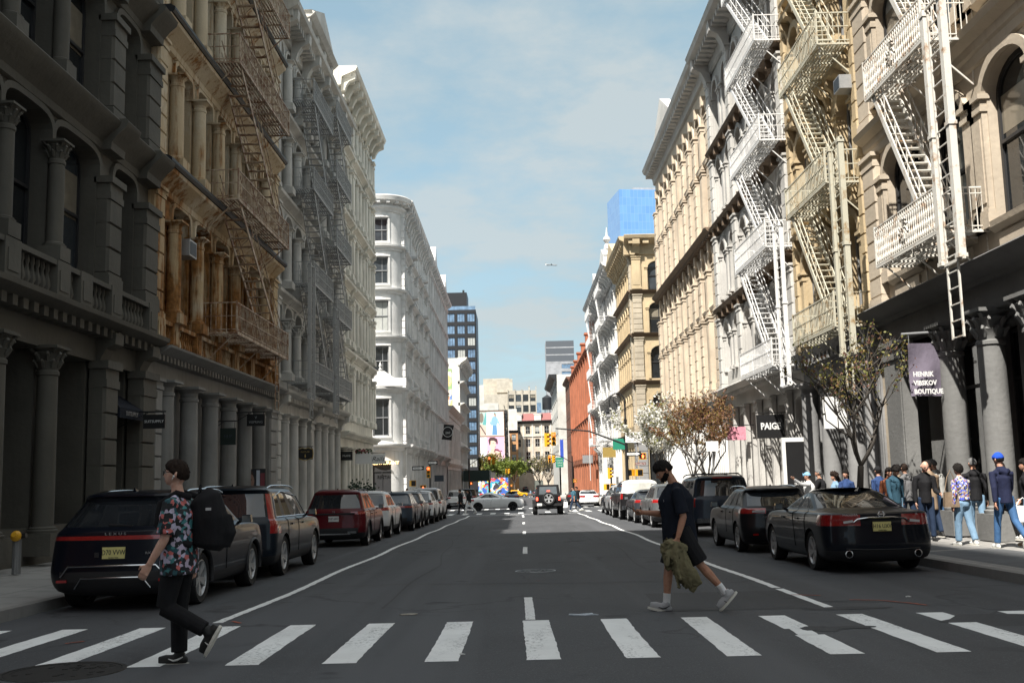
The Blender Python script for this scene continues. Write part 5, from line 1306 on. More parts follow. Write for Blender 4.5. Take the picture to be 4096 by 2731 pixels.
 grid_front(b, -2., .6, 3., 15.4, 1, 4, 1.3, 2.2, M_sash, [GL_DARK, GL_MID], 1, True); b.box(b.wall, -2, .6, -.3, 0, -3, 3.); slab_body(b, -2., .6, -2, 15.3, 10, M_brick); b.cornice(-2.2, .8, 16., [(.05,-.8),(.4,-.3),(.5,0)], M_dkmetal)
 b.done(masonry('orange_brick', (.50,.27,.13), (.3,.15,.08), .3))
 # pale party walls rising behind the billboards
 b = Bld('white_party_wall_block', 'plain white party-wall block rising behind the billboards', 'building', 0, -11.5, -5.0, 306., base=gz(306))
 b.tm = M_paleW
 b.box(b.wall, -11.5, -5., -.3, 0, -3, 23.6); b.box(b.wall, -11.5, -9.2, -.28, .01, 23.6, 29.); slab_body(b, -11.5, -5., -2, 23.5, 8, M_paleW); b.done(M_paleW)
 b = Bld('grey_party_wall_block', 'plain pale grey block between the billboards and the red mansard roof', 'building', 0, -4.5, .5, 325., base=gz(325))
 b.tm = M_paleW
 b.box(b.wall, -4.5, .5, -.3, 0, -3, 19.2); b.box(b.wall, -2.2, .4, -.28, .01, 19.2, 23.); slab_body(b, -4.5, .5, -2, 19.1, 8, M_paleW); b.done(M_paleW)
 # billboard building
 b = Bld('billboard_building', 'dark fire-escape tenement carrying the two stacked billboards', 'building', 0, -12.2, -2.3, 301., base=gz(301))
 grid_front(b, -3.3, -2.3, 3., 21., 1, 5, .7, 2., M_sash, [GL_MID], 0, True); b.box(b.wall, -12.2, -3.3, -.3, 0, -3, 21.); b.box(b.wall, -3.3, -2.3, -.3, 0, -3, 3); slab_body(b, -12.2, -2.3, -2, 21.2, 10, M_dkmetal); b.done(masonry('dark_tenement', (.07,.065,.06), (.04,.04,.04)))
 mb = MB()
 for j in range(5): mb.box(b.u(-3.4), b.u(-2.2), 0, .9, b.v(5+j*3.5), b.v(5.1+j*3.5)); mb.bar((b.u(-3.4),.9,b.v(6.+j*3.5)), (b.u(-2.2),.9,b.v(6.+j*3.5)), .08); mb.bar((b.u(-2.3),.5,b.v(5+j*3.5)), (b.u(-3.3),.5,b.v(8.5+j*3.5)), .2)
 mb.build('fire_escape', M_dkmetal, b.root)
far_all()
# billboards: flat printed panels in frames
def flatm(name, c, r=.6): return plain(name, c, r, var=.06)
def billboard(name, label, x0, x1, y, z0, z1, shapes, bgc):
 t = empty(name, ((x0+x1)/2, y, z0), 0, label, 'billboard')
 W, H = x1-x0, z1-z0
 mb = MB(); mb.box(-W/2, W/2, .02, .35, 0, H); mb.build('backing', M_dkmetal, t)
 mb = MB()
 for q in ((-W/2-.18,-W/2,-.18,H+.18),(W/2,W/2+.18,-.18,H+.18)): mb.box(q[0],q[1],-.06,.3,q[2],q[3])
 mb.box(-W/2,W/2,-.06,.3,-.18,0); mb.box(-W/2,W/2,-.06,.3,H,H+.18); mb.build('frame', flatm('billboard_frame', (.42,.27,.2)), t)
 mats = []; pr = MB(); pr.box(-W/2+.01, W/2-.01, -.01, .03, .01, H-.01); mats.append(flatm(name+'_ground', bgc))
 for k, (pts, c) in enumerate(shapes):
  pr.cm = len(mats); mats.append(flatm(name+'_ink_%d' % k, c)); pr.poly([(-W/2+px*W, -.014-.003*k, pz*H) for px, pz in pts])
 pr.build('print', mats, t)
 return t
def ell(cx, cz, rx, rz, n=14, a0=0, a1=2*PI): return [(cx+rx*math.cos(a0+(a1-a0)*i/n), cz+rz*math.sin(a0+(a1-a0)*i/n)) for i in range(n + (0 if a1-a0 > 6.2 else 1))]
R4 = lambda a, b_, c, d: [(a,c),(b_,c),(b_,d),(a,d)]
billboard('billboard', 'upper billboard with a figure in blue denim on a pale turquoise ground', -10.6, -3.5, 300.4, 13.9, 20.7, [
 (R4(0.01,.3,.01,.99), (.42,.55,.5)), ([(0.01,.01),(.3,.01),(.3,.35),(.12,.5),(.01,.45)], (.62,.46,.38)), (ell(.1,.75,.09,.22), (.20,.17,.14)), ([(.14,.45),(.28,.98),(.3,.98),(.3,.45)], (.12,.36,.36)), ([(.02,.42),(.06,.45),(.28,.06),(.25,.02)], (.10,.085,.08)),
 (R4(.3,.99,.55,.99), (.55,.78,.80)), ([(.52,.02),(.74,.02),(.72,.36),(.7,.56),(.56,.56),(.55,.35)], (.12,.27,.48)), ([(.48,.5),(.53,.74),(.6,.8),(.7,.78),(.78,.66),(.75,.5),(.7,.42),(.55,.42)], (.24,.42,.60)), (ell(.645,.86,.045,.075), (.55,.38,.30)), ([(.6,.86),(.62,.95),(.68,.95),(.7,.84),(.69,.72),(.67,.9),(.62,.9)], (.10,.075,.06)), ([(.46,.62),(.44,.52),(.5,.4),(.52,.42),(.48,.53)], (.2,.38,.56)), ([(.8,.6),(.88,.38),(.86,.37),(.76,.55)], (.2,.38,.56)),
], (.80,.86,.86))
billboard('billboard', 'lower billboard with a short-haired portrait on a pink ground', -10.6, -3.4, 300.4, 6.6, 13.5, [
 (R4(.30,.99,.01,.99), (.80,.42,.60)), ([(.06,.72),(.2,.45),(.215,.46),(.075,.735)], (.15,.15,.15)), (R4(.01,.3,.27,.275), (.6,.6,.6)),
 ([(.3,.01),(.34,.33),(.47,.44),(.6,.40),(.85,.36),(.93,.12),(.93,.01)], (.62,.60,.58)), ([(.32,.06),(.5,.22),(.62,.10),(.9,.10),(.86,.34),(.7,.40),(.48,.42),(.36,.3)], (.74,.52,.42)), ([(.44,.4),(.47,.62),(.62,.62),(.62,.44),(.56,.36)], (.72,.50,.40)), (ell(.53,.68,.13,.19), (.76,.54,.43)), (ell(.42,.72,.03,.06), (.72,.49,.39)),
 ([(.38,.74),(.36,.86),(.42,.97),(.6,.98),(.72,.9),(.74,.74),(.7,.66),(.66,.78),(.58,.84),(.45,.84),(.44,.70),(.41,.64)], (.07,.035,.035)), ([(.58,.42),(.62,.5),(.74,.49),(.84,.38),(.88,.26),(.8,.38),(.68,.42)], (.22,.06,.08)), ([(.6,.58),(.66,.6),(.67,.575),(.62,.555)], (.5,.2,.18)), ([(.52,.73),(.58,.74),(.58,.725),(.53,.715)], (.1,.06,.05)), ([(.62,.73),(.66,.73),(.66,.718),(.62,.718)], (.1,.06,.05)),
], (.82,.84,.86))
mb = MB(); mb.box(-10.8, -3.2, 300.3, 300.9, 5.3, 6.3); o = mb.build('billboard_apron', M_dkmetal); tag(o, 'black apron with small white lettering under the lower billboard', 'sign')
lettering('OUTFRONT', .75, flatm('apron_letters', (.75,.75,.75)), o, (-5.6, 300.28, 5.85), extrude=.01)
# graffiti wall under the billboards
def graffiti():
 m, nt, bs = _new('graffiti_paint')
 v = mapped(nt, (1,1,1), 'obj')
 nz = N(nt, 'ShaderNodeTexNoise'); nz.inputs['Scale'].default_value = .55; nz.inputs['Detail'].default_value = 2; nt.links.new(v, nz.inputs['Vector'])
 ad = N(nt, 'ShaderNodeVectorMath', operation='MULTIPLY_ADD'); ad.inputs[1].default_value = (5.,5.,5.); nt.links.new(nz.outputs['Color'], ad.inputs[0]); nt.links.new(v, ad.inputs[2])
 vo = N(nt, 'ShaderNodeTexVoronoi'); vo.inputs['Scale'].default_value = 1.3; nt.links.new(ad.outputs[0], vo.inputs['Vector'])
 cr = N(nt, 'ShaderNodeValToRGB'); cr.color_ramp.interpolation = 'CONSTANT'
 cols = [(.04,.12,.45),(.75,.60,.03),(.04,.04,.05),(.65,.05,.05),(.70,.72,.72),(.08,.40,.50),(.75,.28,.06),(.35,.52,.75)]
 while len(cr.color_ramp.elements) < len(cols): cr.color_ramp.elements.new(.5)
 for i, c in enumerate(cols): cr.color_ramp.elements[i].position = i/len(cols); cr.color_ramp.elements[i].color = c4(c)
 sp = N(nt, 'ShaderNodeSeparateColor'); nt.links.new(vo.outputs['Color'], sp.inputs[0]); nt.links.new(sp.outputs[0], cr.inputs[0])
 nt.links.new(cr.outputs[0], bs.inputs['Base Color']); bs.inputs['Roughness'].default_value = .6
 mb = MB(); mb.box(-8.6, -2.0, 232, 232.3, gz(232)-.5, 1.7)
 o = mb.build('graffiti_wall', m); tag(o, 'wall covered in bright multicoloured graffiti under the green trees', 'wall')
graffiti()
# tower block behind the camera: its shadow is the near edge of the sunlit patch of road
def shade_tower():
 b = Bld('brick_tower', 'tall brick apartment tower behind the camera on the left', 'building', -1, -45., -5., x0=-15.5, base=gz(-40))
 b.tm = M_brick
 n = 10; p = 40/n
 for j in range(17):
  for i in range(n):
   a = -45+i*p; z = 1+j*3.9
   b.opening(b.wall, a, a+p, z, z+3.9, a+1.1, a+p-1.1, z+1., z+3., z+3., 2, .2); 
   if j < 4: b.window(a+1.1, a+p-1.1, z+1., z+3., z+3., 2, -.18, M_sash, GL_MID)
 b.box(b.wall, -45, -5, -.3, 0, -1, 1.)
 mb = MB(); u0, u1 = b.uu(-45, -9); mb.box(u0, u1, .0, 5.8, -1, 15.); mb.build('podium', M_greyC, b.root)
 b.body(67.4, 18, M_brick, .3, 26); b.cornice(-45.2, -4.9, 68., [(.05,-1.),(.3,-.6),(.35,0)], M_brick, 'parapet'); b.done(M_brick)
shade_tower()
def behind():
 for side, y0, y1, x0, m, lab in ((-1, -75, -45.5, XL, M_greyC, 'grey loft building behind the camera on the left'), (1, -75, -44, XR, M_cream, 'cream loft building farther behind the camera on the right'), (1, -43.8, -11, XR, M_brownbr, 'brown brick loft building just behind the camera on the right')):
  b = Bld('loft_building', lab, 'building', side, y0, y1, x0=x0); b.tm = m
  n = int((y1-y0)/3); p = (y1-y0)/n
  for j in range(5):
   for i in range(n):
    a = y0+i*p; z = 1.2+j*4.1
    b.opening(b.wall, a, a+p, z, z+4.1, a+.7, a+p-.7, z+.8, z+3.1, z+3.3, 3, .3, n=6); b.window(a+.7, a+p-.7, z+.8, z+3.1, z+3.3, 3, -.25, M_sash, GL_MID)
  b.box(b.wall, y0, y1, -.3, 0, 0, 1.2); b.cornice(y0, y1, 22.3, P_CORN, m, 'roof_cornice'); b.body(21.6, 14, m, .5, 12); b.done(m)
behind()
# ------------------------------------------------------------------ vehicles
M_tyre = plain('tyre_rubber', (.018,.018,.019), .75, spec=.3, var=.3)
M_well = plain('wheel_well', (.008,.008,.008), .9, spec=.1)
M_trimb = plain('black_plastic', (.022,.022,.024), .5, spec=.4)
M_chrome = plain('bright_metal', (.62,.63,.65), .22, 1., var=.05)
M_alloy = plain('alloy', (.50,.51,.52), .4, .55, var=.08)
M_alloyd = plain('dark_alloy', (.04,.04,.042), .4, .7)
M_cglass = glass('car_glass', (.012,.014,.017), .02, .9, 0)
M_cglassl = glass('car_glass_clear', (.07,.08,.085), .02, .9, 0)
def red_lens(name, emit=0):
 return plain(name, (.30,.012,.012), .15, spec=.6, var=.2, nscale=30, coat=1., emit=(1.,.08,.04) if emit else None, estr=emit or 1)
M_red = red_lens('tail_lamp'); M_redlit = red_lens('tail_lamp_lit', 3.)
M_clear = plain('clear_lens', (.55,.55,.56), .12, spec=.7, coat=1.)
M_plateY = plain('plate_yellow', (.66,.60,.24), .5, var=.1); M_plateW = plain('plate_white', (.68,.68,.66), .5, var=.1); M_plateO = plain('plate_gold', (.75,.42,.04), .5, var=.1)
M_ink = plain('plate_ink', (.02,.02,.025), .5)
M_silver = plain('silver_letters', (.55,.56,.58), .3, .8)
def ring(z, yr, yf, w, c0, c1, cxr, crr, cxf, crf, G, nt, nh):
 """one horizontal outline, rear centre -> right side -> front centre; smooth superelliptic ends"""
 P = []; S = []; nR, nC, nF = 6, 4, 4
 def end(cx, cr, n, k):
  p = 2.0 + 2.2*(w-cx)/max(w, .01); D = cr*1.5 + .05; xs = (w-cx)/w
  a0 = math.asin(max(0., min(1., xs))**(p/2))
  A = [math.asin((xs*i/n)**(p/2)) for i in range(n)] + [a0 + (PI/2-a0)*i/k for i in range(k)]
  return D, [(w*math.sin(a)**(2/p), D - D*math.cos(a)) for a in A]
 D, R_ = end(cxr, crr, nR, nC)
 for i, (x, y) in enumerate(R_): P.append((x, yr + y, z)); S.append(('rear', i) if i < nR else ('rcor', i-nR))
 ys = yr + D
 E_, Q = end(cxf, crf, nF, nC)
 ye = yf - E_
 c0 = max(c0, ys); c1 = max(c0 + .01, min(c1, ye))
 for i in range(nt): P.append((w, ys + (c0-ys)*i/nt, z)); S.append(('trunk', i))
 for i, g in enumerate(G[:-1]): P.append((w, c0 + (c1-c0)*g, z)); S.append(('cab', i))
 for i in range(nh): P.append((w, c1 + (ye-c1)*i/nh, z)); S.append(('hood', i))
 Q = [(w, E_)] + Q[::-1]
 for i, (x, y) in enumerate(Q[:-1]): P.append((x, yf - y, z)); S.append(('fcor', i) if i < nC else ('front', i-nC))
 P.append((0, yf, z))
 return P, S
def wheel_mesh(r, wdt, spokes, rimmat, dark=False):
 t = MB(); rr = r*.70
 t.lathe([(rr, -wdt*.42), (r*.93, -wdt*.5), (r*.985, -wdt*.40), (r, -wdt*.2), (r, wdt*.2), (r*.985, wdt*.40), (r*.93, wdt*.5), (rr, wdt*.42)], n=28, cap=False)
 m = MB(); m.lathe([(rr*1.01, -wdt*.4), (rr*.94, -wdt*.34), (rr*.93, wdt*.30), (rr*1.01, wdt*.43), (rr*.97, wdt*.44), (rr*.90, wdt*.32)], n=28, cap=False)
 m.lathe([(.001, wdt*.31), (r*.13, wdt*.31), (r*.15, wdt*.2), (r*.15, 0)], n=12)
 for k in range(spokes):
  a = 2*PI*k/spokes
  for da in ((-.09, .09) if spokes <= 6 else (0,)):
   m.bar((r*.1*math.cos(a), r*.1*math.sin(a), wdt*.26), (rr*.96*math.cos(a+da*1.6), rr*.96*math.sin(a+da*1.6), wdt*.36), r*.15 if spokes <= 6 else r*.095, r*.07)
 bk = MB(); bk.lathe([(.001, wdt*.08), (rr*.93, wdt*.08)], n=20)
 rot = Matrix.Rotation(PI/2, 4, 'Y')
 for q in (t, m, bk): q.xf(rot)
 return t.mesh('wheel', M_tyre, 40), m.mesh('rim', rimmat, 35), bk.mesh('brake_disc', M_well)
def split_parts(me, names, mats, root, smooth=35):
 """one object per part; a part that falls into islands (left and right lamp, each pane) becomes one object per island"""
 out = {}; P = me.polygons; co = [v.co[:] for v in me.vertices]
 for idx, nm in enumerate(names):
  fs = [list(p.vertices) for p in P if p.material_index == idx]
  if not fs: continue
  par = {}
  def find(a):
   while par.setdefault(a, a) != a: par[a] = par[par[a]]; a = par[a]
   return a
  if idx and nm != 'wheel_well':
   for f in fs:
    for v in f[1:]: par[find(v)] = find(f[0])
  gr = {}
  for f in fs: gr.setdefault(find(f[0]) if idx and nm != 'wheel_well' else 0, []).append(f)
  for g in gr.values():
   ids = sorted({v for f in g for v in f}); mp = {v: i for i, v in enumerate(ids)}
   m2 = bpy.data.meshes.new(nm); m2.from_pydata([co[v] for v in ids], [], [[mp[v] for v in f] for f in g]); m2.materials.append(mats[idx]); shade(m2, smooth)
   out[nm] = link(nm, m2, root)
 return out
def make_car(name, label, L, W, rows, rules, paint, wheel=(.36, .24), axles=(.95, .95), G=None, nt=1, nh=3, spokes=5, rimmat=None, clad=False, corner=None, seams=(), glassrows=None, group='vehicles', cat='car', cut=True, smooth=38):
 """rows: (tag, z, rear inset, front inset, half-width fraction, cab rear inset, cab front inset, corner x, corner y)"""
 root = empty(name, (0,0,0), 0, label, cat, group)
 G = G or [0, .05, .26, .29, .56, .60, .92, 1.]
 names = ['body']; mats = [paint]; pidx = {'body': 0}
 def pid(nm, m):
  if nm not in pidx: pidx[nm] = len(names); names.append(nm); mats.append(m)
  return pidx[nm]
 well = pid('wheel_well', M_well)
 rings = []; S = None
 for (tg, z, dr, df, wf, c0, c1, cx, cr) in rows:
  p, S = ring(z, -L/2+dr, L/2-df, W/2*wf, -L/2+c0, L/2-c1, cx, cr, cx*1.4, cr*1.5, G, nt, nh)
  rings.append(p)
 n = len(S)
 bm = bmesh.new()
 V = []
 for p in rings:
  r_ = [bm.verts.new(q) for q in p]
  l_ = [bm.verts.new((-q[0], q[1], q[2])) if 0 < i < n else r_[i] for i, q in enumerate(p)]
  V.append((r_, l_))
 tags = [r[0] for r in rows]
 def which(i, s):
  for nm, m, rw, sel in rules:
   if tags[i] in rw and sel(*s): return pid(nm, m)
  return 0
 for i in range(len(rings)-1):
  for j in range(n):
   k = which(i, S[j])
   for side in (0, 1):
    a, b_ = V[i][side], V[i+1][side]
    q = [a[j], a[j+1], b_[j+1], b_[j]] if side == 0 else [a[j+1], a[j], b_[j], b_[j+1]]
    try: f = bm.faces.new(q)
    except ValueError: continue
    f.material_index = k; f.smooth = True
 for i, flip in ((0, True), (len(rings)-1, False)):
  r_, l_ = V[i]
  for j in range(n):
   q = [r_[j], r_[j+1], l_[j+1], l_[j]]
   q = list(dict.fromkeys(q))
   if len(q) > 2:
    if flip: q.reverse()
    f = bm.faces.new(q); f.smooth = True
    f.material_index = well if flip else (0 if not rules or rules[0][0] != 'roof' else 0)
 bmesh.ops.remove_doubles(bm, verts=bm.verts, dist=.0015)
 bmesh.ops.recalc_face_normals(bm, faces=bm.faces)
 me = bpy.data.meshes.new('tmp'); bm.to_mesh(me); bm.free()
 for m in mats: me.materials.append(m)
 ob = link('tmp', me); sd = ob.modifiers.new('s', 'SUBSURF'); sd.levels = 1; sd.render_levels = 1
 r, wd = wheel; ax = (-L/2+axles[0], L/2-axles[1]); bb = None
 if cut:
  c = MB()
  for y in ax:
   for s_ in (-1, 1):
    q = MB(); q.lathe([(r*1.14, -.22), (r*1.14, .22)], n=28); q.xf(Matrix.Translation((s_*(W/2-.12), y, r*1.0)) @ Matrix.Rotation(PI/2, 4, 'Y'))
    c.add(q.v, q.f)
  cm = c.mesh('cut', list(mats)); cm.polygons.foreach_set('material_index', [well]*len(cm.polygons))
  co = link('cut', cm); bb = ob.modifiers.new('b', 'BOOLEAN'); bb.operation = 'DIFFERENCE'; bb.object = co; bb.solver = 'EXACT'
 dg = bpy.context.evaluated_depsgraph_get(); dg.update()
 m2 = bpy.data.meshes.new_from_object(ob.evaluated_get(dg))
 bpy.data.objects.remove(ob)
 if cut: bpy.data.objects.remove(co)
 parts = split_parts(m2, names, mats, root, smooth)
 # wheels
 t, m, d = wheel_mesh(r, wd, spokes, rimmat or M_alloy)
 for y in ax:
  for s_ in (-1, 1):
   w = link('wheel', t, root, (s_*(W/2-wd/2-.02), y, r)); w.rotation_euler = (0, 0, 0 if s_ > 0 else PI)
   link('rim', m, w); link('brake_disc', d, w)
   if clad:
    q = MB(); q.tube([(s_*(W/2-.012), y + r*1.16*math.cos(a), r + r*1.16*math.sin(a)) for a in [PI*(-.06+1.12*i/16) for i in range(17)]], [(.035,.03)]*17, 6)
    q.build('arch_trim', M_trimb, root, 60)
 # door seams follow the loft
 if seams:
  q = MB()
  for j0 in seams:
   j = [i for i, s in enumerate(S) if s == ('cab', j0)][0]
   for side in (1, -1):
    ids = [i for i, tg in enumerate(tags) if .34 < rows[i][1] < 1.2]
    q.tube([((rings[i][j][0]+.002)*side, rings[i][j][1], rings[i][j][2]) for i in ids], .005, 4)
  q.build('door_seam', M_well, root)
 return root, rings, S, tags
def plate(root, y, z, txt, mat, foot=None, w=.305, x=0.):
 mb = MB(); mb.box(-w/2, w/2, -.012, .012, -.0775, .0775)
 p = mb.build('number_plate', mat, root); p.location = (x, y, z)
 if txt: lettering(txt, .098, M_ink, p, (0, -.014, .004), xs=.78, extrude=.002)
 if foot: lettering(foot, .026, M_ink, p, (0, -.014, -.062), extrude=.002)
 return p
def mirror(root, y, z, W, mat, s=1.):
 s *= .82
 for k in (-1, 1):
  mb = MB(); mb.frus(-.10*s, .10*s, -.06, .06, -.07*s, .08*s, .015, .01); mb.bar((-k*.1, 0, -.04), (-k*.2, .02, -.08), .04)
  o = mb.build('mirror', mat, root); o.location = (k*(W/2+.09), y, z)
  g = MB(); g.box(-.085*s, .085*s, -.066, -.06, -.055*s, .065*s); g.build('mirror_glass', M_cglassl, o)
def rails(root, y0, y1, z, x, mat, h=.06, cross=False):
 for k in (-1, 1):
  mb = MB(); n = 8
  mb.tube([(k*x, y0+(y1-y0)*i/n, z + h*math.sin(PI*min(1, max(0, i/n)))**.35) for i in range(n+1)], .018, 6)
  mb.build('roof_rail', mat, root, 60)
 if cross:
  mb = MB()
  for t in (.12, .45, .8):
   y = y0+(y1-y0)*t; mb.bar((-x, y, z+h), (x, y, z+h), .04, .03)
  mb.build('roof_rack', mat, root)
def fin(root, y, z, mat):
 mb = MB(); mb.add([(-.03,y-.05,z),(.03,y-.05,z),(.03,y+.16,z),(-.03,y+.16,z),(-.008,y-.06,z+.075),(.008,y-.06,z+.075)], [(0,3,2,1),(0,1,5,4),(1,2,5),(0,4,3),(2,3,4,5)])
 mb.build('roof_aerial', mat, root)
def handles(root, W, ys, z, mat):
 mb = MB()
 for y in ys:
  for k in (-1, 1): mb.box(k*(W/2+.005)-.02, k*(W/2+.005)+.02, y-.09, y+.09, z-.014, z+.014)
 for y in ys:
  for k in (-1, 1):
   q = MB(); q.box(-.02, .02, -.09, .09, -.014, .014); o = q.build('door_handle', mat, root); o.location = (k*(W/2-.005), y, z)
def rows_suv(H, g0, rake, hood=1.0, hl=1.25, spo=.1, base=.2, tum=1.):
 """tall two-box body; g0 glass base height, rake = how far the tailgate glass leans"""
 gh = H-.13-g0
 return [('r0',base,.26,.4,.84,.9,1.6,.2,.2),('r1',base+.07,.07,.14,.94,.9,1.6,.2,.18),('r2',.42,.0,.03,.985,.5,1.5,.2,.16),('r3',.56,.0,.0,1.,.4,1.5,.2,.16),('r4',.66,.03,.02,1.,.4,1.5,.2,.16),
   ('r5',g0-.26,.06,.05,1.,.4,hl+.2,.2,.18),('r6',g0-.13,.08,.12,.985,.38,hl+.15,.18,.18),('r7',g0-.05,.10,.32,.965,.36,hl+.1,.17,.17),('r8',g0-.015,.13,hl,.935,.34,hl+.05,.16,.16),
   ('g0',g0,.15,hl+.05,.91,.34,hl+.1,.15,.15),('g1',g0+gh*.5,.15+rake*.5,hl+.05+.40,.91-.075*tum,.3,hl+.5,.13,.14),('g2',g0+gh,.15+rake,hl+.05+.78,.91-.15*tum,.3,hl+.8,.12,.14),
   ('t0',H-.10,.15+rake-spo,hl+.95,.74,.3,hl+1.,.12,.14),('t1',H-.045,.15+rake-spo+.08,hl+1.1,.665,.3,hl+1.1,.12,.14),('t2',H-.012,.15+rake+.2,hl+1.35,.50,.3,hl+1.3,.12,.14),('t3',H,.15+rake+.6,hl+1.7,.25,.3,hl+1.6,.1,.1)]
GLR = ('g0','g1')
def rules_suv(lampr, lampsel, W, extra=()):
 return list(extra) + [('tail_lamp', M_red, lampr, lampsel),
   ('rear_window', M_cglass, GLR, lambda t, i: t == 'rear' or (t == 'rcor' and i == 0)),
   ('side_window', M_cglass, GLR, lambda t, i: t == 'cab' and i in (1, 3, 5)),
   ('windscreen', M_cglass, GLR, lambda t, i: t == 'front' or (t == 'fcor' and i >= 2)),
   ('window_pillar', M_trimb, GLR, lambda t, i: t == 'cab' and i in (2, 4)),
   ('lower_cladding', M_trimb, ('r0','r1'), lambda t, i: True)]
VEH = []
def place(root, x, y, rz=0):
 root.location = (x, y, gz(y) + .0); root.rotation_euler = (math.atan(-(gz(y-2)-gz(y+2))/4) if abs(rz) < .5 else 0, 0, rz); VEH.append(root)
# L1 navy crossover with a full-width light bar
def car_L1():
 L, W, H = 4.89, 1.92, 1.66; p = car_paint('paint_navy', (.004,.006,.012))
 rw = rows_suv(H, 1.12, .52, spo=.16)
 rw.insert(7, ('lb', 1.03, .085, .2, .98, .37, 1.36, .18, .18))
 ru = rules_suv(('r6',), lambda t, i: t in ('rear', 'rcor') or (t in ('trunk','cab') and i == 0), W, [('bumper_insert', M_trimb, ('r2',), lambda t, i: t == 'rear')])
 root, rg, S, tg = make_car('parked_car', 'navy crossover with a full-width red light bar and yellow plate, first left', L, W, rw, ru, p, (.37,.25), (1.0,.98), clad=True, seams=(3,5), group='cars parked on the left')
 mb = MB(); y = -L/2-.012
 for z0, w0, w1 in ((.63,.60,.72),(.47,.42,.52)):
  mb.tube([(-w1, y+.05, z0-.14), (-w0, y, z0), (w0, y, z0), (w1, y+.05, z0-.14)], .016, 6)
 mb.build('bumper_garnish', M_chrome, root, 60)
 plate(root, -L/2+.045, .80, 'D70 VVW', M_plateY, 'Garden State', w=.31)
 lettering('L E X U S', .05, M_silver, root, (0, -L/2+.085, 1.055), xs=1.5, extrude=.004); lettering('RX 350', .045, M_silver, root, (.52, -L/2+.055, .79), xs=1.3, extrude=.004)
 mb = MB(); mb.box(-.26,-.20,0,.012,.745,.81); o = mb.build('sticker', M_trimb, root); o.location = (0,-L/2+.03,0)
 for k in (-1,1):
  mb = MB(); mb.box(-.07,.07,-.01,.02,-.018,.018); o = mb.build('reflector', M_red, root); o.location = (k*.70,-L/2+.03,.43)
 mirror(root, .62, 1.16, W, p); rails(root, -1.3, .7, H-.06, .60, M_chrome); fin(root, -1.62, H-.05, p); handles(root, W, (-.75,.25), .98, p)
 mb = MB(); mb.bar((.0,0,0),(-.34,.02,.02),.022); o = mb.build('wiper', M_trimb, root); o.location = (.2,-L/2+.19,1.16)
 place(root, -5.56, 14.42+L/2)
car_L1()
# L2 dark blue seven-seater with tall lamps
def car_L2():
 L, W, H = 4.95, 1.93, 1.74; p = car_paint('paint_slate_blue', (.006,.011,.018))
 rw = rows_suv(H, 1.10, .26, spo=.12)
 ru = rules_suv(('r6','r7','r8','g0','g1'), lambda t, i: t == 'rcor' and i >= 1, W, [('lamp_foot', M_red, ('r5',), lambda t, i: (t == 'rcor' and i >= 1) or (t == 'cab' and i == 0)), ('bumper_insert', M_trimb, ('r2',), lambda t, i: t == 'rear')])
 root, *_ = make_car('parked_car', 'dark blue seven-seat car with tall red tail lamps up its rear pillars', L, W, rw, ru, p, (.38,.25), (1.05,.9), clad=False, seams=(3,5), group='cars parked on the left')
 mb = MB(); y = -L/2-.012
 mb.box(-.55,.55,y,y+.03,.36,.42); mb.build('skid_plate', M_chrome, root)
 plate(root, -L/2+.06, .86, None, M_plateW); lettering('VOLVO', .055, M_silver, root, (-.02, -L/2+.08, 1.03), xs=1.3, extrude=.004); lettering('T6', .045, M_silver, root, (.55, -L/2+.06, .93), extrude=.004)
 mb = MB()
 for k in (-1,1):
  x = k*W/2*.83; mb.tube([(k*(W/2*.905+.01),-1.95,1.125),(k*(W/2*.905+.01),.75,1.125),(k*W/2*.80,.25,1.52),(k*W/2*.765,-1.0,1.62),(k*W/2*.80,-1.75,1.5),(k*(W/2*.905+.01),-1.95,1.125)], .012, 5)
 mb.build('window_trim', M_chrome, root, 60)
 mirror(root, .72, 1.17, W, p); rails(root, -1.7, .6, H-.06, .63, M_chrome); fin(root, -1.75, H-.05, p); handles(root, W, (-.8,.25), .97, p)
 mb = MB(); mb.bar((.0,0,0),(-.5,.02,.02),.022); o = mb.build('wiper', M_trimb, root); o.location = (.25,-L/2+.17,1.13)
 place(root, -5.5, 20.57-1.05+L/2)
car_L2()
# red crossover and the look-alike body used further along the row
def crossover(name, label, p, L=4.62, W=1.86, H=1.68, g0=1.08, rake=.34, lamp=('r6','r7'), group=None, spokes=5, rim=None, pl=None, rail=M_trimb, sel=None, cat='car', bar=False):
 ru = rules_suv(lamp, sel or (lambda t, i: t == 'rcor' or (t == 'rear' and i >= (4 if not bar else 0)) or (t == 'cab' and i == 0)), W, [('bumper_insert', M_trimb, ('r2',), lambda t, i: t == 'rear')])
 root, *_ = make_car(name, label, L, W, rows_suv(H, g0, rake), ru, p, (.355,.23), (.95,.92), clad=True, seams=(3,5), group=group, spokes=spokes, rimmat=rim, cat=cat)
 mirror(root, .62, 1.12, W, p); handles(root, W, (-.75,.2), .94, p); fin(root, -1.5, H-.05, p)
 if rail: rails(root, -1.5, .55, H-.06, .60, rail)
 if pl: plate(root, -L/2+.05, .82, *pl)
 mb = MB(); mb.box(-.5,.5,-L/2-.012,-L/2+.02,.36,.40); mb.build('skid_plate', M_chrome, root)
 return root
GL_, GR_ = 'cars parked on the left', 'cars parked on the right'
c = crossover('parked_car', 'deep red crossover with a white plate and dark lamp band, third on the left', car_paint('paint_red', (.09,.006,.010)), lamp=('r6',), group=GL_, pl=('FNP 6441', M_plateW), sel=lambda t, i: t == 'rcor' or (t == 'rear' and i >= 4))
mb = MB(); mb.box(-.62,.62,-4.62/2+.055,-4.62/2+.085,.945,.985); mb.build('lamp_band', M_trimb, c); lettering('H', .1, M_chrome, c, (0,-4.62/2+.07,1.02), extrude=.004)
mb = MB()
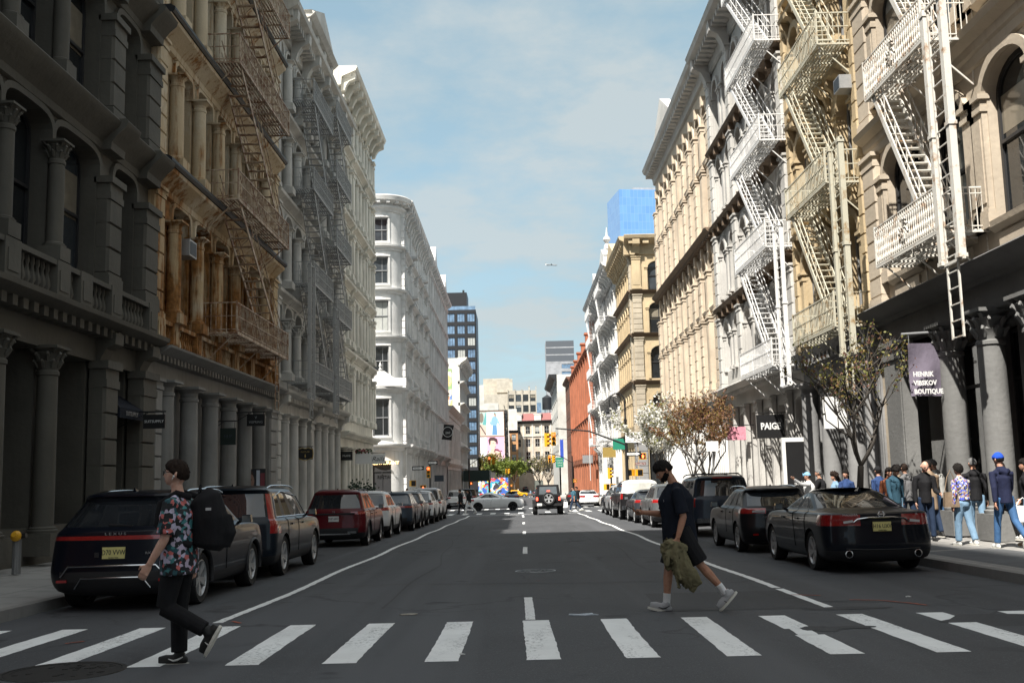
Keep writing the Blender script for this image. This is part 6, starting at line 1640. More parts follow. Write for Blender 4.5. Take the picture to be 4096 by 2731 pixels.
for k in (-1,1): mb.box(k*.55-.13,k*.55+.13,-2.325,-2.29,.40,.46)
mb.build('exhaust_trim', M_chrome, c); place(c, -5.4, 31.68-.95+2.31)
c = crossover('parked_car', 'white crossover between the deep red one and the grey-blue one', car_paint('paint_white', (.66,.67,.67), .05), group=GL_, H=1.64, rake=.42, rail=None, pl=('', M_plateW)); place(c, -5.38, 37.09-.95+2.31)
c = crossover('parked_car', 'dark grey-blue crossover with a sloping rear window on the left', car_paint('paint_greyblue', (.035,.05,.07)), group=GL_, H=1.6, rake=.62, rail=None, pl=('', M_plateW), L=4.7, bar=True, lamp=('r6',)); place(c, -5.15, 43.0-.95+2.35)
c = crossover('parked_car', 'small grey crossover mostly hidden behind the dark grey-blue one on the left', car_paint('paint_grey', (.10,.105,.11)), group=GL_, H=1.6, L=4.3); place(c, -5.15, 48.7)
c = crossover('parked_car', 'white sports crossover with narrow dark lamps and big lower vents on the left', car_paint('paint_white_2', (.62,.64,.66), .05), group=GL_, H=1.66, L=4.9, W=1.98, rake=.75, lamp=('r6',), rail=None, sel=lambda t, i: t == 'rcor' or (t == 'rear' and i >= 3), rim=M_alloyd)
mb = MB()
for k in (-1,1): mb.add([(k*.86,-2.43,.75),(k*.70,-2.46,.48),(k*.80,-2.46,.46),(k*.90,-2.40,.74)], [(0,1,2,3)])
mb.build('bumper_vent', M_trimb, c); place(c, -5.15, 54.0)
c = crossover('parked_car', 'tall silver-white minivan last before the crossing on the left', car_paint('paint_silver', (.5,.51,.52), .3), group=GL_, H=1.8, L=5.0, g0=1.06, rake=.22, rail=M_trimb); place(c, -5.1, 60.0)
c = crossover('parked_car', 'white crossover with red lamps parked beyond the crossing on the left', car_paint('paint_white_3', (.68,.69,.69), .05), group=GL_, H=1.7, rake=.36, pl=('', M_plateW), rail=None); place(c, -5.7, 99.3)
c = crossover('parked_car', 'boxy dark off-roader ahead of the white crossover beyond the crossing', car_paint('paint_black_2', (.012,.012,.013)), group=GL_, H=1.84, g0=1.12, rake=.1); place(c, -5.0, 107.)
# ---- right side
def rows_sedan(H=1.43, L=4.9, deck=1.02, rb=.86, hl=1.5, coupe=0.):
 return [('r0',.18,.22,.36,.86,1.,1.9,.2,.2),('r1',.24,.06,.12,.95,1.,1.9,.2,.2),('r2',.38,.0,.03,.985,1.,1.9,.22,.2),('r3',.55,.0,.0,1.,1.,1.9,.24,.2),('r4',.68,.03,.03,1.,1.,1.9,.24,.22),
   ('r5',.80,.045,.08,1.,1.,1.8,.24,.24),('r6',.90,.04,.2,.99,1.,1.7,.22,.24),('r7',deck-.03,.03,.4,.965,.95,1.6,.2,.22),('r8',deck,.06,hl-.1,.92,.95,hl,.2,.2),('r9',deck+.015,rb,hl,.875,rb+.12,hl+.05,.16,.14),
   ('g0',deck+.04,rb+.06,hl+.06,.86,rb+.2,hl+.1,.15,.14),('g1',deck+.04+(H-.1-deck)*.5,rb+.42,hl+.5,.78,rb+.55,hl+.55,.14,.14),('g2',H-.09,rb+.82,hl+.92,.69,rb+.95,hl+.95,.13,.14),
   ('t0',H-.055,rb+.92,hl+1.02,.64,rb+1.,hl+1.05,.13,.14),('t1',H-.018,rb+1.15,hl+1.25,.48,rb+1.2,hl+1.3,.12,.12),('t2',H,rb+1.4,hl+1.5,.25,rb+1.4,hl+1.5,.1,.1)]
def sedan(name, label, p, L=4.9, W=1.86, H=1.43, group=None, lampsel=None, lamp=('r5','r6'), spokes=5, rim=None, deck=1.02, rb=.86, hl=1.5, cat='car', wheel=(.345,.24), ax=(1.1,.98), G=None):
 ru = [('tail_lamp', M_red, lamp, lampsel or (lambda t, i: (t == 'rear' and i >= 3) or t == 'rcor' or (t == 'trunk' and i == 0))),
  ('rear_window', M_cglass, GLR, lambda t, i: t == 'rear' or (t == 'rcor' and i < 2)), ('side_window', M_cglass, GLR, lambda t, i: t == 'cab' and i in (1, 3, 5)),
  ('windscreen', M_cglass, GLR, lambda t, i: t == 'front' or (t == 'fcor' and i >= 2)), ('window_pillar', M_trimb, GLR, lambda t, i: t == 'cab' and i in (2, 4)),
  ('rear_diffuser', M_trimb, ('r0','r1'), lambda t, i: t in ('rear','rcor'))]
 root, *_ = make_car(name, label, L, W, rows_sedan(H, L, deck, rb, hl), ru, p, wheel, ax, G=G or [0,.04,.16,.19,.52,.56,.95,1.], nt=3, nh=3, seams=(3,5), group=group, spokes=spokes, rimmat=rim, cat=cat)
 mirror(root, L/2-hl-.55, deck+.07, W, p, .95); handles(root, W, (-.55,.45), deck-.13, p)
 return root
def car_R1():
 L, W, H = 4.9, 1.86, 1.43; p = car_paint('paint_blueblack', (.006,.008,.013))
 c = sedan('parked_car', 'blue-black saloon with red wraparound lamps and a yellow plate, first on the right', p, L, W, H, GR_)
 y = -L/2
 mb = MB(); mb.tube([(-.47,y+.035,.85),(-.40,y+.02,.905),(-.2,y+.012,.93),(.2,y+.012,.93),(.40,y+.02,.905),(.47,y+.035,.85)], [(.02,.016)]*6, 6); mb.build('boot_garnish', M_chrome, c, 60)
 plate(c, y+.012, .78, 'H16 UXV', M_plateY, 'Garden State'); lettering('MAXIMA', .045, M_silver, c, (-.52,y+.02,.975), xs=1.5, extrude=.004); lettering('SL', .045, M_silver, c, (.6,y+.03,.975), extrude=.004)
 mb = MB(); mb.lathe([(.055,-.006),(.055,.006),(.04,.008),(.04,-.008),(.055,-.006)], n=20); mb.box(-.07,.07,-.012,.012,-.008,.008); mb.xf(Matrix.Rotation(PI/2,4,'X')); o = mb.build('emblem', M_chrome, c); o.location = (0,y+.012,.985)
 for k in (-1,1):
  mb = MB(); mb.lathe([(.065,-.1),(.065,.01),(.052,.012),(.052,-.1)], n=18, cap=False); mb.xf(Matrix.Rotation(PI/2,4,'X')); o = mb.build('exhaust_pipe', M_chrome, c, 40); o.location = (k*.58,y+.02,.33)
  d = MB(); d.disc((0,.02,0), .052, 'y', 14, .01); d.build('pipe_bore', M_well, o)
  mb = MB(); mb.box(-.08,.08,-.01,.01,-.02,.02); o = mb.build('reversing_lamp', M_clear, c); o.location = (k*.56,y+.028,.865); o.rotation_euler = (0,k*.12,0)
 mb = MB(); mb.tube([(-.62,y+.01,.42),(-.3,y-.005,.40),(.3,y-.005,.40),(.62,y+.01,.42)], .008, 5); mb.build('bumper_crease', M_trimb, c)
 fin(c, -1.35, H-.06, p); place(c, 6.12, 17.72+L/2)
car_R1()
def hatch(name, label, p, L=4.47, W=1.78, H=1.5, group=None, pl=None, rail=None):
 rw = [r for r in rows_suv(H, 1.02, .55, hl=1.3, spo=.2, base=.17)]
 ru = rules_suv(('r6','r7'), lambda t, i: t == 'rcor' or (t == 'rear' and i >= 3) or (t == 'cab' and i == 0), W)
 ru[-1] = ('lower_cladding', M_trimb, ('r0',), lambda t, i: True)
 root, *_ = make_car(name, label, L, W, rw, ru, p, (.335,.21), (.88,.92), seams=(3,5), group=group, spokes=10)
 mirror(root, .65, 1.06, W, p); handles(root, W, (-.7,.3), .9, p); fin(root, -1.2, H-.05, p)
 if pl: plate(root, -L/2+.05, .74, *pl)
 if rail: rails(root, -1.3, .5, H-.06, .58, rail)
 return root
c = hatch('parked_car', 'black hatchback with red and clear lamps and a gold plate, second on the right', car_paint('paint_black', (.010,.010,.012)), group=GR_, pl=('', M_plateO), rail=M_chrome)
for k in (-1,1):
 mb = MB(); mb.box(-.14,.14,-.012,.012,-.022,.022); o = mb.build('reversing_lamp', M_clear, c); o.location = (k*.52,-4.47/2+.078,.93)
 mb = MB(); mb.box(-.06,.06,-.01,.01,-.02,.02); o = mb.build('reflector', M_red, c); o.location = (k*.62,-4.47/2+.0,.42)
lettering('SUBARU', .05, M_silver, c, (-.32,-4.47/2+.05,.80), xs=1.2, extrude=.004)
place(c, 5.93, 24.46-.88+4.47/2)
def car_R3():
 L, W, H = 5.5, 1.95, 1.86; p = car_paint('paint_steelblue', (.022,.030,.045))
 ru = rules_suv(('r5','r6','r7'), lambda t, i: t == 'rcor' and i >= 1, W)
 c, *_ = make_car('parked_car', 'big dark steel-blue off-roader with a roof rack', L, W, rows_suv(H, 1.18, .2, hl=1.35, spo=.14, base=.3, tum=.8), ru, p, (.39,.26), (1.15,.98), clad=True, seams=(3,5), group=GR_, spokes=6)
 mirror(c, .85, 1.3, W, M_trimb, 1.2); rails(c, -2.2, .8, H-.05, .66, M_trimb, .09, True); handles(c, W, (-.9,.3), 1.05, p); plate(c, -L/2+.05, .8, '', M_plateW)
 mb = MB(); mb.box(-.85,.85,-L/2-.07,-L/2+.06,.42,.56); mb.build('step_bumper', M_chrome, c); mb = MB(); mb.box(-.3,.3,-L/2+.23,-L/2+.26,H-.11,H-.07); mb.build('high_brake_lamp', M_red, c)
 place(c, 6.25, 31.7+L/2)
car_R3()
c = crossover('parked_car', 'grey estate car with red lamps and bright roof rails', car_paint('paint_grey_2', (.13,.14,.145), .4), group=GR_, H=1.66, L=4.8, lamp=('r6','r7'), rail=M_chrome, pl=('', M_plateW)); place(c, 6.02, 40.48-.95+2.4)
c = hatch('parked_car', 'small dark hatchback between the grey estate and the pickup on the right', car_paint('paint_darkgrey', (.03,.034,.04)), group=GR_, H=1.46); place(c, 5.95, 47.4)
def pickup():
 L, W, H = 5.9, 2.0, 1.92; p = car_paint('paint_black_3', (.012,.012,.013)); pw = car_paint('paint_cap_white', (.66,.66,.64), .05)
 rw = rows_suv(H, 1.30, .12, hl=1.75, spo=.02, base=.42, tum=.55)
 ru = [('topper', pw, ('r8','g0','g1','g2','t0','t1','t2'), lambda t, i: t in ('rear','rcor') or (t == 'cab' and i <= 1))]
 ru = [('tail_lamp', M_red, ('r5','r6'), lambda t, i: t == 'rcor' and i >= 1), ('topper_window', M_cglassp, GLR, lambda t, i: t == 'rear' and i < 5), ('topper_side_window', M_cglass, GLR, lambda t, i: t == 'cab' and i == 1)] + ru + rules_suv((), lambda t, i: False, W)[1:]
 c, *_ = make_car('pickup_truck', 'black pickup with a white load-bed topper parked near the crossing on the right', L, W, rw, ru, p, (.41,.28), (1.2,.95), seams=(3,5), group=GR_, spokes=6, cat='pickup', G=[0,.04,.42,.46,.64,.68,.93,1.])
 mb = MB(); mb.box(-.95,.95,-L/2-.12,-L/2+.05,.50,.68); mb.build('rear_bumper', M_chrome, c); plate(c, -L/2-.13, .60, '', M_plateW); mb = MB(); mb.box(-.45,.45,-L/2+.03,-L/2+.05,.98,1.05); mb.build('tailgate_badge', M_chrome, c)
 mirror(c, .8, 1.36, W, M_trimb, 1.3); place(c, 5.95, 51.54-1.2+L/2)
M_cglassp = plain('dusty_topper_glass', (.50,.50,.46), .3, spec=.6, var=.3, nscale=2.)
pickup()
c = crossover('parked_car', 'silver off-roader just ahead of the black pickup on the right', car_paint('paint_silver_2', (.42,.43,.44), .3), group=GR_, H=1.74); place(c, 6.05, 60.2)
c = sedan('parked_car', 'dark saloon last before the crossing on the right', car_paint('paint_dark_2', (.02,.02,.024)), group=GR_, L=4.4, W=1.8); place(c, 6.2, 65.4)
c = sedan('parked_car', 'white saloon with dark red lamps parked beyond the crossing on the right', car_paint('paint_white_4', (.70,.70,.70), .05), group=GR_, L=4.9, H=1.45, W=1.87); plate(c, -2.44, .8, '', M_plateW); place(c, 6.3, 94.5)
c = sedan('parked_car', 'dark saloon half hidden left of the white saloon beyond the crossing', car_paint('paint_dark_3', (.02,.022,.026)), group=GR_, L=4.6); place(c, 5.9, 106.)
# ---- crossing and moving vehicles
c = sedan('white_saloon', 'white five-door saloon with black wheels driving across the junction', car_paint('paint_white_5', (.72,.73,.74), .05), L=4.55, W=1.8, H=1.42, rim=M_alloyd, deck=.98, rb=.5, hl=1.25, ax=(.92,.92), wheel=(.335,.22), group='traffic'); place(c, -1.75, 82.6, -PI/2 + .02)
c = crossover('taxi', 'yellow taxi crossing the street far away under the trees', car_paint('paint_taxi', (.75,.36,.015), .0), H=1.68, rail=None, cat='taxi', group='traffic'); mb = MB(); mb.frus(-.3,.3,-.12,.12,1.66,1.84,.06,.03); mb.build('roof_sign', M_plateW, c); place(c, .2, 243., -PI/2)
c = sedan('saloon', 'pale blue saloon beyond the white car crossing the junction', car_paint('paint_paleblue', (.16,.20,.27), .3), L=4.6, group='traffic'); place(c, -.7, 128., 0)
c = crossover('dark_car', 'dark car waiting just right of the yellow taxi in the distance', car_paint('paint_dark_4', (.02,.022,.03)), L=4.5, group='traffic'); place(c, 4.4, 238., 0)
def jeep():
 L, W, H = 4.2, 1.6, 1.84; p = car_paint('paint_black_4', (.010,.010,.011)); soft = plain('soft_top_cloth', (.018,.018,.019), .85, spec=.15, var=.3)
 root = empty('off_roader', (0,0,0), 0, 'black soft-top off-roader with a spare wheel on its tailgate, brake lamps lit', 'car', 'traffic')
 y0 = -L/2
 mb = MB(); mb.frus(-.76,.76,y0+.1,L/2-.1,.55,.72,.0,0); mb.box(-.76,.76,y0+.1,.95,.72,1.17); mb.frus(-.62,.62,.95,L/2-.05,.72,1.14,.06,.03); mb.build('body', p, root)
 mb = MB(); mb.frus(-.755,.755,y0+.12,.95,1.17,1.80,.09,.1); mb.frus(-.69,.69,y0+.2,.85,1.80,H,.05,.06); mb.build('soft_top', soft, root)
 g = MB(); a = lambda z: y0+.12+.1*(z-1.17)/.63 - .006
 g.add([(-.56,a(1.26),1.26),(.56,a(1.26),1.26),(.52,a(1.72),1.72),(-.52,a(1.72),1.72)], [(0,1,2,3)]); g.build('rear_window', M_cglassl, root)
 for k in (-1,1):
  g = MB(); X = lambda z: k*(.757-.09*(z-1.17)/.63)
  for ya, yb in ((y0+.35,-.75),(-.6,.55)): g.add([(X(1.24),ya,1.24),(X(1.24),yb,1.24),(X(1.7),yb-.08,1.7),(X(1.7),ya+.08,1.7)], [(0,1,2,3)])
  g.build('side_window', M_cglass, root)
 for k in (-1,1):
  for y in (y0+.75, L/2-.62):
   f = MB(); f.box(k*.76-.001*k, k*.94, y-.52, y+.5, .86, .91); f.frus(min(k*.76,k*.94),max(k*.76,k*.94),y-.6,y-.5,.66,.9,0,0); f.build('wing', M_trimb, root)
  t = MB(); t.frus(-.075,.075,-.05,.06,-.13,.13,.01,.01); o = t.build('tail_lamp', M_trimb, root); o.location = (k*.69,y0+.09,.98)
  e = MB(); e.box(-.055,.055,-.056,-.045,-.1,.1); e.build('lamp_lens', M_redlit, o)
 t, m, d = wheel_mesh(.40,.26,5,M_alloyd)
 for y in (y0+.75, L/2-.62):
  for k in (-1,1):
   w = link('wheel', t, root, (k*.80, y, .40)); w.rotation_euler = (0,0,0 if k > 0 else PI); link('rim', m, w); link('brake_disc', d, w)
 mb = MB(); mb.tube([(-.7,y0+.75,.4),(.7,y0+.75,.4)], .05, 8); ball_ = mb.lathe([(.001,.28),(.14,.34),(.14,.46),(.001,.52)], 0, y0+.75, 10); mb.box(-.6,.6,y0+.4,1.4,.46,.56); mb.build('axle', M_trimb, root)
 t, m, d = wheel_mesh(.39,.25,5,M_alloy)
 w = link('spare_wheel', t, root, (.03, y0-.07, 1.0)); w.rotation_euler = (0,0,-PI/2); link('rim', m, w); link('brake_disc', d, w)
 mb = MB(); mb.box(-.85,.85,y0-.1,y0+.12,.55,.70); mb.box(-.4,.4,y0+.05,y0+.3,.36,.5); mb.build('rear_bumper', M_trimb, root)
 plate(root, y0-.115, .64, '', M_plateW, x=-.55)
 e = MB(); e.box(-.09,.09,-.02,.02,-.03,.03); o = e.build('high_brake_lamp', M_redlit, root); o.location = (.02,y0+.02,1.46)
 mirror(root, .8, 1.25, 1.5, M_trimb)
 place(root, 1.9, 65.55-.75+L/2)
jeep()
# far traffic climbing the hill: small in the picture, still whole cars
KIDS.clear()
src = VEH
for i, (k, x, y, lab) in enumerate(((6, -.2, 360, 'tiny pale car on the distant rise, left of the others'), (4, 3.4, 392, 'tiny white car at the top of the distant rise'), (2, 6.4, 400, 'tiny dark car at the top of the distant rise'), (9, 8.6, 372, 'tiny dark car on the right of the distant rise'), (14, 2.6, 330, 'distant grey car part way up the rise'))):
 q = copy_tree(src[k % len(src)]); q.location = (x, y, gz(y)); q.rotation_euler = (0,0,0); q.name = 'distant_car'; q['label'] = lab; q['group'] = 'distant traffic'; q['category'] = 'car'
def box_truck():
 root = empty('box_truck', (6.2, 300., gz(300)), 0, 'grey box truck in the distance above the soft-top off-roader', 'truck', 'traffic')
 mb = MB(); mb.frus(-1.2,1.2,-3.5,2.,1.0,3.7,.02,.02); mb.build('cargo_box', plain('truck_box', (.10,.11,.095), .6), root)
 mb = MB(); mb.frus(-1.1,1.1,2.05,4.,.6,2.7,.1,.35); mb.build('cab', plain('truck_cab', (.2,.3,.25), .5), root)
 mb = MB(); mb.box(-1.0,1.0,-3.6,3.9,.55,.95); mb.build('chassis', M_trimb, root)
 t, m, d = wheel_mesh(.48,.3,6,M_alloy)
 for y in (-2.3,2.9):
  for k in (-1,1): w = link('wheel', t, root, (k*1.0,y,.48)); w.rotation_euler = (0,0,0 if k > 0 else PI); link('rim', m, w)
 mb = MB(); mb.box(-1.0,1.0,-3.56,-3.5,1.15,3.5); mb.build('roller_door', plain('truck_door', (.16,.17,.15), .6), root)
 for k in (-1,1): mb = MB(); mb.box(k*1.0-.08,k*1.0+.08,-3.64,-3.58,.75,.9); mb.build('tail_lamp', M_red, root)
box_truck()
# ------------------------------------------------------------------ people
def cloth(name, col, var=.25, scale=9., bmp=.012):
 m, nt, b = _new(name)
 v = mapped(nt, (1,1,.55), 'obj')
 c = mixc(nt, noise_fac(nt, v, scale, .35, .7, 5), col, mul(col, 1-var))
 nt.links.new(c, b.inputs['Base Color']); b.inputs['Roughness'].default_value = .85; b.inputs['Specular IOR Level'].default_value = .2
 bump(nt, b, v, 16., bmp, .9, 3)
 return m
def print_cloth(name, cols, scale):
 m, nt, bs = _new(name)
 v = mapped(nt, (1,1,1), 'obj'); nz = N(nt, 'ShaderNodeTexNoise'); nz.inputs['Scale'].default_value = scale*.7; nt.links.new(v, nz.inputs['Vector'])
 ad = N(nt, 'ShaderNodeVectorMath', operation='MULTIPLY_ADD'); ad.inputs[1].default_value = (1.4/scale,)*3; nt.links.new(nz.outputs['Color'], ad.inputs[0]); nt.links.new(v, ad.inputs[2])
 vo = N(nt, 'ShaderNodeTexVoronoi'); vo.inputs['Scale'].default_value = scale; nt.links.new(ad.outputs[0], vo.inputs['Vector'])
 cr = N(nt, 'ShaderNodeValToRGB'); cr.color_ramp.interpolation = 'CONSTANT'
 while len(cr.color_ramp.elements) < len(cols): cr.color_ramp.elements.new(.5)
 for i, c in enumerate(cols): cr.color_ramp.elements[i].position = i/len(cols); cr.color_ramp.elements[i].color = c4(c)
 sp = N(nt, 'ShaderNodeSeparateColor'); nt.links.new(vo.outputs['Color'], sp.inputs[0]); nt.links.new(sp.outputs[0], cr.inputs[0])
 nt.links.new(cr.outputs[0], bs.inputs['Base Color']); bs.inputs['Roughness'].default_value = .8; bump(nt, bs, v, 16., .012, .9, 3)
 return m
def skin(name, col):
 m, nt, b = _new(name)
 v = mapped(nt, (1,1,1), 'obj'); c = mixc(nt, noise_fac(nt, v, 14., .4, .7), col, (col[0]*.86, col[1]*.74, col[2]*.70))
 nt.links.new(c, b.inputs['Base Color']); b.inputs['Roughness'].default_value = .5; b.inputs['Subsurface Weight'].default_value = .12; b.inputs['Subsurface Radius'].default_value = (.02,.008,.004)
 return m
SK = [skin('skin_light', (.52,.30,.21)), skin('skin_tan', (.42,.22,.14)), skin('skin_pale', (.60,.37,.28))]
M_hairk = cloth('hair_black', (.012,.010,.009), .4, 40., .02); M_hairb = cloth('hair_brown', (.022,.013,.009), .4, 40., .02); M_hairg = cloth('hair_grey', (.16,.16,.16), .4, 40., .02); M_hairr = cloth('hair_auburn', (.16,.06,.025), .4, 40., .02)
C_black = cloth('cloth_black', (.014,.014,.016)); C_navy = cloth('cloth_navy', (.016,.02,.05)); C_dnavy = cloth('cloth_midnight', (.010,.013,.022)); C_jean = cloth('denim_blue', (.055,.13,.27)); C_jeanl = cloth('denim_pale', (.20,.32,.45)); C_jeand = cloth('denim_dark', (.02,.035,.07))
C_white = cloth('cloth_white', (.70,.70,.70), .1); C_tan = cloth('cloth_tan', (.26,.19,.13)); C_teal = cloth('cloth_teal', (.03,.075,.11)); C_olive = cloth('cloth_olive', (.17,.15,.085), .3); C_cap = cloth('cap_blue', (.02,.08,.5)); C_capl = cloth('cap_pale_blue', (.25,.48,.68)); C_blue = cloth('cloth_blue', (.03,.06,.16)); C_tee = cloth('cloth_teal_shirt', (.05,.13,.18))
C_floral = print_cloth('floral_print', [(.008,.010,.014),(.05,.20,.21),(.012,.015,.018),(.50,.46,.60),(.008,.010,.014),(.42,.36,.46),(.50,.13,.12),(.02,.08,.10),(.008,.01,.012)], 26.)
C_bomber = print_cloth('bomber_print', [(.05,.08,.5),(.35,.30,.28),(.06,.05,.06),(.45,.42,.30),(.08,.12,.6),(.30,.12,.12),(.5,.48,.46),(.03,.03,.04)], 34.)
C_shoe = plain('shoe_white', (.66,.66,.64), .6); C_shoek = plain('shoe_black', (.016,.016,.016), .6); C_sole = plain('shoe_sole', (.60,.58,.52), .7); C_shoeg = plain('shoe_grey', (.40,.40,.41), .7); M_eye = plain('eye_white', (.6,.58,.55), .3); M_iris = plain('eye_dark', (.02,.014,.01), .2); M_lip = plain('lip', (.34,.13,.11), .5)
def remesh(mb, name, mat, parent, vox, it=4, smooth=True):
 me = mb.mesh('tmp', mat); o = link('tmp', me)
 r = o.modifiers.new('r', 'REMESH'); r.mode = 'VOXEL'; r.voxel_size = vox
 if smooth: s = o.modifiers.new('s', 'SMOOTH'); s.factor = .5; s.iterations = it
 dg = bpy.context.evaluated_depsgraph_get(); dg.update()
 m2 = bpy.data.meshes.new_from_object(o.evaluated_get(dg)); bpy.data.objects.remove(o); bpy.data.meshes.remove(me)
 m2.name = name; shade(m2, 180)
 if not len(m2.materials): m2.materials.append(mat)
 return link(name, m2, parent)
def ball(mb, c, rx, ry, rz, n=10):
 s = len(mb.v); mb.lathe([(math.sin(PI*i/n), -math.cos(PI*i/n)) for i in range(n+1)], n=n+2)
 for k in range(s, len(mb.v)): p = mb.v[k]; mb.v[k] = (c[0]+p[0]*rx, c[1]+p[1]*ry, c[2]+p[2]*rz)
def headsurf(d, grow=0.):
 """radius of a head in direction d (x right, y forward, z up), about a centre between the ears"""
 x, y, z = d
 r = 1/math.sqrt((x/.076)**2 + (y/.096)**2 + (z/.118)**2)
 if z < 0 and y < .55: r *= 1 - .22*min(1, -z*1.1)*(1-max(0, y))           # back of the neck cuts in
 if z < -.2: r *= 1 - .10*abs(x)*min(1, -z)
 g = lambda cx, cz, s: math.exp(-((x-cx)**2 + (z-cz)**2)/(s*s)) if y > 0 else 0
 r += .022*g(0, -.12, .13)*1. + .010*g(0, .05, .10)                           # nose
 r += .010*g(0, -.78, .22) + .004*g(0, -.42, .16)                             # chin, lips
 r -= .009*(g(.36, .06, .15) + g(-.36, .06, .15)); r += .004*(g(.36, .25, .2) + g(-.36, .25, .2))
 return r + grow
def head(mb, M, n=22):
 s = len(mb.v); vs = []; fs = []
 for i in range(n+1):
  th = PI*i/n
  for j in range(2*n):
   ph = PI*j/n; d = (math.sin(th)*math.cos(ph), math.sin(th)*math.sin(ph), math.cos(th)); r = headsurf(d)
   vs.append(M @ Vector((d[0]*r, d[1]*r, d[2]*r)))
 for i in range(n):
  for j in range(2*n): fs.append((i*2*n+j, (i+1)*2*n+j, (i+1)*2*n+(j+1)%(2*n), i*2*n+(j+1)%(2*n)))
 mb.add(vs, fs)
 for k in (-1, 1): mb.tube([M @ Vector((k*.074,-.012,-.03)), M @ Vector((k*.088,-.022,.005)), M @ Vector((k*.082,-.028,.03))], [.010,.016,.010], 7)
def hairmesh(M, front=.45, thick=.016, low=-.35, seed=1, n=34, puff=.5, fringe=0.):
 """shell over the crown and back of the head; outside the hairline it dives under the skin"""
 vs = []; fs = []
 for i in range(n+1):
  th = PI*i/n
  for j in range(2*n):
   ph = PI*j/n; d = (math.sin(th)*math.cos(ph), math.sin(th)*math.sin(ph), math.cos(th))
   t = max(0., min(1., (d[1]+.62)/1.25)); line = low + (front-low)*t + .10*mnoise.noise(Vector((ph*7, seed, 0)))
   k = (d[2]-line)/.26 + .3; k = max(0., min(1., k))
   nz = mnoise.noise(Vector(d)*6 + Vector((seed,0,0))) + .8*mnoise.noise(Vector((d[0]*22, d[1]*22, d[2]*9+seed)))
   r = headsurf(d) - .012 + k*(.012 + thick*(1 + puff*nz) + thick*.5*max(0, d[2]) + fringe*max(0, d[1])*max(0, d[2]-.2))
   vs.append(M @ Vector((d[0]*r, d[1]*r, d[2]*r)))
 for i in range(n):
  for j in range(2*n): fs.append((i*2*n+j, (i+1)*2*n+j, (i+1)*2*n+(j+1)%(2*n), i*2*n+(j+1)%(2*n)))
 mb = MB(); mb.add(vs, fs); return mb
def hand(mb, w, d, f, thumb, curl=.6, s=1., ):
 """w wrist, d direction of the hand, f palm normal, thumb side vector"""
 d = d.normalized(); t = thumb.normalized(); f = f.normalized()
 mb.tube([w, w + d*.03*s, w + d*.085*s], [(.020*s,.026*s), (.015*s,.038*s), (.013*s,.04*s)], 8)
 p0 = w + d*.045*s; mb.tube([p0 - t*.03*s, p0 + t*.03*s, p0 + d*.04*s + t*.034*s, p0 + d*.04*s - t*.034*s], .013*s, 6)
 for i, (o, L) in enumerate(((.030,.072),(.010,.080),(-.010,.075),(-.029,.060))):
  b = w + d*.085*s + t*o*s; pts = [b]; a = 0; q = b
  for k, fr in enumerate((.45,.32,.25)):
   a += curl*(.6 + .25*k); q = q + (d*math.cos(a) + f*math.sin(a))*L*fr*s; pts.append(q)
  mb.tube(pts, [.0098*s,.0095*s,.0088*s,.007*s], 6)
 b = w + d*.03*s + t*.03*s; mb.tube([b, b + (t*.75 + d*.55)*.035*s, b + (t*.5 + d*.9 + f*.5)*.065*s], [.013*s,.011*s,.008*s], 6)
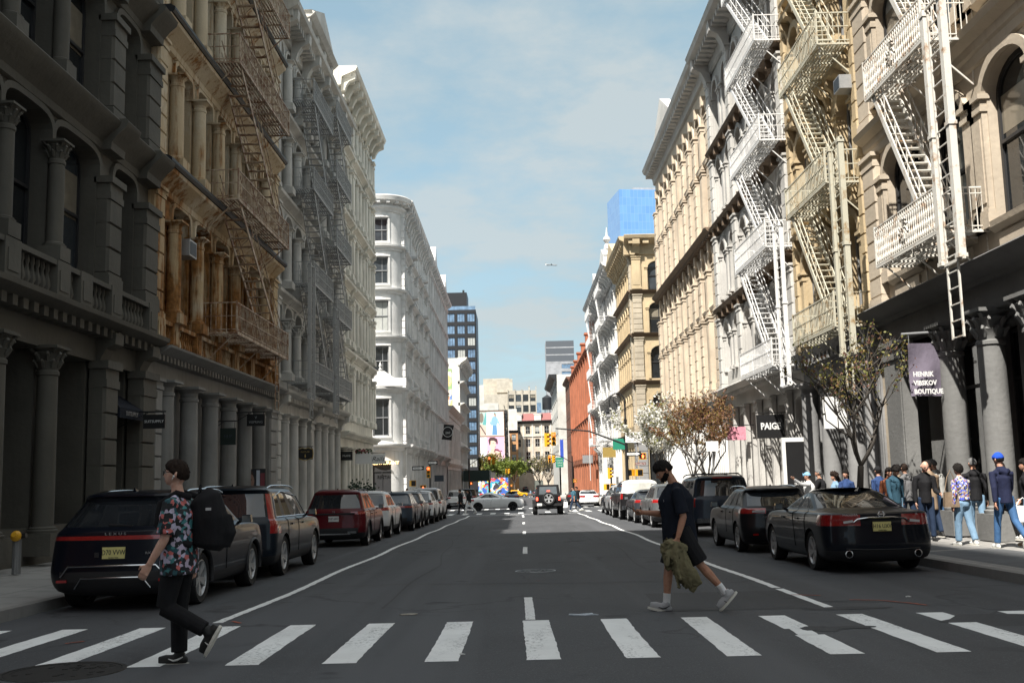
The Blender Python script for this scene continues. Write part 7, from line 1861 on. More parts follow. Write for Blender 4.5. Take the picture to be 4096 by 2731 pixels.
def person(label, x, y, rz, H=1.76, legs=((14,8),(-16,14)), arms=((-14,12),(16,14)), lean=3, head_=(0,0,0), skin_=0, top=None, sleeve='long', bottom=None, short=False, shoe=None, hair=(M_hairk, {}), vox=.016, hem=.84, loose=1., long=0, cap=None, hood=False, sock=None, group='people on the right pavement', z=None, bulk=1., beard=None, zshift=0., toe=(0,0), armx=(6,6), hands=None, twist=(0,0)):
 """angles in degrees, sagittal; legs = (thigh, knee bend) for left, right; arms = (swing, elbow bend); local +Y is forward"""
 k = H/1.78; root = empty('person', (x, y, 0), rz, label, 'person', group)
 D = lambda a: rad(a)
 Vv = lambda *p: Vector(p)*k
 sk, tp, bt, sh = MB(), MB(), MB(), []
 hipz = .93; feet = []
 L = []
 for s, (th, kn) in zip((-1, 1), legs):
  hip = Vv(s*.092, 0, hipz); a = D(th); kd = Vector((s*.012, math.sin(a), -math.cos(a))); knee = hip + kd*.435*k
  a2 = D(th-kn); sd = Vector((0, math.sin(a2), -math.cos(a2))); ank = knee + sd*.41*k
  L.append((s, hip, knee, ank, a2))
 low = min(a.z for _, _, _, a, _ in L); dz = .085*k - low + zshift
 up = Vector((0,0,dz))
 # feet
 socks = MB()
 for (s, hip, knee, ank, a2), tt in zip(L, toe):
  hip, knee, ank = hip+up, knee+up, ank+up
  cf = loose if not short else 1.
  sk.tube([hip, hip.lerp(knee,.5), knee], [.062*k,.058*k,.048*k] if not short else [.075*k,.066*k,.053*k], 9)
  sk.tube([knee + (knee-ank)*.04, knee.lerp(ank,.3), knee.lerp(ank,.75), ank], [.05*k,.056*k,.040*k,.036*k] if short else [.042*k,.044*k,.034*k,.033*k], 9)
  if short:
   bt.tube([hip + Vector((0,0,.03)), hip.lerp(knee,.5), hip.lerp(knee,.93)], [(.105*k*loose,.100*k*loose),(.104*k*loose,.096*k*loose),(.104*k*loose,.098*k*loose)], 12)
  else:
   bt.tube([hip + Vector((0,0,.03)), hip.lerp(knee,.45), knee], [(.098*k*cf,.094*k*cf),(.084*k*cf,.082*k*cf),(.066*k*cf,.066*k*cf)], 12)
   bt.tube([knee + (knee-ank)*.03, knee.lerp(ank,.5), knee.lerp(ank,.97)], [(.066*k*cf,.066*k*cf),(.062*k*cf,.062*k*cf),(.060*k*cf,.058*k*cf)], 12)
  if sock is not None: socks.tube([knee.lerp(ank,.72), ank + Vector((0,0,-.02))], [.046*k,.044*k], 9)
  fp = D(tt) ; fd = Vector((0, math.cos(fp), math.sin(fp))); fu = Vector((0, -math.sin(fp), math.cos(fp)))
  sh.append((ank, fd, fu))
 # pelvis and torso, leaning forward about the hips
 hc = Vv(0,0,hipz) + up; ln = D(lean); sp = Vector((0, math.sin(ln), math.cos(ln))); fw = Vector((0, math.cos(ln), -math.sin(ln)))
 T = lambda z: hc + sp*((z-hipz)*k)
 sk.tube([T(.88), T(1.05), T(1.28), T(1.42), T(1.5)], [(.085*k,.13*k),(.08*k,.12*k),(.09*k,.14*k),(.065*k,.13*k),(.05*k,.055*k)], 12)
 bt.tube([T(.84), T(.90), T(1.02)], [(.10*k*bulk,.155*k),(.115*k*bulk,.168*k),(.105*k*bulk,.150*k)], 14)
 tp.tube([T(hem), T(.97), T(1.10), T(1.30), T(1.40), T(1.44), T(1.485)], [(.128*k*bulk,.185*k*bulk),(.125*k*bulk,.178*k*bulk),(.118*k*bulk,.170*k*bulk),(.128*k*bulk,.190*k*bulk),(.100*k,.150*k),(.080*k,.115*k),(.064*k,.078*k)], 16)
 if hood: tp.tube([T(1.44) - fw*.10*k + Vv(-.09,0,0), T(1.40) - fw*.14*k, T(1.44) - fw*.10*k + Vv(.09,0,0)], [.05*k,.075*k,.05*k], 8); tp.tube([T(1.45)+Vv(-.08,-.03,0), T(1.49)-fw*.09*k, T(1.45)+Vv(.08,-.03,0)], .04*k, 8)
 HJ = []
 for i, (s, (sw, el)) in enumerate(zip((-1, 1), arms)):
  sh_ = T(1.388) + Vv(s*.176*bulk, 0, 0); a = D(sw); ab = D(armx[i])
  ud = Vector((s*math.sin(ab), math.sin(a)*math.cos(ab), -math.cos(a)*math.cos(ab))); elb = sh_ + ud*.29*k
  a2 = D(sw+el); tw = D(twist[i]); ld = Vector((s*math.sin(ab)*.4 - s*math.sin(tw), math.sin(a2), -math.cos(a2))).normalized(); wr = elb + ld*.25*k
  sk.tube([T(1.38)+Vv(s*.12,0,0), sh_, sh_.lerp(elb,.5), elb], [.05*k,.052*k,.046*k,.038*k], 9)
  sk.tube([elb - ld*.01, elb.lerp(wr,.3), wr], [.039*k,.041*k,.027*k], 9)
  palm = Vector((-s, 0, 0)); th_ = Vector((0, math.cos(a2), math.sin(a2)))
  kw = (hands or ({}, {}))[i]
  hand(sk, wr, kw.get('d', ld), kw.get('f', palm), kw.get('t', th_), kw.get('curl', .45), k*1.02)
  if sleeve == 'long': tp.tube([T(1.395)+Vv(s*.09,0,0), sh_, sh_.lerp(elb,.5), elb], [.062*k,.068*k,.063*k,.057*k], 10); tp.tube([elb-ld*.02, elb.lerp(wr,.5), wr+ld*.005], [.058*k,.054*k,.044*k], 10)
  elif sleeve == 'short': tp.tube([T(1.395)+Vv(s*.09,0,0), sh_, sh_.lerp(elb,.5), sh_.lerp(elb,.88)], [.062*k,.070*k,.073*k,.080*k], 12)
  HJ.append((wr, ld))
 if sleeve == 'long': tp.tube([T(1.44), T(1.525)], [(.088*k,.115*k),(.064*k,.066*k)], 12)
 tp.tube([T(1.41)+Vv(-.13,0,0), T(1.465)+Vv(-.06,-.01,0), T(1.465)+Vv(.06,-.01,0), T(1.41)+Vv(.13,0,0)], [.045*k,.042*k,.042*k,.045*k], 8)
 # head on its neck: nod (down +), turn (left +), tilt
 nod, turn, tilt = [D(q) for q in head_]
 nb = T(1.47); hc2 = T(1.542) + fw*(.015 + .05*math.sin(max(0,nod)))*k
 Rm = Matrix.Rotation(turn, 4, 'Z') @ Matrix.Rotation(-nod - ln*.3, 4, 'X') @ Matrix.Rotation(tilt, 4, 'Y')
 HM = Matrix.Translation(hc2) @ Rm @ Matrix.Translation((0,.012*k,.102*k)) @ Matrix.Diagonal((k*1.02,k*1.02,k*1.02,1))
 sk.tube([T(1.42), nb + fw*.0, hc2 + Vector((0,0,.02)), HM @ Vector((0,-.02,-.03))], [.055*k,.056*k,.052*k,.05*k], 10)
 head(sk, HM, 22 if vox < .01 else 14)
 remesh(sk, 'body', SK[skin_], root, vox*.8, 3)
 if bt.f: remesh(bt, 'shorts' if short else 'trousers', bottom or C_black, root, vox, 5)
 remesh(tp, 'shirt' if sleeve == 'short' else 'jacket', top or C_black, root, vox, 5)
 if sock is not None and socks.f: remesh(socks, 'socks', sock, root, vox, 2)
 for ank, fd, fu in sh:
  mm = shoe or C_shoe; q = MB(); b0 = ank - fu*.055*k
  q.tube([b0 - fd*.075*k, b0 - fd*.04*k, b0 + fd*.04*k, b0 + fd*.12*k, b0 + fd*.185*k], [(.020*k,.025*k),(.034*k,.040*k),(.036*k,.044*k),(.028*k,.047*k),(.012*k,.03*k)], 10)
  q.tube([b0 + fu*.075*k - fd*.015*k, b0 + fd*.02*k + fu*.01*k], [.046*k,.046*k], 9)
  o = remesh(q, 'shoe', mm, root, max(.008, vox*.7), 3)
  q = MB(); n = 14; c = b0 - fu*.030*k + fd*.055*k
  ring_ = [c + fd*(.148*k*math.cos(2*PI*i/n)) + Vector((.050*k*math.sin(2*PI*i/n), 0, 0)) for i in range(n)]
  q.add(ring_ + [p - fu*.024*k for p in ring_], [tuple(range(n)), tuple(range(n, 2*n))[::-1]] + [(i, (i+1)%n, n+(i+1)%n, n+i) for i in range(n)])
  q.build('sole', C_sole, o)
 hm, hk = hair
 hk = dict(hk)
 mb = hairmesh(HM, **hk)
 if long: mb.tube([HM @ Vector((0,-.06,.06)), HM @ Vector((0,-.10,-.06)), HM @ Vector((0,-.115,-.06-long*.5)), HM @ Vector((0,-.105,-.06-long))], [(.05*k,.07*k),(.055*k,.09*k),(.05*k,.10*k),(.03*k,.07*k)], 10)
 mb.build('hair', hm, root, 180)
 if cap is not None:
  mb = hairmesh(HM, .36, .020, .12, 3, 20, 0.); mb.tube([HM @ Vector((-.05,.09,.055)), HM @ Vector((0,.13,.052)), HM @ Vector((.05,.09,.055))], [(.01,.03),(.008,.06),(.01,.03)], 8)
  o = mb.build('cap', cap, root, 180)
 for s in (-1, 1):
  q = MB(); ball(q, HM @ Vector((s*.032,.078,.012)), .013*k, .011*k, .010*k, 8); e = q.build('eye', M_eye, root, 180)
  q = MB(); ball(q, HM @ Vector((s*.032,.0885,.011)), .006*k, .004*k, .006*k, 6); q.build('iris', M_iris, e)
  q = MB(); q.tube([HM @ Vector((s*.014,.098,.036)), HM @ Vector((s*.035,.094,.042)), HM @ Vector((s*.054,.078,.034))], [.003,.0045,.002], 5); q.build('eyebrow', hm, root, 180)
 q = MB(); q.tube([HM @ Vector((-.022,.082,-.058)), HM @ Vector((0,.094,-.056)), HM @ Vector((.022,.082,-.058))], [.002,.006,.002], 6); q.build('lips', M_lip, root, 180)
 if beard is not None:
  vs = []; fs = []; n = 26
  for i in range(n+1):
   for j in range(n+1):
    th = PI*(.46+.50*i/n); ph = PI*(-.12+1.24*j/n); d = (math.sin(th)*math.cos(ph), math.sin(th)*math.sin(ph), math.cos(th))
    t = max(0., min(1., (d[1]-.25)/.5)); line = -.02 - .36*t + .05*mnoise.noise(Vector(d)*9)
    m = max(0., min(1., (line - d[2])/.10)); lip = math.exp(-(d[0]**2/.04 + (d[2]+.47)**2/.004)) if d[1] > 0 else 0
    r = headsurf(d) - .010 + m*(.017 + .006*mnoise.noise(Vector(d)*22))*(1-lip); vs.append(HM @ Vector((d[0]*r, d[1]*r, d[2]*r)))
  for i in range(n):
   for j in range(n): a = i*(n+1)+j; fs.append((a, a+1, a+n+2, a+n+1))
  q = MB(); q.add(vs, fs); q.build('beard', beard, root, 180)
 root.location.z = z if z is not None else gz(y)
 return root, HM, HJ, T, fw, sp, k
walkz = lambda x, y: gz(y) + .152 + max(0, (abs(x)-7.44))/4.56*.168
# the man with the backpack, crossing to the left
pm = dict(vox=.0085)
Lm, HM, HJ, T, fw, sp, k = person('man in a floral shirt and glasses carrying a black backpack over the crosswalk', -3.17, 9.85, PI/2, 1.88, legs=((11,72),(3,4)), arms=((6,24),(-16,20)), lean=2, head_=(-6,0,0), skin_=2, top=C_floral, sleeve='short', bottom=C_black, shoe=C_shoek, hair=(M_hairb, dict(front=.40, thick=.016, low=-.50, fringe=.02)), loose=1.2, hem=.78, bulk=1.26, group='pedestrians on the near crosswalk', toe=(-62,0), **pm)
g = MB()
for s in (-1,1): g.tube([HM @ Vector((s*.006,.112,.014)), HM @ Vector((s*.02,.113,.026)), HM @ Vector((s*.055,.095,.026)), HM @ Vector((s*.06,.09,.0)), HM @ Vector((s*.022,.108,-.012)), HM @ Vector((s*.006,.112,.014))], .0032, 5); g.tube([HM @ Vector((s*.056,.095,.024)), HM @ Vector((s*.084,-.01,.022))], .0035, 5)
g.build('glasses', C_shoek, Lm, 180)
g = MB(); ball(g, HM @ Vector((-.094,-.008,-.012)), .012, .010, .013, 8); g.tube([HM @ Vector((-.094,-.004,-.018)), HM @ Vector((-.092,.004,-.042))], .005, 6); g.build('earbud', C_shoe, Lm, 180)
def backpack():
 root = empty('backpack', (0,0,0), 0, 'bulky black backpack worn by the man in the floral shirt', 'backpack')
 q = MB(); c = T(1.20) - fw*.27*k
 q.tube([T(.98) - fw*.26*k, T(1.02) - fw*.27*k, T(1.25) - fw*.28*k, T(1.42) - fw*.24*k, T(1.47) - fw*.2*k], [(.09,.12),(.13,.16),(.145,.17),(.11,.155),(.05,.1)], 14)
 q.tube([T(1.0) - fw*.36*k, T(1.12) - fw*.39*k, T(1.27) - fw*.38*k], [(.05,.1),(.075,.13),(.04,.1)], 12)
 b = remesh(q, 'bag', C_black, root, .014, 5)
 for s in (-1,1):
  q = MB(); X = Vector((s*.115,0,0)); q.tube([T(1.44)-fw*.15*k+X, T(1.485)-fw*.02*k+X, T(1.40)+fw*.125*k+X*1.08, T(1.22)+fw*.145*k+X*1.2, T(1.08)+fw*.03*k+X*1.6, T(1.03)-fw*.16*k+X*1.4], [(.012,.03)]*6, 8); q.build('shoulder_strap', C_black, root, 60)
 q = MB(); q.tube([T(1.47)-fw*.19*k+Vector((-.03,0,0)), T(1.54)-fw*.2*k, T(1.47)-fw*.19*k+Vector((.03,0,0))], .012, 6); q.build('grab_handle', C_black, root, 60)
 q = MB(); q.box(-.185,-.178,0,.05,-.012,.012); o = q.build('buckle', M_clear, root); o.location = T(1.33) - fw*.34*k
 root.location = Lm.location; root.rotation_euler = Lm.rotation_euler
backpack()
# side stripe on the canvas shoe
q = MB(); sx = -.0
# the man with the phone, crossing to the left
Rm_, HM, HJ, T, fw, sp, k = person('bearded man in black T-shirt and shorts looking down at his phone while crossing', 2.0, 13.1, PI/2, 1.90, legs=((-29,12),(17,11)), arms=((-10,28),(24,72)), lean=4, head_=(30,0,0), skin_=1, top=C_dnavy, sleeve='short', bottom=C_black, short=True, shoe=C_shoeg, sock=C_white, hair=(M_hairk, dict(front=.42, thick=.018, low=-.30, fringe=.02)), beard=M_hairk, loose=1.16, hem=.78, bulk=1.12, group='pedestrians on the near crosswalk', toe=(-46,14), hands=({'curl':1.25,'f':Vector((1,0,0))},{'curl':.7,'f':Vector((-.3,-.3,1)),'t':Vector((-1,0,0))}), armx=(8,4), twist=(0,12), **pm)
lettering('Supply', .03, C_white, Rm_, T(1.30)+fw*.155*k+Vector((-.07,0,0)), '+y', extrude=.001, xs=1.2)
def held_phone():
 wr, ld = HJ[1]; c = wr + ld*.13 + Vector((0,.0,.03))
 root = empty('phone', (0,0,0), 0, 'dark phone held in the right hand of the bearded man', 'phone')
 q = MB(); q.box(-.037,.037,-.078,.078,-.004,.004); q.xf(Matrix.Translation(c) @ Matrix.Rotation(rad(32),4,'X')); b = q.build('phone_case', C_shoek, root)
 q = MB(); q.box(-.034,.034,-.074,.074,.0042,.0052); q.xf(Matrix.Translation(c) @ Matrix.Rotation(rad(32),4,'X')); q.build('screen', M_cglass, root)
 root.location = Rm_.location; root.rotation_euler = Rm_.rotation_euler
held_phone()
def held_jacket():
 root = empty('jacket', (0,0,0), 0, 'crumpled olive jacket hanging from the hand of the bearded man', 'jacket')
 wr, ld = HJ[0]; c = wr + ld*.09
 q = MB(); o = Vector((-.02,0,0))
 q.tube([c+Vector((-.02,.16,-.02)), c+Vector((-.02,.09,.03)), c+Vector((0,.02,.02)), c+Vector((0,-.06,-.01)), c+Vector((0,-.12,-.07))], [(.04,.05),(.07,.06),(.05,.05),(.06,.055),(.03,.045)], 10)
 q.tube([c+Vector((-.01,.02,.0)), c+Vector((-.02,-.01,-.14)), c+Vector((-.03,-.07,-.30)), c+Vector((-.02,-.16,-.42)), c+Vector((-.01,-.25,-.50))], [(.05,.045),(.06,.095),(.05,.115),(.05,.11),(.035,.09)], 12)
 q.tube([c+Vector((.0,.06,-.02)), c+Vector((-.03,.05,-.18)), c+Vector((-.03,.0,-.34))], [(.04,.06),(.04,.075),(.02,.05)], 10)
 q.tube([c+Vector((0,.14,-.02)), c+Vector((-.01,.15,-.09))], [(.05,.05),(.02,.04)], 8)
 rj = random.Random(3)
 for i in range(9):
  y = .17 - i*.038; L = rj.uniform(.22,.5); sw = rj.uniform(.1,.5)
  q.tube([c+Vector((rj.uniform(-.05,.03), y*.5, 0)), c+Vector((rj.uniform(-.07,.04), y*.9-sw*.08, -L*.4)), c+Vector((rj.uniform(-.08,.04), y-sw*L*.8, -L))], [(.022,.03),(.026,.04),(.012,.045)], 6)
 b = remesh(q, 'jacket_cloth', C_olive, root, .010, 2)
 for v in b.data.vertices:
  n = mnoise.noise(Vector((v.co.x*12, v.co.y*16, v.co.z*5)))*.045 + mnoise.noise(v.co*30)*.012; v.co += v.normal*n
 root.location = Rm_.location; root.rotation_euler = Rm_.rotation_euler
held_jacket()
# shoe details: swoosh-like side flashes and the black toe guards
def shoe_flash(root, mat, idx, name='side_flash', dz=0.):
 shoes = [o for o in bpy.data.objects if o.parent == root and o.name.startswith('shoe')]
 for o in shoes:
  xs = [v.co for v in o.data.vertices]; mn = Vector([min(p[i] for p in xs) for i in range(3)]); mx = Vector([max(p[i] for p in xs) for i in range(3)])
  q = MB(); L = mx.y-mn.y
  cand = lambda t, u: Vector((mn.x-.002, mn.y + L*t, mn.z + (mx.z-mn.z)*u))
  near = lambda p: min((v for v in xs if v.x < (mn.x+mx.x)/2), key=lambda v: (v.y-p.y)**2 + (v.z-p.z)**2)
  pts = [near(cand(t, u)) + Vector((-.004,0,0)) for t, u in ((.12,.5),(.3,.36),(.45,.3),(.62,.42))]
  q.tube(pts, [.004,.010,.009,.003], 5); q.build(name, mat, o, 180)
shoe_flash(Lm, C_shoe, 0); shoe_flash(Rm_, C_shoek, 0)
# people on the right-hand pavement
def P(label, x, y, rz, **kw):
 kw.setdefault('z', walkz(x, y)); return person(label, x, y, rad(rz), **kw)
hs = lambda m, **k_: (m, dict(dict(front=.42, thick=.012, low=-.45), **k_))
P('man in a bright blue cap, navy hoodie and jeans walking away on the right pavement', 9.25, 20.0, 8, H=1.82, legs=((14,6),(-20,26)), arms=((-22,16),(18,22)), armx=(9,7), head_=(3,8,0), top=C_navy, bottom=C_jean, hair=hs(M_hairk), cap=C_cap, hood=True, toe=(0,-34), bulk=1.05, vox=.012)
P('woman with long dark hair in a black jumper and pale jeans at the right edge', 9.85, 20.2, 40, H=1.66, legs=((10,6),(-12,18)), arms=((-24,34),(10,40)), head_=(0,30,0), top=C_black, bottom=C_jeanl, hair=hs(M_hairk, thick=.025), long=.26, shoe=C_tan, vox=.012, toe=(0,-20))
P('grey-haired man in a black padded jacket and pale jeans', 9.85, 22.6, -15, H=1.76, legs=((10,8),(-14,14)), arms=((10,40),(-18,26)), head_=(4,22,0), top=C_black, bottom=C_jeanl, hair=hs(M_hairg), hood=True, bulk=1.12, vox=.013)
P('woman in a blue patterned bomber jacket and wide jeans', 9.05, 21.4, 20, H=1.64, legs=((9,6),(-9,10)), arms=((-20,30),(12,24)), armx=(14,10), top=C_bomber, bottom=C_jeanl, hair=hs(M_hairk, thick=.026, low=-.7), bulk=1.1, loose=1.25, hem=1.0, vox=.013)
P('man in a long tan coat seen from behind', 9.6, 24.4, 5, H=1.78, legs=((8,6),(-10,10)), arms=((-22,20),(20,30)), head_=(6,-14,3), top=C_tan, bottom=C_jeand, hair=hs(M_hairk, thick=.01), hem=.62, shoe=C_shoek)
P('bald man in a black jacket walking towards the camera with a phone', 9.0, 23.2, 178, H=1.78, legs=((10,8),(-8,10)), arms=((4,70),(-4,14)), top=C_black, bottom=C_jeand, hair=hs(M_hairg, front=.97, thick=.002, low=.9), head_=(22,0,0), skin_=2, shoe=C_shoek, bulk=1.06)
P('young man with floppy dark hair in a teal zipped hoodie', 8.95, 24.9, 190, H=1.72, legs=((8,6),(-8,8)), top=C_teal, bottom=C_jeanl, hair=hs(M_hairk, thick=.03, front=.2), head_=(24,0,0), hood=True)
P('man with auburn hair in a tan jacket farther along the pavement', 10.0, 27.0, 0, H=1.78, legs=((6,6),(-8,8)), top=C_tan, bottom=C_jeand, hair=hs(M_hairr, thick=.012))
P('man in a black cap and navy jacket behind the blue-black saloon', 9.4, 27.2, 10, H=1.70, legs=((6,6),(-8,8)), top=C_blue, bottom=C_jeand, hair=hs(M_hairk), cap=C_black)
P('dark-haired woman in a blue top half hidden by the leafing tree trunk', 9.3, 29.6, 140, H=1.66, legs=((4,4),(-6,8)), top=C_blue, bottom=C_black, hair=hs(M_hairk, thick=.024), long=.2)
P('woman with curly brown hair and dark glasses looking left', 9.1, 29.9, 95, H=1.6, legs=((4,4),(-6,8)), top=C_jeanl, bottom=C_black, hair=hs(M_hairb, thick=.04, puff=1.2, low=-.8), long=.12)
P('man in a black T-shirt with a hand to his ear by the shopfront', 9.15, 31.6, 60, H=1.74, legs=((4,4),(-6,8)), arms=((30,120),(-6,12)), top=C_black, sleeve='short', bottom=C_black, hair=hs(M_hairg))
P('person in a white shirt and pale blue cap holding one arm up and out', 8.7, 31.2, 75, H=1.66, legs=((4,4),(-6,8)), arms=((95,35),(-6,12)), top=C_white, bottom=C_jeand, hair=hs(M_hairb), cap=C_capl, armx=(30,6))
P('man in a white shirt and jeans walking towards the camera beyond the crossing', 7.7, 86., 180, H=1.78, top=C_white, sleeve='short', bottom=C_jean, hair=hs(M_hairk), vox=.025)
P('person in a beige top beside the white ornate building, far right pavement', 9.0, 92., 180, H=1.7, top=C_tan, bottom=C_jeand, hair=hs(M_hairb), vox=.025)
P('person in dark clothes on the far left pavement beside the signal post', -8.0, 76., 180, H=1.72, top=C_black, bottom=C_jeand, hair=hs(M_hairb), vox=.025, group='people at the far crossing')
def F(label, x, y, rz, **kw): return person(label, x, y, rad(rz), vox=.022, group='people at the far crossing', **kw)
P('man in a grey hooded top just behind the bald man', 9.5, 25.6, 12, H=1.74, legs=((12,8),(-14,16)), arms=((-16,24),(14,20)), top=cloth('cloth_grey', (.16,.16,.165)), bottom=C_jeand, hair=hs(M_hairb), hood=True)
P('woman in a rust-coloured coat between the tan coat and the teal hoodie', 9.35, 26.4, 170, H=1.66, legs=((8,6),(-8,12)), arms=((10,40),(-12,20)), top=cloth('cloth_rust', (.20,.07,.035)), bottom=C_black, hair=hs(M_hairk, thick=.022), long=.16, head_=(8,18,0), hem=.7)
P('man in a pale shirt glimpsed between the walkers by the dark pier', 10.1, 25.2, 60, H=1.8, legs=((8,6),(-8,12)), arms=((-8,70),(12,20)), top=cloth('cloth_pale', (.42,.42,.40)), bottom=C_jean, hair=hs(M_hairg), head_=(10,-20,0))
P('woman in a dark green jacket walking close behind the man in the blue cap', 10.0, 21.6, 14, H=1.64, legs=((12,8),(-14,18)), arms=((-18,30),(14,26)), top=cloth('cloth_green', (.03,.055,.035)), bottom=C_black, hair=hs(M_hairb, thick=.02), long=.14)
F('walker in black jacket and white trousers on the far crosswalk', -3.35, 72.2, 80, H=1.72, legs=((24,14),(-24,20)), top=C_black, bottom=C_white, hair=hs(M_hairb), long=.15, loose=1.25, toe=(0,-20))
F('walker in all black beside the one in white trousers', -3.95, 73.0, 80, H=1.74, legs=((-20,18),(18,12)), top=C_black, bottom=C_black, hair=hs(M_hairb), shoe=C_shoek)
F('man in a teal T-shirt and dark trousers crossing behind the soft-top off-roader', 3.95, 73.4, 78, H=1.78, legs=((24,10),(-26,18)), top=C_tee, sleeve='short', bottom=C_jeand, hair=hs(M_hairk), toe=(8,-24))
F('dark-clothed walker just beyond the man in the teal T-shirt', 4.3, 75.2, 78, H=1.74, legs=((-18,16),(16,10)), top=C_black, bottom=C_black, hair=hs(M_hairk), skin_=1)
F('distant walker with bare legs beside the yellow taxi', 3.0, 236., 90, H=1.74, legs=((20,8),(-20,14)), top=C_jeanl, short=True, bottom=C_tan, hair=hs(M_hairb))
t = empty('carrier_bag', (3.35, 73.2, gz(73)+.30), 0, 'white carrier bag in the hand of the man in the teal T-shirt', 'bag')
q = MB(); q.frus(-.16,.16,-.06,.06,0,.36,.03,.02); q.build('bag_body', C_white, t); q = MB(); q.tube([(-.1,0,.35),(-.06,0,.5),(.06,0,.5),(.1,0,.35)], .008, 5); q.build('bag_handle', C_white, t)
def tote(label, x, y, h, m, strap=.5):
 t = empty('shoulder_bag', (x, y, walkz(x, y)+h), 0, label, 'bag', 'bags of the people on the pavement'); q = MB(); q.frus(-.15,.15,-.055,.055,0,.30,.02,.01); q.build('bag_body', m, t, 30); q = MB(); q.tube([(-.12,0,.29),(-.05,0,.29+strap*.7),(.02,0,.29+strap),(.08,0,.29+strap*.7),(.12,0,.29)], .010, 5); q.build('strap', m, t, 60)
tote('black crossbody bag at the hip of the woman at the right edge', 10.08, 20.12, .80, C_black, .42); tote('white paper carrier beside the man in the blue cap', 9.56, 19.95, .48, C_white, .16); tote('brown bag at the hip of the woman in the patterned bomber jacket', 8.78, 21.3, .78, C_tan, .45)
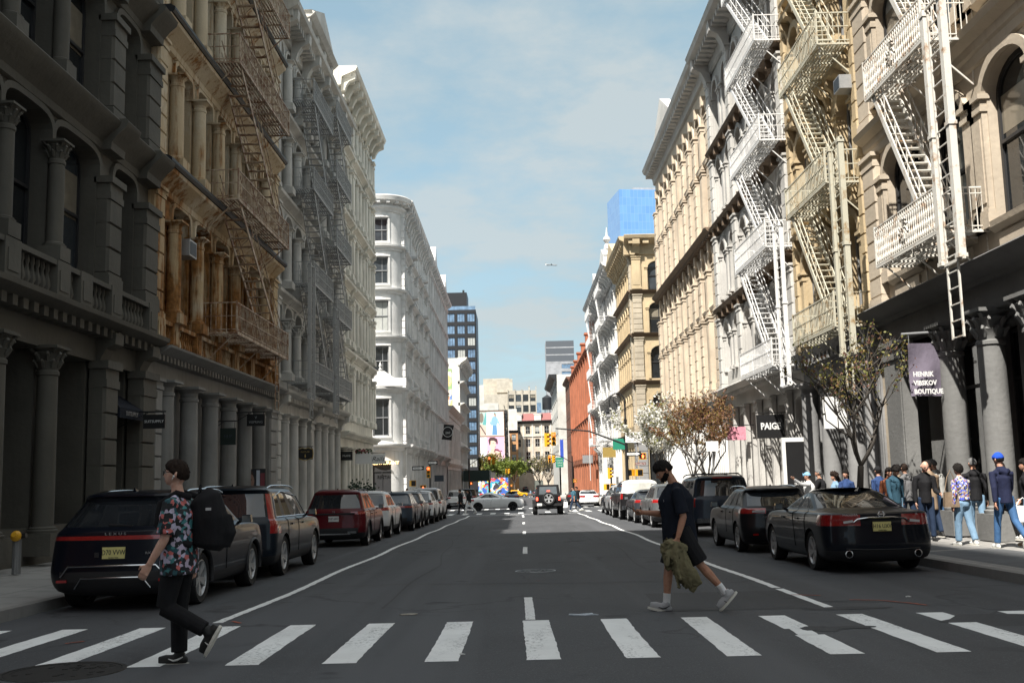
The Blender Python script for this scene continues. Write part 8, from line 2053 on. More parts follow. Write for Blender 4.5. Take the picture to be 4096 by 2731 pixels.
# ------------------------------------------------------------------ fire escapes
def irons(name, col, rust, amt=.5):
 m, nt, b = _new(name); v = mapped(nt, (1,1,1))
 c = mixc(nt, noise_fac(nt, v, 3.5, .62-.2*amt, .74-.15*amt, 7, .7), col, rust)
 nt.links.new(c, b.inputs['Base Color']); b.inputs['Roughness'].default_value = .6; bump(nt, b, v, 40., .004, .4, 3)
 return m
I_rust = irons('rusty_iron', (.52,.42,.31), (.20,.085,.035), .95); I_grey = irons('grey_iron', (.36,.365,.36), (.13,.10,.08), .3); I_white = irons('white_iron_paint', (.62,.62,.615), (.42,.32,.2), .05); I_cream = irons('cream_iron_paint', (.62,.60,.55), (.30,.17,.08), .45); I_olive = irons('olive_cream_iron', (.47,.45,.36), (.28,.18,.08), .45)
def fire_escape(label, side, y0, y1, levels, mat, style='bars', down=1, ladder=None, guides=None, goose=False, proj=1.15, sw=.62, zst=None):
 """y0 near end, y1 far end; down=+1: the stairs run down away from the camera, -1: towards it"""
 X0 = XR if side > 0 else XL; o = -side
 root = empty('fire_escape', (X0, (y0+y1)/2, gz(y0)), 0, label, 'fire escape'); yc = (y0+y1)/2; zb = gz(y0)
 P = lambda w, y, z: (o*w, y-yc, z-zb)
 wi, wo = .12, proj
 for li, z in enumerate(levels):
  m = MB()
  n = int((wo-wi)/.10)
  ys0, ys1 = (y0+.05, y0+.05+.9) , (y1-.95, y1-.05)
  for i in range(n+1):
   w = wi + (wo-wi)*i/n; m.bar(P(w,y0,z), P(w,y1,z), .045, .03)
  y = y0
  while y <= y1+.01: m.bar(P(wi-.1,y,z-.035), P(wo,y,z-.035), .04, .05); y += (y1-y0)/6
  m.bar(P(wo,y0,z-.03), P(wo,y1,z-.03), .04, .10)
  for y in (y0+.2, (y0+y1)/2, y1-.2): m.bar(P(.02,y,z-1.0), P(wo-.15,y,z-.06), .035); m.bar(P(.0,y,z-1.), P(.0,y,z), .04)
  p = m.build('balcony', mat, root)
  r = MB(); H = .92
  ends = [((wi-.1,y0),(wo,y0)), ((wo,y0),(wo,y1)), ((wo,y1),(wi-.1,y1))]
  for k, ((wa,ya),(wb,yb)) in enumerate(ends):
   for hh in (H, .5 if style != 'ornate' else H-.13, .08): r.bar(P(wa,ya,z+hh), P(wb,yb,z+hh), .035 if hh == H else .024)
   L = abs(yb-ya)+abs(wb-wa); nb = max(3, int(L/(.145 if style != 'ornate' else .12)))
   for i in range(nb+1):
    w = wa+(wb-wa)*i/nb; y = ya+(yb-ya)*i/nb
    if style == 'ornate' and k == 1:
     r.lathe([(.012,z-zb),(.03,z-zb+.12),(.012,z-zb+.2),(.03,z-zb+.3),(.012,z-zb+.4),(.028,z-zb+.52),(.012,z-zb+.62),(.028,z-zb+.72),(.012,z-zb+H)], o*w, y-yc, 5)
    elif style == 'lattice' and k == 1:
     if i < nb:
      y2 = ya+(yb-ya)*(i+1)/nb
      for q in range(4): za, zc = z+.08+(H-.1)*q/4, z+.08+(H-.1)*(q+1)/4; r.bar(P(w,y,za), P(w,y2,zc), .012); r.bar(P(w,y,zc), P(w,y2,za), .012)
    else: r.bar(P(w,y,z), P(w,y,z+H), .018)
   if style == 'ornate' and k == 1:
    c = (ya+yb)/2
    for q in range(10): a = 2*PI*q/10; r.tube([P(wo+.01,c+.1*math.cos(a),z+.45+.1*math.sin(a)), P(wo+.02,c+.24*math.cos(a+.5),z+.45+.24*math.sin(a+.5)), P(wo+.01,c+.3*math.cos(a+.9),z+.45+.3*math.sin(a+.9))], .022, 5)
  for y in (y0, y1): r.bar(P(wo,y,z-.05), P(wo,y,z+H+.05), .05)
  r.build('railing', mat, p)
  if li+1 < len(levels):
   zt = levels[li+1]; s = MB(); h = zt - z
   ya, yb = (y0+.35, y1-.5) if down > 0 else (y1-.35, y0+.5)            # top end, foot end
   w0, w1 = wo-sw-.06, wo-.06; nt_ = int(h/.215)
   for w in (w0, w1): s.bar(P(w,ya,zt), P(w,yb,z+.02), .03, .15)
   for i in range(1, nt_):
    t = i/nt_; y = ya+(yb-ya)*t; zz = zt+(z-zt)*t; s.bar(P(w0,y,zz), P(w1,y,zz), .17, .025, up=(0,0,1))
   p2 = s.build('stair', mat, root); hr = MB()
   for w in (w0, w1):
    hr.bar(P(w,ya,zt+.85), P(w,yb,z+.87), .026); hr.bar(P(w,ya,zt+.45), P(w,yb,z+.47), .02)
    for i in range(5): t = (i+.3)/5; y = ya+(yb-ya)*t; zz = zt+(z-zt)*t; hr.bar(P(w,y,zz), P(w,y,zz+.85), .02)
   hr.build('handrail', mat, p2)
 if ladder:
  yl, zt, zl, wl = ladder; m = MB()
  for d in (0, .52): m.bar(P(wl,yl+d,zt), P(wl,yl+d,zl), .035, .05)
  z = zl+.03
  while z < zt: m.bar(P(wl,yl,z), P(wl,yl+.52,z), .024); z += .33
  m.build('drop_ladder', mat, root)
 if guides:
  yg, zt, zl, wg, gw = guides
  for d in (-.17, .52+.17):
   m = MB(); m.box(*sorted((o*(wg-.07), o*(wg+.07))), yg+d-yc-gw/2, yg+d-yc+gw/2, zl-zb, zt-zb)
   for q in (zl+.05, (zl+zt)/2, zt-.1): m.box(*sorted((o*(wg-.09), o*(wg+.09))), yg+d-yc-gw/2-.02, yg+d-yc+gw/2+.02, q-zb-.04, q-zb+.04)
   m.build('ladder_guide', mat, root)
  m = MB(); m.bar(P(wg,yg-.3,zl), P(wg,yg+.82,zl), .06); m.bar(P(wg,yg-.3,zt), P(wg,yg+.82,zt), .05); m.build('guide_crossbar', mat, root)
 if goose:
  z = levels[-1]+3.2; m = MB()
  for d in (0, .5): m.tube([P(.5,y1-1.2+d,levels[-1]), P(.5,y1-1.2+d,z), P(.2,y1-1.2+d,z+.5), P(-.3,y1-1.2+d,z+.3)], .025, 5)
  for i in range(10): m.bar(P(.5,y1-1.2,levels[-1]+.3*i+.2), P(.5,y1-.7,levels[-1]+.3*i+.2), .022)
  m.build('roof_ladder', mat, root)
 return root
fire_escape('rusty fire escape of long stair flights on the rust-stained building', -1, 31.7, 38.9, [6.2,10.44,14.94,18.9], I_rust, down=1, ladder=(38.0, 6.3, 4.2, .9))
fire_escape('dark grey fire escape with lattice rails, nearer of the two on the pale grey building', -1, 43.9, 48.6, [5.77,10.06,14.24,18.26], I_grey, 'lattice', 1, ladder=(43.2, 10.4, 4.2, 1.15), guides=(43.2, 10.7, 5.0, 1.15, .10))
fire_escape('grey fire escape with lattice rails, farther of the two on the pale grey building', -1, 49.7, 54.2, [5.73,9.5,13.0,16.4,19.6], I_grey, 'lattice', 1, ladder=(49.2, 9.5, 4.3, 1.15), guides=(49.2, 9.8, 4.75, 1.15, .07), goose=True)
fire_escape('cream painted fire escape with ornate twisted railings between the beige and ochre buildings', 1, 21.6, 25.3, [6.52,10.8,14.9,19.], I_cream, 'ornate', -1, ladder=(20.35, 11.0, 4.08, 1.3), guides=(20.35, 11.15, 5.62, 1.3, .16))
fire_escape('yellowed cream fire escape with tall ladder guides on the narrow ochre building', 1, 28.9, 33.25, [5.57,9.73,13.87,17.95], I_olive, 'bars', -1, ladder=(27.2, 10.3, 3.6, 1.3), guides=(27.2, 10.4, 4.55, 1.3, .15))
fire_escape('bright white fire escape zigzagging up the white and grey stone building', 1, 36.2, 41.3, [5.25,9.5,13.42,17.2,20.9], I_white, 'bars', -1, ladder=(33.7, 9.6, 4.25, 1.3), guides=(33.7, 9.7, 4.3, 1.3, .05))
fire_escape('white fire escape standing out from the white ornate building beyond the crossing', 1, 108., 114., [5.2,9.4,13.5,17.3,21.], I_white, 'bars', -1, goose=True)
fire_escape('white fire escape at the far end of the white ornate building', 1, 123., 129.5, [5.2,9.4,13.5,17.3,20.8], I_white, 'bars', -1, ladder=(128.,9.,1.,1.2))
# ------------------------------------------------------------------ signs, signals, trees and small things
M_black = plain('black_paint', (.014,.014,.015), .45); M_yel = plain('signal_yellow', (.70,.36,.02), .45); M_wsign = plain('sign_white', (.72,.72,.71), .55, var=.05); M_greens = plain('sign_green', (.02,.22,.14), .5); M_navys = plain('sign_slate', (.03,.04,.055), .5); M_gold = plain('gilt', (.45,.32,.10), .4, .4); M_pink = plain('sign_pink', (.72,.30,.38), .6, var=.35, nscale=9); M_lav = cloth('banner_lavender', (.155,.135,.175), .15, 4.); M_brown = plain('sign_brown', (.16,.05,.04), .5); M_galv = plain('galvanised_steel', (.42,.43,.44), .45, .6)
M_dred = plain('lamp_off_red', (.10,.012,.01), .3); M_damb = plain('lamp_off_amber', (.12,.06,.01), .3); M_dgrn = plain('lamp_off_green', (.01,.06,.04), .3)
M_lred = plain('lamp_lit_red', (.8,.05,.02), .3, emit=(1,.10,.03), estr=3.); M_hand = plain('lamp_lit_hand', (.8,.12,.03), .3, emit=(1,.16,.04), estr=2.6)
fs = 4150/1.7415
def at(px, py, Y):
 """point at distance Y for a position in the photo's viewing frame, used once to find where things stand"""
 return (px-1187.5)/fs*Y, 1.514 + (1097.6 - .0236*(px-1187.5) - py)/fs*Y*1.003
def hang_sign(name, label, x0, x1, Y, z0, z1, mat, wallx, txt=(), arm_z=None, thick=.06, cat='sign', group='signs hung from the facades', braces=True):
 t = empty(name, ((x0+x1)/2, Y, z0), 0, label, cat, group); W, H = x1-x0, z1-z0
 mb = MB(); mb.box(-W/2, W/2, -thick/2, thick/2, 0, H); b = mb.build('panel', mat, t)
 if braces:
  az = (arm_z or z1+.07)-z0; mb = MB(); wx = wallx-(x0+x1)/2; ox = (W/2 if wx < 0 else -W/2)
  mb.bar((wx,0,az), (ox*1.06,0,az), .035); 
  for s in (-.42,.42): mb.bar((s*W,0,az), (s*W,0,H-.01), .018)
  mb.bar((wx,0,az-.4), (-ox*.6,0,az-.02), .02); mb.build('bracket', M_black, t)
 for (s, size, dz, m, kw) in txt: lettering(s, size, m, b, (kw.pop('dx', 0) if kw else 0, -thick/2-.004, dz*H), **(kw or {}))
 return t
W_ = M_wsign
hang_sign('hanging_sign', 'black hanging sign with white capitals at the charcoal building', -9.28, -8.74, 26.0, *sorted((at(0,987,26)[1]-.5*0+0, at(0,952,26)[1])), M_black, -9.9, [('SUITSUPPLY', .085, .5, W_, dict(xs=1.05, extrude=.003))]) if False else None
def sign_px(name, label, px0, px1, py0, py1, Y, mat, wallx, txt, **k):
 x0, za = at(px0, py1, Y); x1, zb = at(px1, py0, Y); return hang_sign(name, label, x0, x1, Y, za, zb, mat, wallx, txt, **k)
sign_px('hanging_sign', 'black sign lettered in white capitals beside the dark awning', 333, 383, 953, 986, 25.7, M_black, -9.9, [('SUITSUPPLY', .095, .5, W_, dict(extrude=.003, xs=.95))])
sign_px('hanging_sign', 'black sign with a crest and pale capitals at the end of the rusty building', 571, 612, 952, 980, 36.2, M_black, -9.9, [('VISPRING', .115, .32, M_galv, dict(extrude=.003)), ('V', .13, .7, M_galv, dict(extrude=.003))])
sign_px('hanging_sign', 'unlit dark green square sign low between the grey columns', 510, 546, 984, 1023, 33.2, plain('sign_darkgreen', (.012,.022,.018), .5), -9.9, [('FILIP', .14, .5, M_navys, dict(extrude=.003))], arm_z=at(546,968,33.2)[1])
def gold_sign():
 x0, z0 = at(688,1056,45); x1, z1 = at(722,1030,45); t = hang_sign('hanging_sign', 'black and gold shield-shaped sign on the pale grey building', x0, x1, 45., z0, z1, M_black, -9.9, [('KOTLAR', .10, .68, M_gold, dict(extrude=.003))]); W = x1-x0; H = z1-z0
 mb = MB(); n = [( -W/2,.06),(-W/2-.03,H*.5),(-W/2,H-.05),(-W*.2,H+.02),(0,H-.02),(W*.2,H+.02),(W/2,H-.05),(W/2+.03,H*.5),(W/2,.06),(0,-.05),(-W/2,.06)]
 for a, b in zip(n, n[1:]): mb.bar((a[0],-.02,a[1]), (b[0],-.02,b[1]), .03)
 mb.lathe([(0,.06),(.035,.12),(0,.26)], 0, -.04, 8); mb.build('gilt_rim', M_gold, t)
gold_sign()
sign_px('hanging_sign', 'small black sign on the cream corner building', 786, 813, 1037, 1058, 58., M_black, -9.9, [('FRAME', .15, .5, W_, dict(extrude=.004))])
t = sign_px('hanging_sign', 'white flag sign decked with red and green flowers', 815, 854, 1040, 1066, 61.5, M_wsign, -9.9, [])
mb = MB(); rr = random.Random(4)
for i in range(60): x = rr.uniform(-.55,.55); z = .68+rr.uniform(-.1,.14)-.3*abs(x)**2*0; mb.cm = rr.choice((0,0,1)); mb.quad((x,-.06,z),(x+.07,-.08,z+.02),(x+.05,-.05,z+.1),(x-.03,-.07,z+.07))
mb.build('flower_garland', [plain('leaf_dark', (.03,.07,.03), .7), plain('flower_red', (.35,.05,.08), .7)], t)
sign_px('hanging_sign', 'white sign with black script at the corner of the cream building', 855, 887, 1043, 1066, 66., M_wsign, -9.9, [('Rails', .42, .5, M_black, dict(extrude=.004, shear=.35))])
x, z = at(878,1067,88); o = lettering('RESTAURANT', .38, plain('lit_letters', (.9,.6,.3), .4, emit=(1.,.62,.25), estr=2.2), None, (-11.0, 87.3, z+.1), extrude=.02); tag(o, 'small warm lit capital letters over the door of the white corner building', 'sign')
def flag(name, label, px0, px1, py0, py1, Y, mat, pole, txt, shape=0):
 x0, za = at(px0,py1,Y); x1, zb = at(px1,py0,Y); t = empty(name, ((x0+x1)/2, Y, za), 0, label, 'flag', 'signs hung from the facades'); W, H = x1-x0, zb-za; mb = MB(); n = 10; pts = []
 for i in range(n+1):
  for j in range(n+1): u, v = i/n, j/n; pts.append(((u-.5)*W*(1-.05*math.sin(v*3)) + shape*(.5-v)*W*.25, .05*math.sin(u*7+v*3)*(.3+v) - .03*math.cos(v*6+u*4), (1-v)*H - shape*u*.08*H))
 mb.add(pts, [(i*(n+1)+j, (i+1)*(n+1)+j, (i+1)*(n+1)+j+1, i*(n+1)+j+1) for i in range(n) for j in range(n)]); c = mb.build('cloth', mat, t, 180)
 mb = MB(); mb.tube([(pole[0]-(x0+x1)/2, 0, H+pole[1]), ((-W/2-.12) if pole[0] > x0 else W/2+.12, 0, H+pole[2])], .03, 6)
 for s in (-.45,.45): mb.bar((s*W,0,H-.01), (s*W,0,H+(pole[1]+pole[2])/2), .012)
 mb.build('flagpole', M_galv, t, 60)
 for (s, size, dz, m, kw) in txt: lettering(s, size, m, c, (kw.pop('dx',0), -.15, dz*H), **kw)
 return t
flag('banner', 'lavender grey banner lettered in white hanging over the right pavement', 2096, 2182, 788, 912, 24.0, M_lav, (10.4,.28,.22), [(s_, .155, d_, W_, dict(extrude=.002, align='LEFT', dx=-.40, bold=.006, xs=.86)) for s_, d_ in (('HENRIK',.40),('VIBSKOV',.235),('BOUTIQUE',.075))])
flag('banner', 'black banner with a ringed white number on the white corner building', 1020, 1043, 975, 1010, 126., M_black, (-9.8,.1,.3), [('260', .40, .42, W_, dict(extrude=.004))], 1)
o = bpy.data.objects[-1] if False else None
mb = MB(); x, z = at(1032,996,126); mb.lathe([(.56,-.01),(.62,-.01),(.62,.01),(.56,.01),(.56,-.01)], n=24); mb.xf(Matrix.Rotation(PI/2,4,'X')); r = mb.build('ring', M_wsign, [q for q in bpy.data.objects if q.name.startswith('banner')][-1]); r.location = (0,-.14,.88)
sign_px('hanging_sign', 'large black sign with bold white capitals on the right-hand shopfront', 1739, 1802, 953, 1008, 38.6, M_black, 10.3, [('PAIGE', .34, .5, W_, dict(extrude=.004, bold=.012, xs=.82))])
sign_px('hanging_sign', 'blank white square sign behind the leafing tree', 1893, 1951, 912, 986, 31., M_wsign, 10.3, [])
sign_px('hanging_sign', 'pink blossom-patterned sign over the white boarded shopfront', 1670, 1713, 981, 1012, 45., M_pink, 10.3, [])
t = empty('shop_door', (10.0, 36.9, gz(37)+.3), 0, 'black door panel in a white frame under the bold black sign', 'door'); mb = MB(); mb.box(-.5,.5,-.05,.05,0,2.7); b = mb.build('door_panel', M_black, t); mb = MB()
for q in ((-.62,-.5,0,2.85),(.5,.62,0,2.85),(-.5,.5,2.7,2.85)): mb.box(q[0],q[1],-.07,.07,q[2],q[3])
mb.build('door_frame', M_wsign, t); o = lettering('PAIGE', .2, W_, b, (0,-.054,1.25), extrude=.002); o.scale.x = -1
# awning
def awning():
 t = empty('awning', (-10.48, 25.22, 3.15), 0, 'dark navy shop awning between two quoined piers of the charcoal building', 'awning'); m = cloth('awning_cloth', (.014,.017,.026)); mb = MB(); y0, y1 = -.78, .78
 mb.add([(0,y0,1.0),(0,y1,1.0),(1.15,y1,.25),(1.15,y0,.25),(1.15,y0,0),(1.15,y1,0),(0,y0,.97),(0,y1,.97),(1.12,y1,.22),(1.12,y0,.22)], [(0,1,2,3),(3,2,5,4),(6,9,8,7)]); mb.add([(0,y0,1.),(1.15,y0,.25),(1.15,y0,0),(1.1,y0,0),(0,y0,.7)], [(0,1,2,3,4)]); b = mb.build('canopy', m, t); mb = MB()
 for y in (y0,y1): mb.bar((0,y,.25),(1.15,y,.25),.03)
 mb.build('awning_frame', M_black, t); lettering('SUITSUPPLY', .15, M_galv, b, (1.157,.0,.12), '+x', extrude=.002)
awning()
# poster board with a portrait
t = empty('poster_board', (-9.22, 36.6, 1.0), 0, 'poster board with a close portrait of a face beside the last grey column', 'poster'); mb = MB(); mb.box(-.42,.42,.0,.06,0,1.05); mb.build('backing', M_black, t)
mats = [plain('poster_dark', (.03,.03,.035), .5)]; mb = MB(); mb.box(-.40,.40,-.01,.01,.02,1.03)
for k, (pts, c) in enumerate(((ell(-.16,.62,.19,.30), (.33,.20,.15)), ([(-.35,.75),(-.3,.95),(-.05,.98),(.02,.8),(-.1,.88),(-.28,.86)], (.06,.04,.03)), (R4(.1,.22,.1,1.0), (.55,.6,.68)), (R4(.24,.39,.08,.9), (.22,.05,.06)), (ell(-.02,.16,.2,.16), (.02,.02,.022)), (ell(-.24,.68,.03,.015), (.03,.02,.02)), (ell(-.08,.68,.03,.015), (.03,.02,.02)), ([(-.2,.47),(-.12,.47),(-.12,.455),(-.2,.455)], (.2,.08,.07)))):
 mb.cm = len(mats); mats.append(plain('poster_ink_%d' % k, c, .5)); mb.poly([(x, -.013-.002*k, z) for x, z in pts])
mb.build('print', mats, t)
# window air conditioners
def acu(label, x, y, z, s, o):
 t = empty('air_conditioner', (x, y, z), 0, label, 'air conditioner', 'window air conditioners'); m = MB(); m.box(-.32*s,.32*s,-.33*s,.33*s,0,.48*s); m.build('case', M_galv, t); g = MB(); g.box(o*.32*s-.01,o*.32*s+.01,-.27*s,.27*s,.05*s,.43*s); g.build('grille', M_navys, t)
acu('grey window air conditioner wedged between rust-stained columns', -9.6, 29.6, 8.1, 1., 1); acu('pale air conditioner jutting from an upper window of the ochre building', 9.9, 29.2, 12.5, .85, -1)
# standpipe, bollard, notice
t = empty('standpipe', (-9.0, 18.9, gz(19)+.25), 0, 'sticker-covered standpipe with a yellow cap at the left edge', 'standpipe'); mb = MB(); mb.tube([(0,0,0),(0,0,.62)], .075, 10); mb.build('pipe', masonry('sticker_pipe', (.16,.16,.16), (.5,.5,.5), 1.2, coord='obj'), t); mb = MB(); mb.lathe([(.09,0),(.1,.05),(.05,.13)], n=12); mb.xf(Matrix.Translation((0,-.02,.66)) @ Matrix.Rotation(rad(70),4,'X')); mb.build('cap', M_yel, t); mb = MB(); mb.tube([(0,0,.66),(.16,0,.68)], .05, 8); mb.build('outlet', M_black, t)
t = empty('wall_notice', (-9.35, 23.6, 1.02), 0, 'yellow notice plate on the quoined pier behind the navy crossover', 'notice'); mb = MB(); mb.box(-.02,.02,-.15,.15,0,.36); mb.build('plate', plain('notice_yellow', (.42,.28,.04), .6, var=.4), t)
# traffic signals
def signal(t, loc, face=PI*0, lit=0, s=1.):
 mb = MB(); mb.frus(-.17,.17,-.10,.12,-.5,.5,.0,.0); h = mb.build('signal_head', M_yel, t); h.location = loc; h.rotation_euler = (0,0,face); h.scale = (s,s,s)
 for i, m in enumerate((M_lred if lit == 0 else M_dred, M_damb, M_dgrn)):
  q = MB(); q.disc((0,-.105,.32-.32*i), .115, 'y', 16, .02); q.build('signal_lamp', m, h); q = MB(); q.lathe([(.13,0),(.135,.2)], n=12, a0=-.2, a1=PI+.2); q.xf(Matrix.Translation((0,-.10,.32-.32*i)) @ Matrix.Rotation(PI/2,4,'X')); q.build('visor', M_yel, h)
def pedsignal(t, loc, face=0., lit=True):
 mb = MB(); mb.box(-.24,.24,-.12,.14,-.24,.24); h = mb.build('walk_signal', M_yel, t); h.location = loc; h.rotation_euler = (0,0,face); q = MB(); q.box(-.2,.2,-.128,-.12,-.2,.2); q.build('signal_screen', M_black, h)
 if lit:
  q = MB(); q.box(-.06,.07,-.138,-.13,-.13,.02)
  for i in range(4): q.box(-.065+.036*i,-.04+.036*i,-.138,-.13,.0,.13-.02*abs(i-1.5))
  q.bar((.07,-.134,-.06),(.12,-.134,.04),.03,.008); q.build('hand_symbol', M_hand, h)
def oneway(t, loc, w=.92, flip=1):
 mb = MB(); mb.box(-w/2,w/2,-.012,.012,-.16,.16); p = mb.build('one_way_sign', M_black, t); p.location = loc; q = MB(); y = -.016; q.poly([(x*flip,y,z) for x, z in ((-w*.44,-.08),(w*.2,-.08),(w*.2,-.13),(w*.45,0),(w*.2,.13),(w*.2,.08),(-w*.44,.08))]); q.build('arrow', M_wsign, p); lettering('ONE WAY', .11, M_black, p, (-.1*flip,-.018,0), extrude=.001)
def mast_right():
 Y = 74.4; X = 7.85; zg = gz(Y)+.15; t = empty('signal_mast', (X, Y, zg), 0, 'black signal mast with crook lamp and long arm, right corner of the crossing', 'traffic signal', 'traffic signals'); L = lambda px, py: (at(px,py,Y)[0]-X, 0, at(px,py,Y)[1]-zg); mb = MB()
 top = at(1440,905,Y)[1]-zg
 mb.lathe([(.24,0),(.24,.5),(.14,.7),(.12,2.),(.10,top*.75),(.13,top*.76),(.07,top*.78),(.06,top-.6)], n=12); mb.build('mast', M_black, t, 40)
 mb = MB(); mb.tube([(0,0,top-.6)]+[(-.55+.55*math.cos(a),0,top-.6+.62*math.sin(a)) for a in [PI*i/10 for i in range(1,11)]]+[(-1.1,0,top-1.0)], .05, 7); mb.tube([(-.55+.28*math.cos(a),0,top-.45+.28*math.sin(a)) for a in [2*PI*i/12 for i in range(11)]], .03, 6); k = mb.build('lamp_crook', M_black, t, 60); mb = MB(); mb.lathe([(.05,.25),(.12,.2),(.16,-.02),(.30,-.1),(.28,-.25)], n=12); q = mb.build('lantern', M_black, k, 40); q.location = (-1.1,0,top-1.2); mb = MB(); mb.lathe([(.26,-.25),(.22,-.42),(.0,-.5)], n=12); mb.build('lamp_globe', M_clear, q, 40)
 a = L(1278,985); b = L(1432,1020); mb = MB(); mb.tube([(0,0,b[2]-.1),(b[0],0,b[2]),((a[0]+b[0])/2,0,(a[2]+b[2])/2+.35),a], [.07,.065,.055,.045], 8); mb.build('mast_arm', M_black, t, 60)
 signal(t, (a[0]-.15,0,a[2]-.75), .0, 0, .95); signal(t, (a[0]-.62,.05,a[2]-.8), .9, 1, .95)
 def board(px0,px1,py0,py1,m,txt,nm='sign_panel'):
  c = L((px0+px1)/2,(py0+py1)/2); w = (px1-px0)/fs*Y; h = (py1-py0)/fs*Y; q = MB(); q.box(-w/2,w/2,-.015,.015,-h/2,h/2); p = q.build(nm, m, t); p.location = (c[0],-.16,c[2])
  for s, sz, dz, mm in txt: lettering(s, sz, mm, p, (0,-.02,dz), extrude=.002)
 board(1437,1475,994,1017,M_wsign,[("DON'T BLOCK",.17,.2,M_black),('THE BOX',.17,.0,M_black),('FINE + 2 POINTS',.13,-.25,M_black)]); board(1457,1481,1062,1068,M_brown,[('Crosby St',.17,0,M_wsign)],'street_name_sign'); c = L(1454,1043); oneway(t,(c[0],-.2,c[2]),1.05); c = L(1472,1048); pedsignal(t,(c[0]+.1,.0,c[2]),.0); c = L(1466,1085); pedsignal(t,(c[0],-.05,c[2]),.5,False); c = L(1448,1085); pedsignal(t,(c[0],.1,c[2]),-.9,False)
mast_right()
def pole_simple(nm, label, X, Y, H, parts, m=M_black, zg=None):
 t = empty(nm, (X, Y, (gz(Y)+.15) if zg is None else zg), 0, label, 'traffic signal', 'traffic signals'); mb = MB(); mb.lathe([(.17,0),(.17,.4),(.08,.55),(.06,H)], n=10); mb.build('pole', m, t, 40)
 for p in parts: p(t)
 return t
pole_simple('signal_post', 'yellow signal post with one-way signs on the left corner beyond the crossing', -7.0, 84.2, 3.9, [lambda t: signal(t,(-.1,-.2,3.0),0,0,.9), lambda t: oneway(t,(-.95,-.1,3.35),.95), lambda t: oneway(t,(.25,-.12,3.75),.8), lambda t: pedsignal(t,(-.55,-.1,1.75),0), lambda t: pedsignal(t,(-1.4,0,2.15),.7,False)])
t = bpy.data.objects['signal_post']; mb = MB(); mb.box(.35,1.1,-.03,.0,2.25,2.75); o = mb.build('name_board', M_navys, t)
pole_simple('signal_post', 'short yellow signal post with a lit red hand on the far right corner', 7.7, 85.5, 3.3, [lambda t: signal(t,(-.1,.05,2.6),.9,1,.9), lambda t: pedsignal(t,(.1,-.1,1.5),0), lambda t: pedsignal(t,(-.4,-.05,1.5),.9,False)])
def mast_far(X, Y, ax, label, lit=0):
 t = empty('signal_mast', (X,Y,gz(Y)+.15), 0, label, 'traffic signal', 'traffic signals'); mb = MB(); mb.lathe([(.2,0),(.12,.8),(.08,6.2)], n=8); mb.build('mast', M_black, t); mb = MB(); mb.tube([(0,0,5.2),(ax*.5,0,6.2),(ax,0,6.6)], .06, 6); mb.build('mast_arm', M_black, t); signal(t,(ax,0,5.8),0,lit,1.1); signal(t,(ax+.6,.1,5.8),.8,1,1.1); pedsignal(t,(.3,-.1,2.6),0)
 return t
t = mast_far(8.1, 152., -3.3, 'second signal mast farther down the right side with a green street sign'); mb = MB(); mb.box(-2.4,-1.3,-.03,.0,4.6,6.0); b = mb.build('direction_sign', M_greens, t); [lettering(s_, .26, W_, b, (-1.85,-.035,z_), extrude=.002) for s_, z_ in (('Canal St',5.6),('Holland',5.25),('Tunnel',4.9))]
mast_far(-7.0, 153., 3.0, 'second signal mast farther down the left side before the trees')
mast_far(-1.6, 238., -.8, 'distant amber signal in front of the trees', 1)
t = empty('parking_sign', (7.75, 41.3, gz(41)+.15), 0, 'small white parking sign on a steel post in front of the brown-leaved tree', 'sign'); mb = MB(); mb.tube([(0,0,0),(0,0,3.15)], .03, 6); mb.build('post', M_galv, t); mb = MB(); mb.box(-.24,.24,-.05,-.03,2.72,3.12); mb.build('panel', M_wsign, t)
for lab, X, Y, h, m in (('pale grey hanging sign on the red brick building', 8.4, 133., 3.2, M_galv), ('olive hanging sign on the white ornate building', 8.6, 104., 3.35, M_gold), ('teal banner sign on the white ornate building', 8.9, 96., 3.9, M_greens), ('tall blue banner on the brown brick building', 7.9, 188., 4.2, plain('banner_blue', (.03,.08,.45), .6))):
 hang_sign('hanging_sign', lab, X, X+1.3 if 'tall' not in lab else X+.6, Y, h, h+(1. if 'tall' not in lab else 4.), m, 10.2)
t = empty('sidewalk_shed', (-7.6, 196., gz(196)+.15), 0, 'dark green sidewalk shed over the left pavement before the trees', 'scaffold'); mb = MB(); mb.box(-2.2,2.6,-5,5,3.3,5.3); mb.build('shed_deck', plain('shed_green', (.012,.03,.026), .6), t)
for x in (-2,2.4):
 for y in (-4.8,0,4.8): mb = MB(); mb.bar((x,y,0),(x,y,3.3),.12); mb.build('shed_post', M_black, t)
# small airliner crossing the sky
t = empty('airliner', (112., 2900., 600.), rad(-70), 'tiny airliner high in the sky right of centre', 'aircraft'); mb = MB(); mb.tube([(0,-19,0),(0,-16,0),(0,14,0),(0,19,0)], [.5,1.9,1.9,.4], 8); mb.build('fuselage', M_galv, t); mb = MB(); mb.add([(-17,-6,0),(0,4,0),(17,-6,0),(17,-8,0),(0,-2,0),(-17,-8,0)], [(0,1,4,5),(1,2,3,4)]); mb.add([(0,-13,0),(0,-18,6),(0,-19,6),(0,-18,0)], [(0,1,2,3)]); mb.build('wing', M_galv, t)
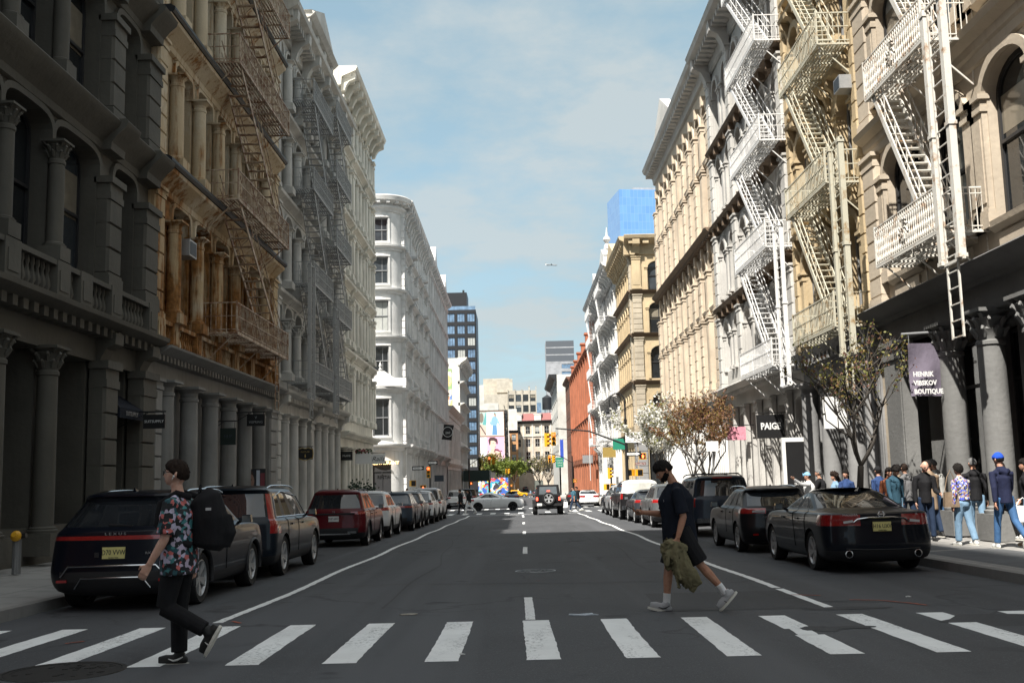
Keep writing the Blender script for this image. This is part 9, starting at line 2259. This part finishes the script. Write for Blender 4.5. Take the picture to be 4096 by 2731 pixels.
# ---- trees
def leafmat(name, col, var=.4):
 m, nt, b = _new(name); g = N(nt, 'ShaderNodeObjectInfo'); v = mapped(nt, (1,1,1)); c = mixc(nt, noise_fac(nt, v, 7., .3, .7, 2), col, mul(col, 1-var)); nt.links.new(c, b.inputs['Base Color']); b.inputs['Roughness'].default_value = .6
 tr = N(nt, 'ShaderNodeBsdfTranslucent'); nt.links.new(c, tr.inputs['Color']); mx = N(nt, 'ShaderNodeMixShader'); mx.inputs[0].default_value = .3; nt.links.new(b.outputs[0], mx.inputs[1]); nt.links.new(tr.outputs[0], mx.inputs[2]); nt.links.new(mx.outputs[0], nt.nodes['Material Output'].inputs[0]); return m
M_bark = masonry('bark', (.085,.075,.065), (.04,.035,.03), .6, coord='obj')
def tree(label, x, y, H, spread, leaves, size, mats, seed, trunk=.09, fork=1.5, z=None, cat='tree', levels=4, group='street trees', lean=0., branches=5, clump=1):
 r = random.Random(seed); t = empty('tree', (x, y, z if z is not None else gz(y)+.15), 0, label, cat, group); w = MB(); tips = []
 def grow(p, d, L, rad_, lv):
  pts = [p]; q = p.copy(); dd = d.copy(); n = 4
  for i in range(n):
   dd = (dd + Vector((r.uniform(-.22,.22), r.uniform(-.22,.22), r.uniform(-.06,.16)))).normalized(); q = q + dd*(L/n); pts.append(q.copy())
   if lv <= 1: tips.append((q.copy(), dd.copy(), lv))
  w.tube(pts, [rad_*(1-.5*i/n) for i in range(n+1)], 6 if lv > 1 else 4, False)
  if lv > 0:
   for k in range(r.choice((2,3,3)) + (1 if lv >= 3 else 0)):
    a = r.uniform(0, 2*PI); sp = r.uniform(.5,1.)*spread; nd = (dd + Vector((math.cos(a)*sp, math.sin(a)*sp, r.uniform(-.15,.45)))).normalized(); grow(pts[r.randint(2,4)] if lv < levels else pts[4], nd, L*r.uniform(.62,.85), rad_*.52, lv-1)
 base = [Vector((0,0,-.1)), Vector((lean*.3,0,fork*.5)), Vector((lean,0,fork))]; w.tube(base, [trunk*1.3, trunk, trunk*.85], 8)
 h = H-fork
 for k in range(branches):
  a = 2*PI*k/branches + r.uniform(-.4,.4); grow(base[2].copy(), Vector((math.cos(a)*.6*spread, math.sin(a)*.6*spread, 1.)).normalized(), h*.42, trunk*.55, levels-1)
 w.build('trunk', M_bark, t, 60)
 c = MB(); ms = list(mats); lim = leaves
 for i in range(lim):
  p, d, lv = r.choice(tips); c.cm = r.randrange(len(ms)); p = p + Vector((r.gauss(0,1), r.gauss(0,1), r.gauss(0,1)))*size*(.45 if clump else .5); s = size*r.uniform(.6,1.25); u = Vector((r.gauss(0,1), r.gauss(0,1), r.gauss(0,1))).normalized(); v2 = u.orthogonal().normalized(); v2 = (v2*math.cos(6.28*r.random()) + u.cross(v2)*math.sin(6.28*r.random())).normalized(); 
  c.add([p, p+u*s*.5+v2*s*.32, p+u*s, p+u*s*.5-v2*s*.32], [(0,1,2,3)])
 c.build('crown', ms, t); return t
L_ol = leafmat('leaf_olive', (.26,.18,.045)); L_br = leafmat('leaf_bronze', (.24,.12,.05)); L_yg = leafmat('leaf_yellow_green', (.24,.24,.06)); L_pk = leafmat('leaf_pinkish', (.26,.13,.09)); L_wh = leafmat('blossom_white', (.72,.71,.66), .15); L_gr = leafmat('leaf_green', (.22,.27,.04)); L_dg = leafmat('leaf_mid_green', (.14,.19,.035)); L_tw = leafmat('twig_grey', (.12,.095,.07))
tree('young street tree with sparse yellow-green leaves on the right pavement', 7.9, 24.4, 4.9, .95, 1100, .085, [L_ol,L_yg,L_yg,L_pk], 21, .085, 1.75, lean=.12)
tree('bronze-leaved street tree in front of the white boarded shopfront', 7.85, 43.5, 5.3, .95, 6000, .10, [L_br,L_br,L_ol,L_pk], 5, .08, 1.6, lean=.1)
tree('street tree with bronze leaves and two thin stems behind the first bronze one', 7.9, 47.0, 4.9, .8, 2600, .10, [L_br,L_ol], 9, .06, 1.7)
tree('white blossoming pear tree near the crossing on the right', 7.8, 56.5, 6.3, .9, 8000, .16, [L_wh,L_wh,L_wh,L_yg], 14, .08, 1.7)
for i, (X, Y, H, m, lab) in enumerate(((-3.6,248,9.6,[L_gr,L_dg],'bushy bright green tree under the billboards, left of two'), (-.6,244,9.2,[L_gr,L_gr,L_dg],'broad fresh green tree left of the roadway in the distance'), (-7.0,252,10.5,[L_ol,L_yg],'olive green tree in front of the dark tower, leftmost of the far trees'), (7.6,255,11.,[L_tw,L_ol],'almost bare greyish tree right of the roadway in the distance'), (6.2,285,11.,[L_tw,L_yg],'faint budding tree in front of the red mansard building'))):
 tree(lab, X, Y, H, .85, 2600 if i != 3 else 900, .5 if i < 3 else .34, m, 40+i, .2, 3.0, group='trees in the far square', z=gz(Y))
def shrub(lab, x, y):
 t = empty('potted_shrub', (x,y,gz(y)+.3), 0, lab, 'plant', 'potted evergreens'); mb = MB(); mb.lathe([(.22,0),(.3,.55),(.27,.56),(.25,.5)], n=12); mb.build('pot', M_navys, t); r = random.Random(int(y*7)); c = MB()
 for i in range(420):
  p = Vector((r.gauss(0,.24), r.gauss(0,.24), 1.15+r.gauss(0,.32))); u = Vector((r.gauss(0,1),r.gauss(0,1),r.gauss(0,1))).normalized()*.16; v2 = u.orthogonal()*.35; c.add([p,p+u*.5+v2,p+u,p+u*.5-v2], [(0,1,2,3)])
 c.build('foliage', L_ever, t); mb = MB(); mb.tube([(0,0,.4),(0,0,1.2)], .03, 6); mb.build('stem', M_bark, t)
L_ever = leafmat('leaf_evergreen', (.02,.05,.025)); shrub('potted evergreen by the cream building door, nearer one', -9.0, 58.5); shrub('potted evergreen by the cream building door, farther one', -9.0, 63.)
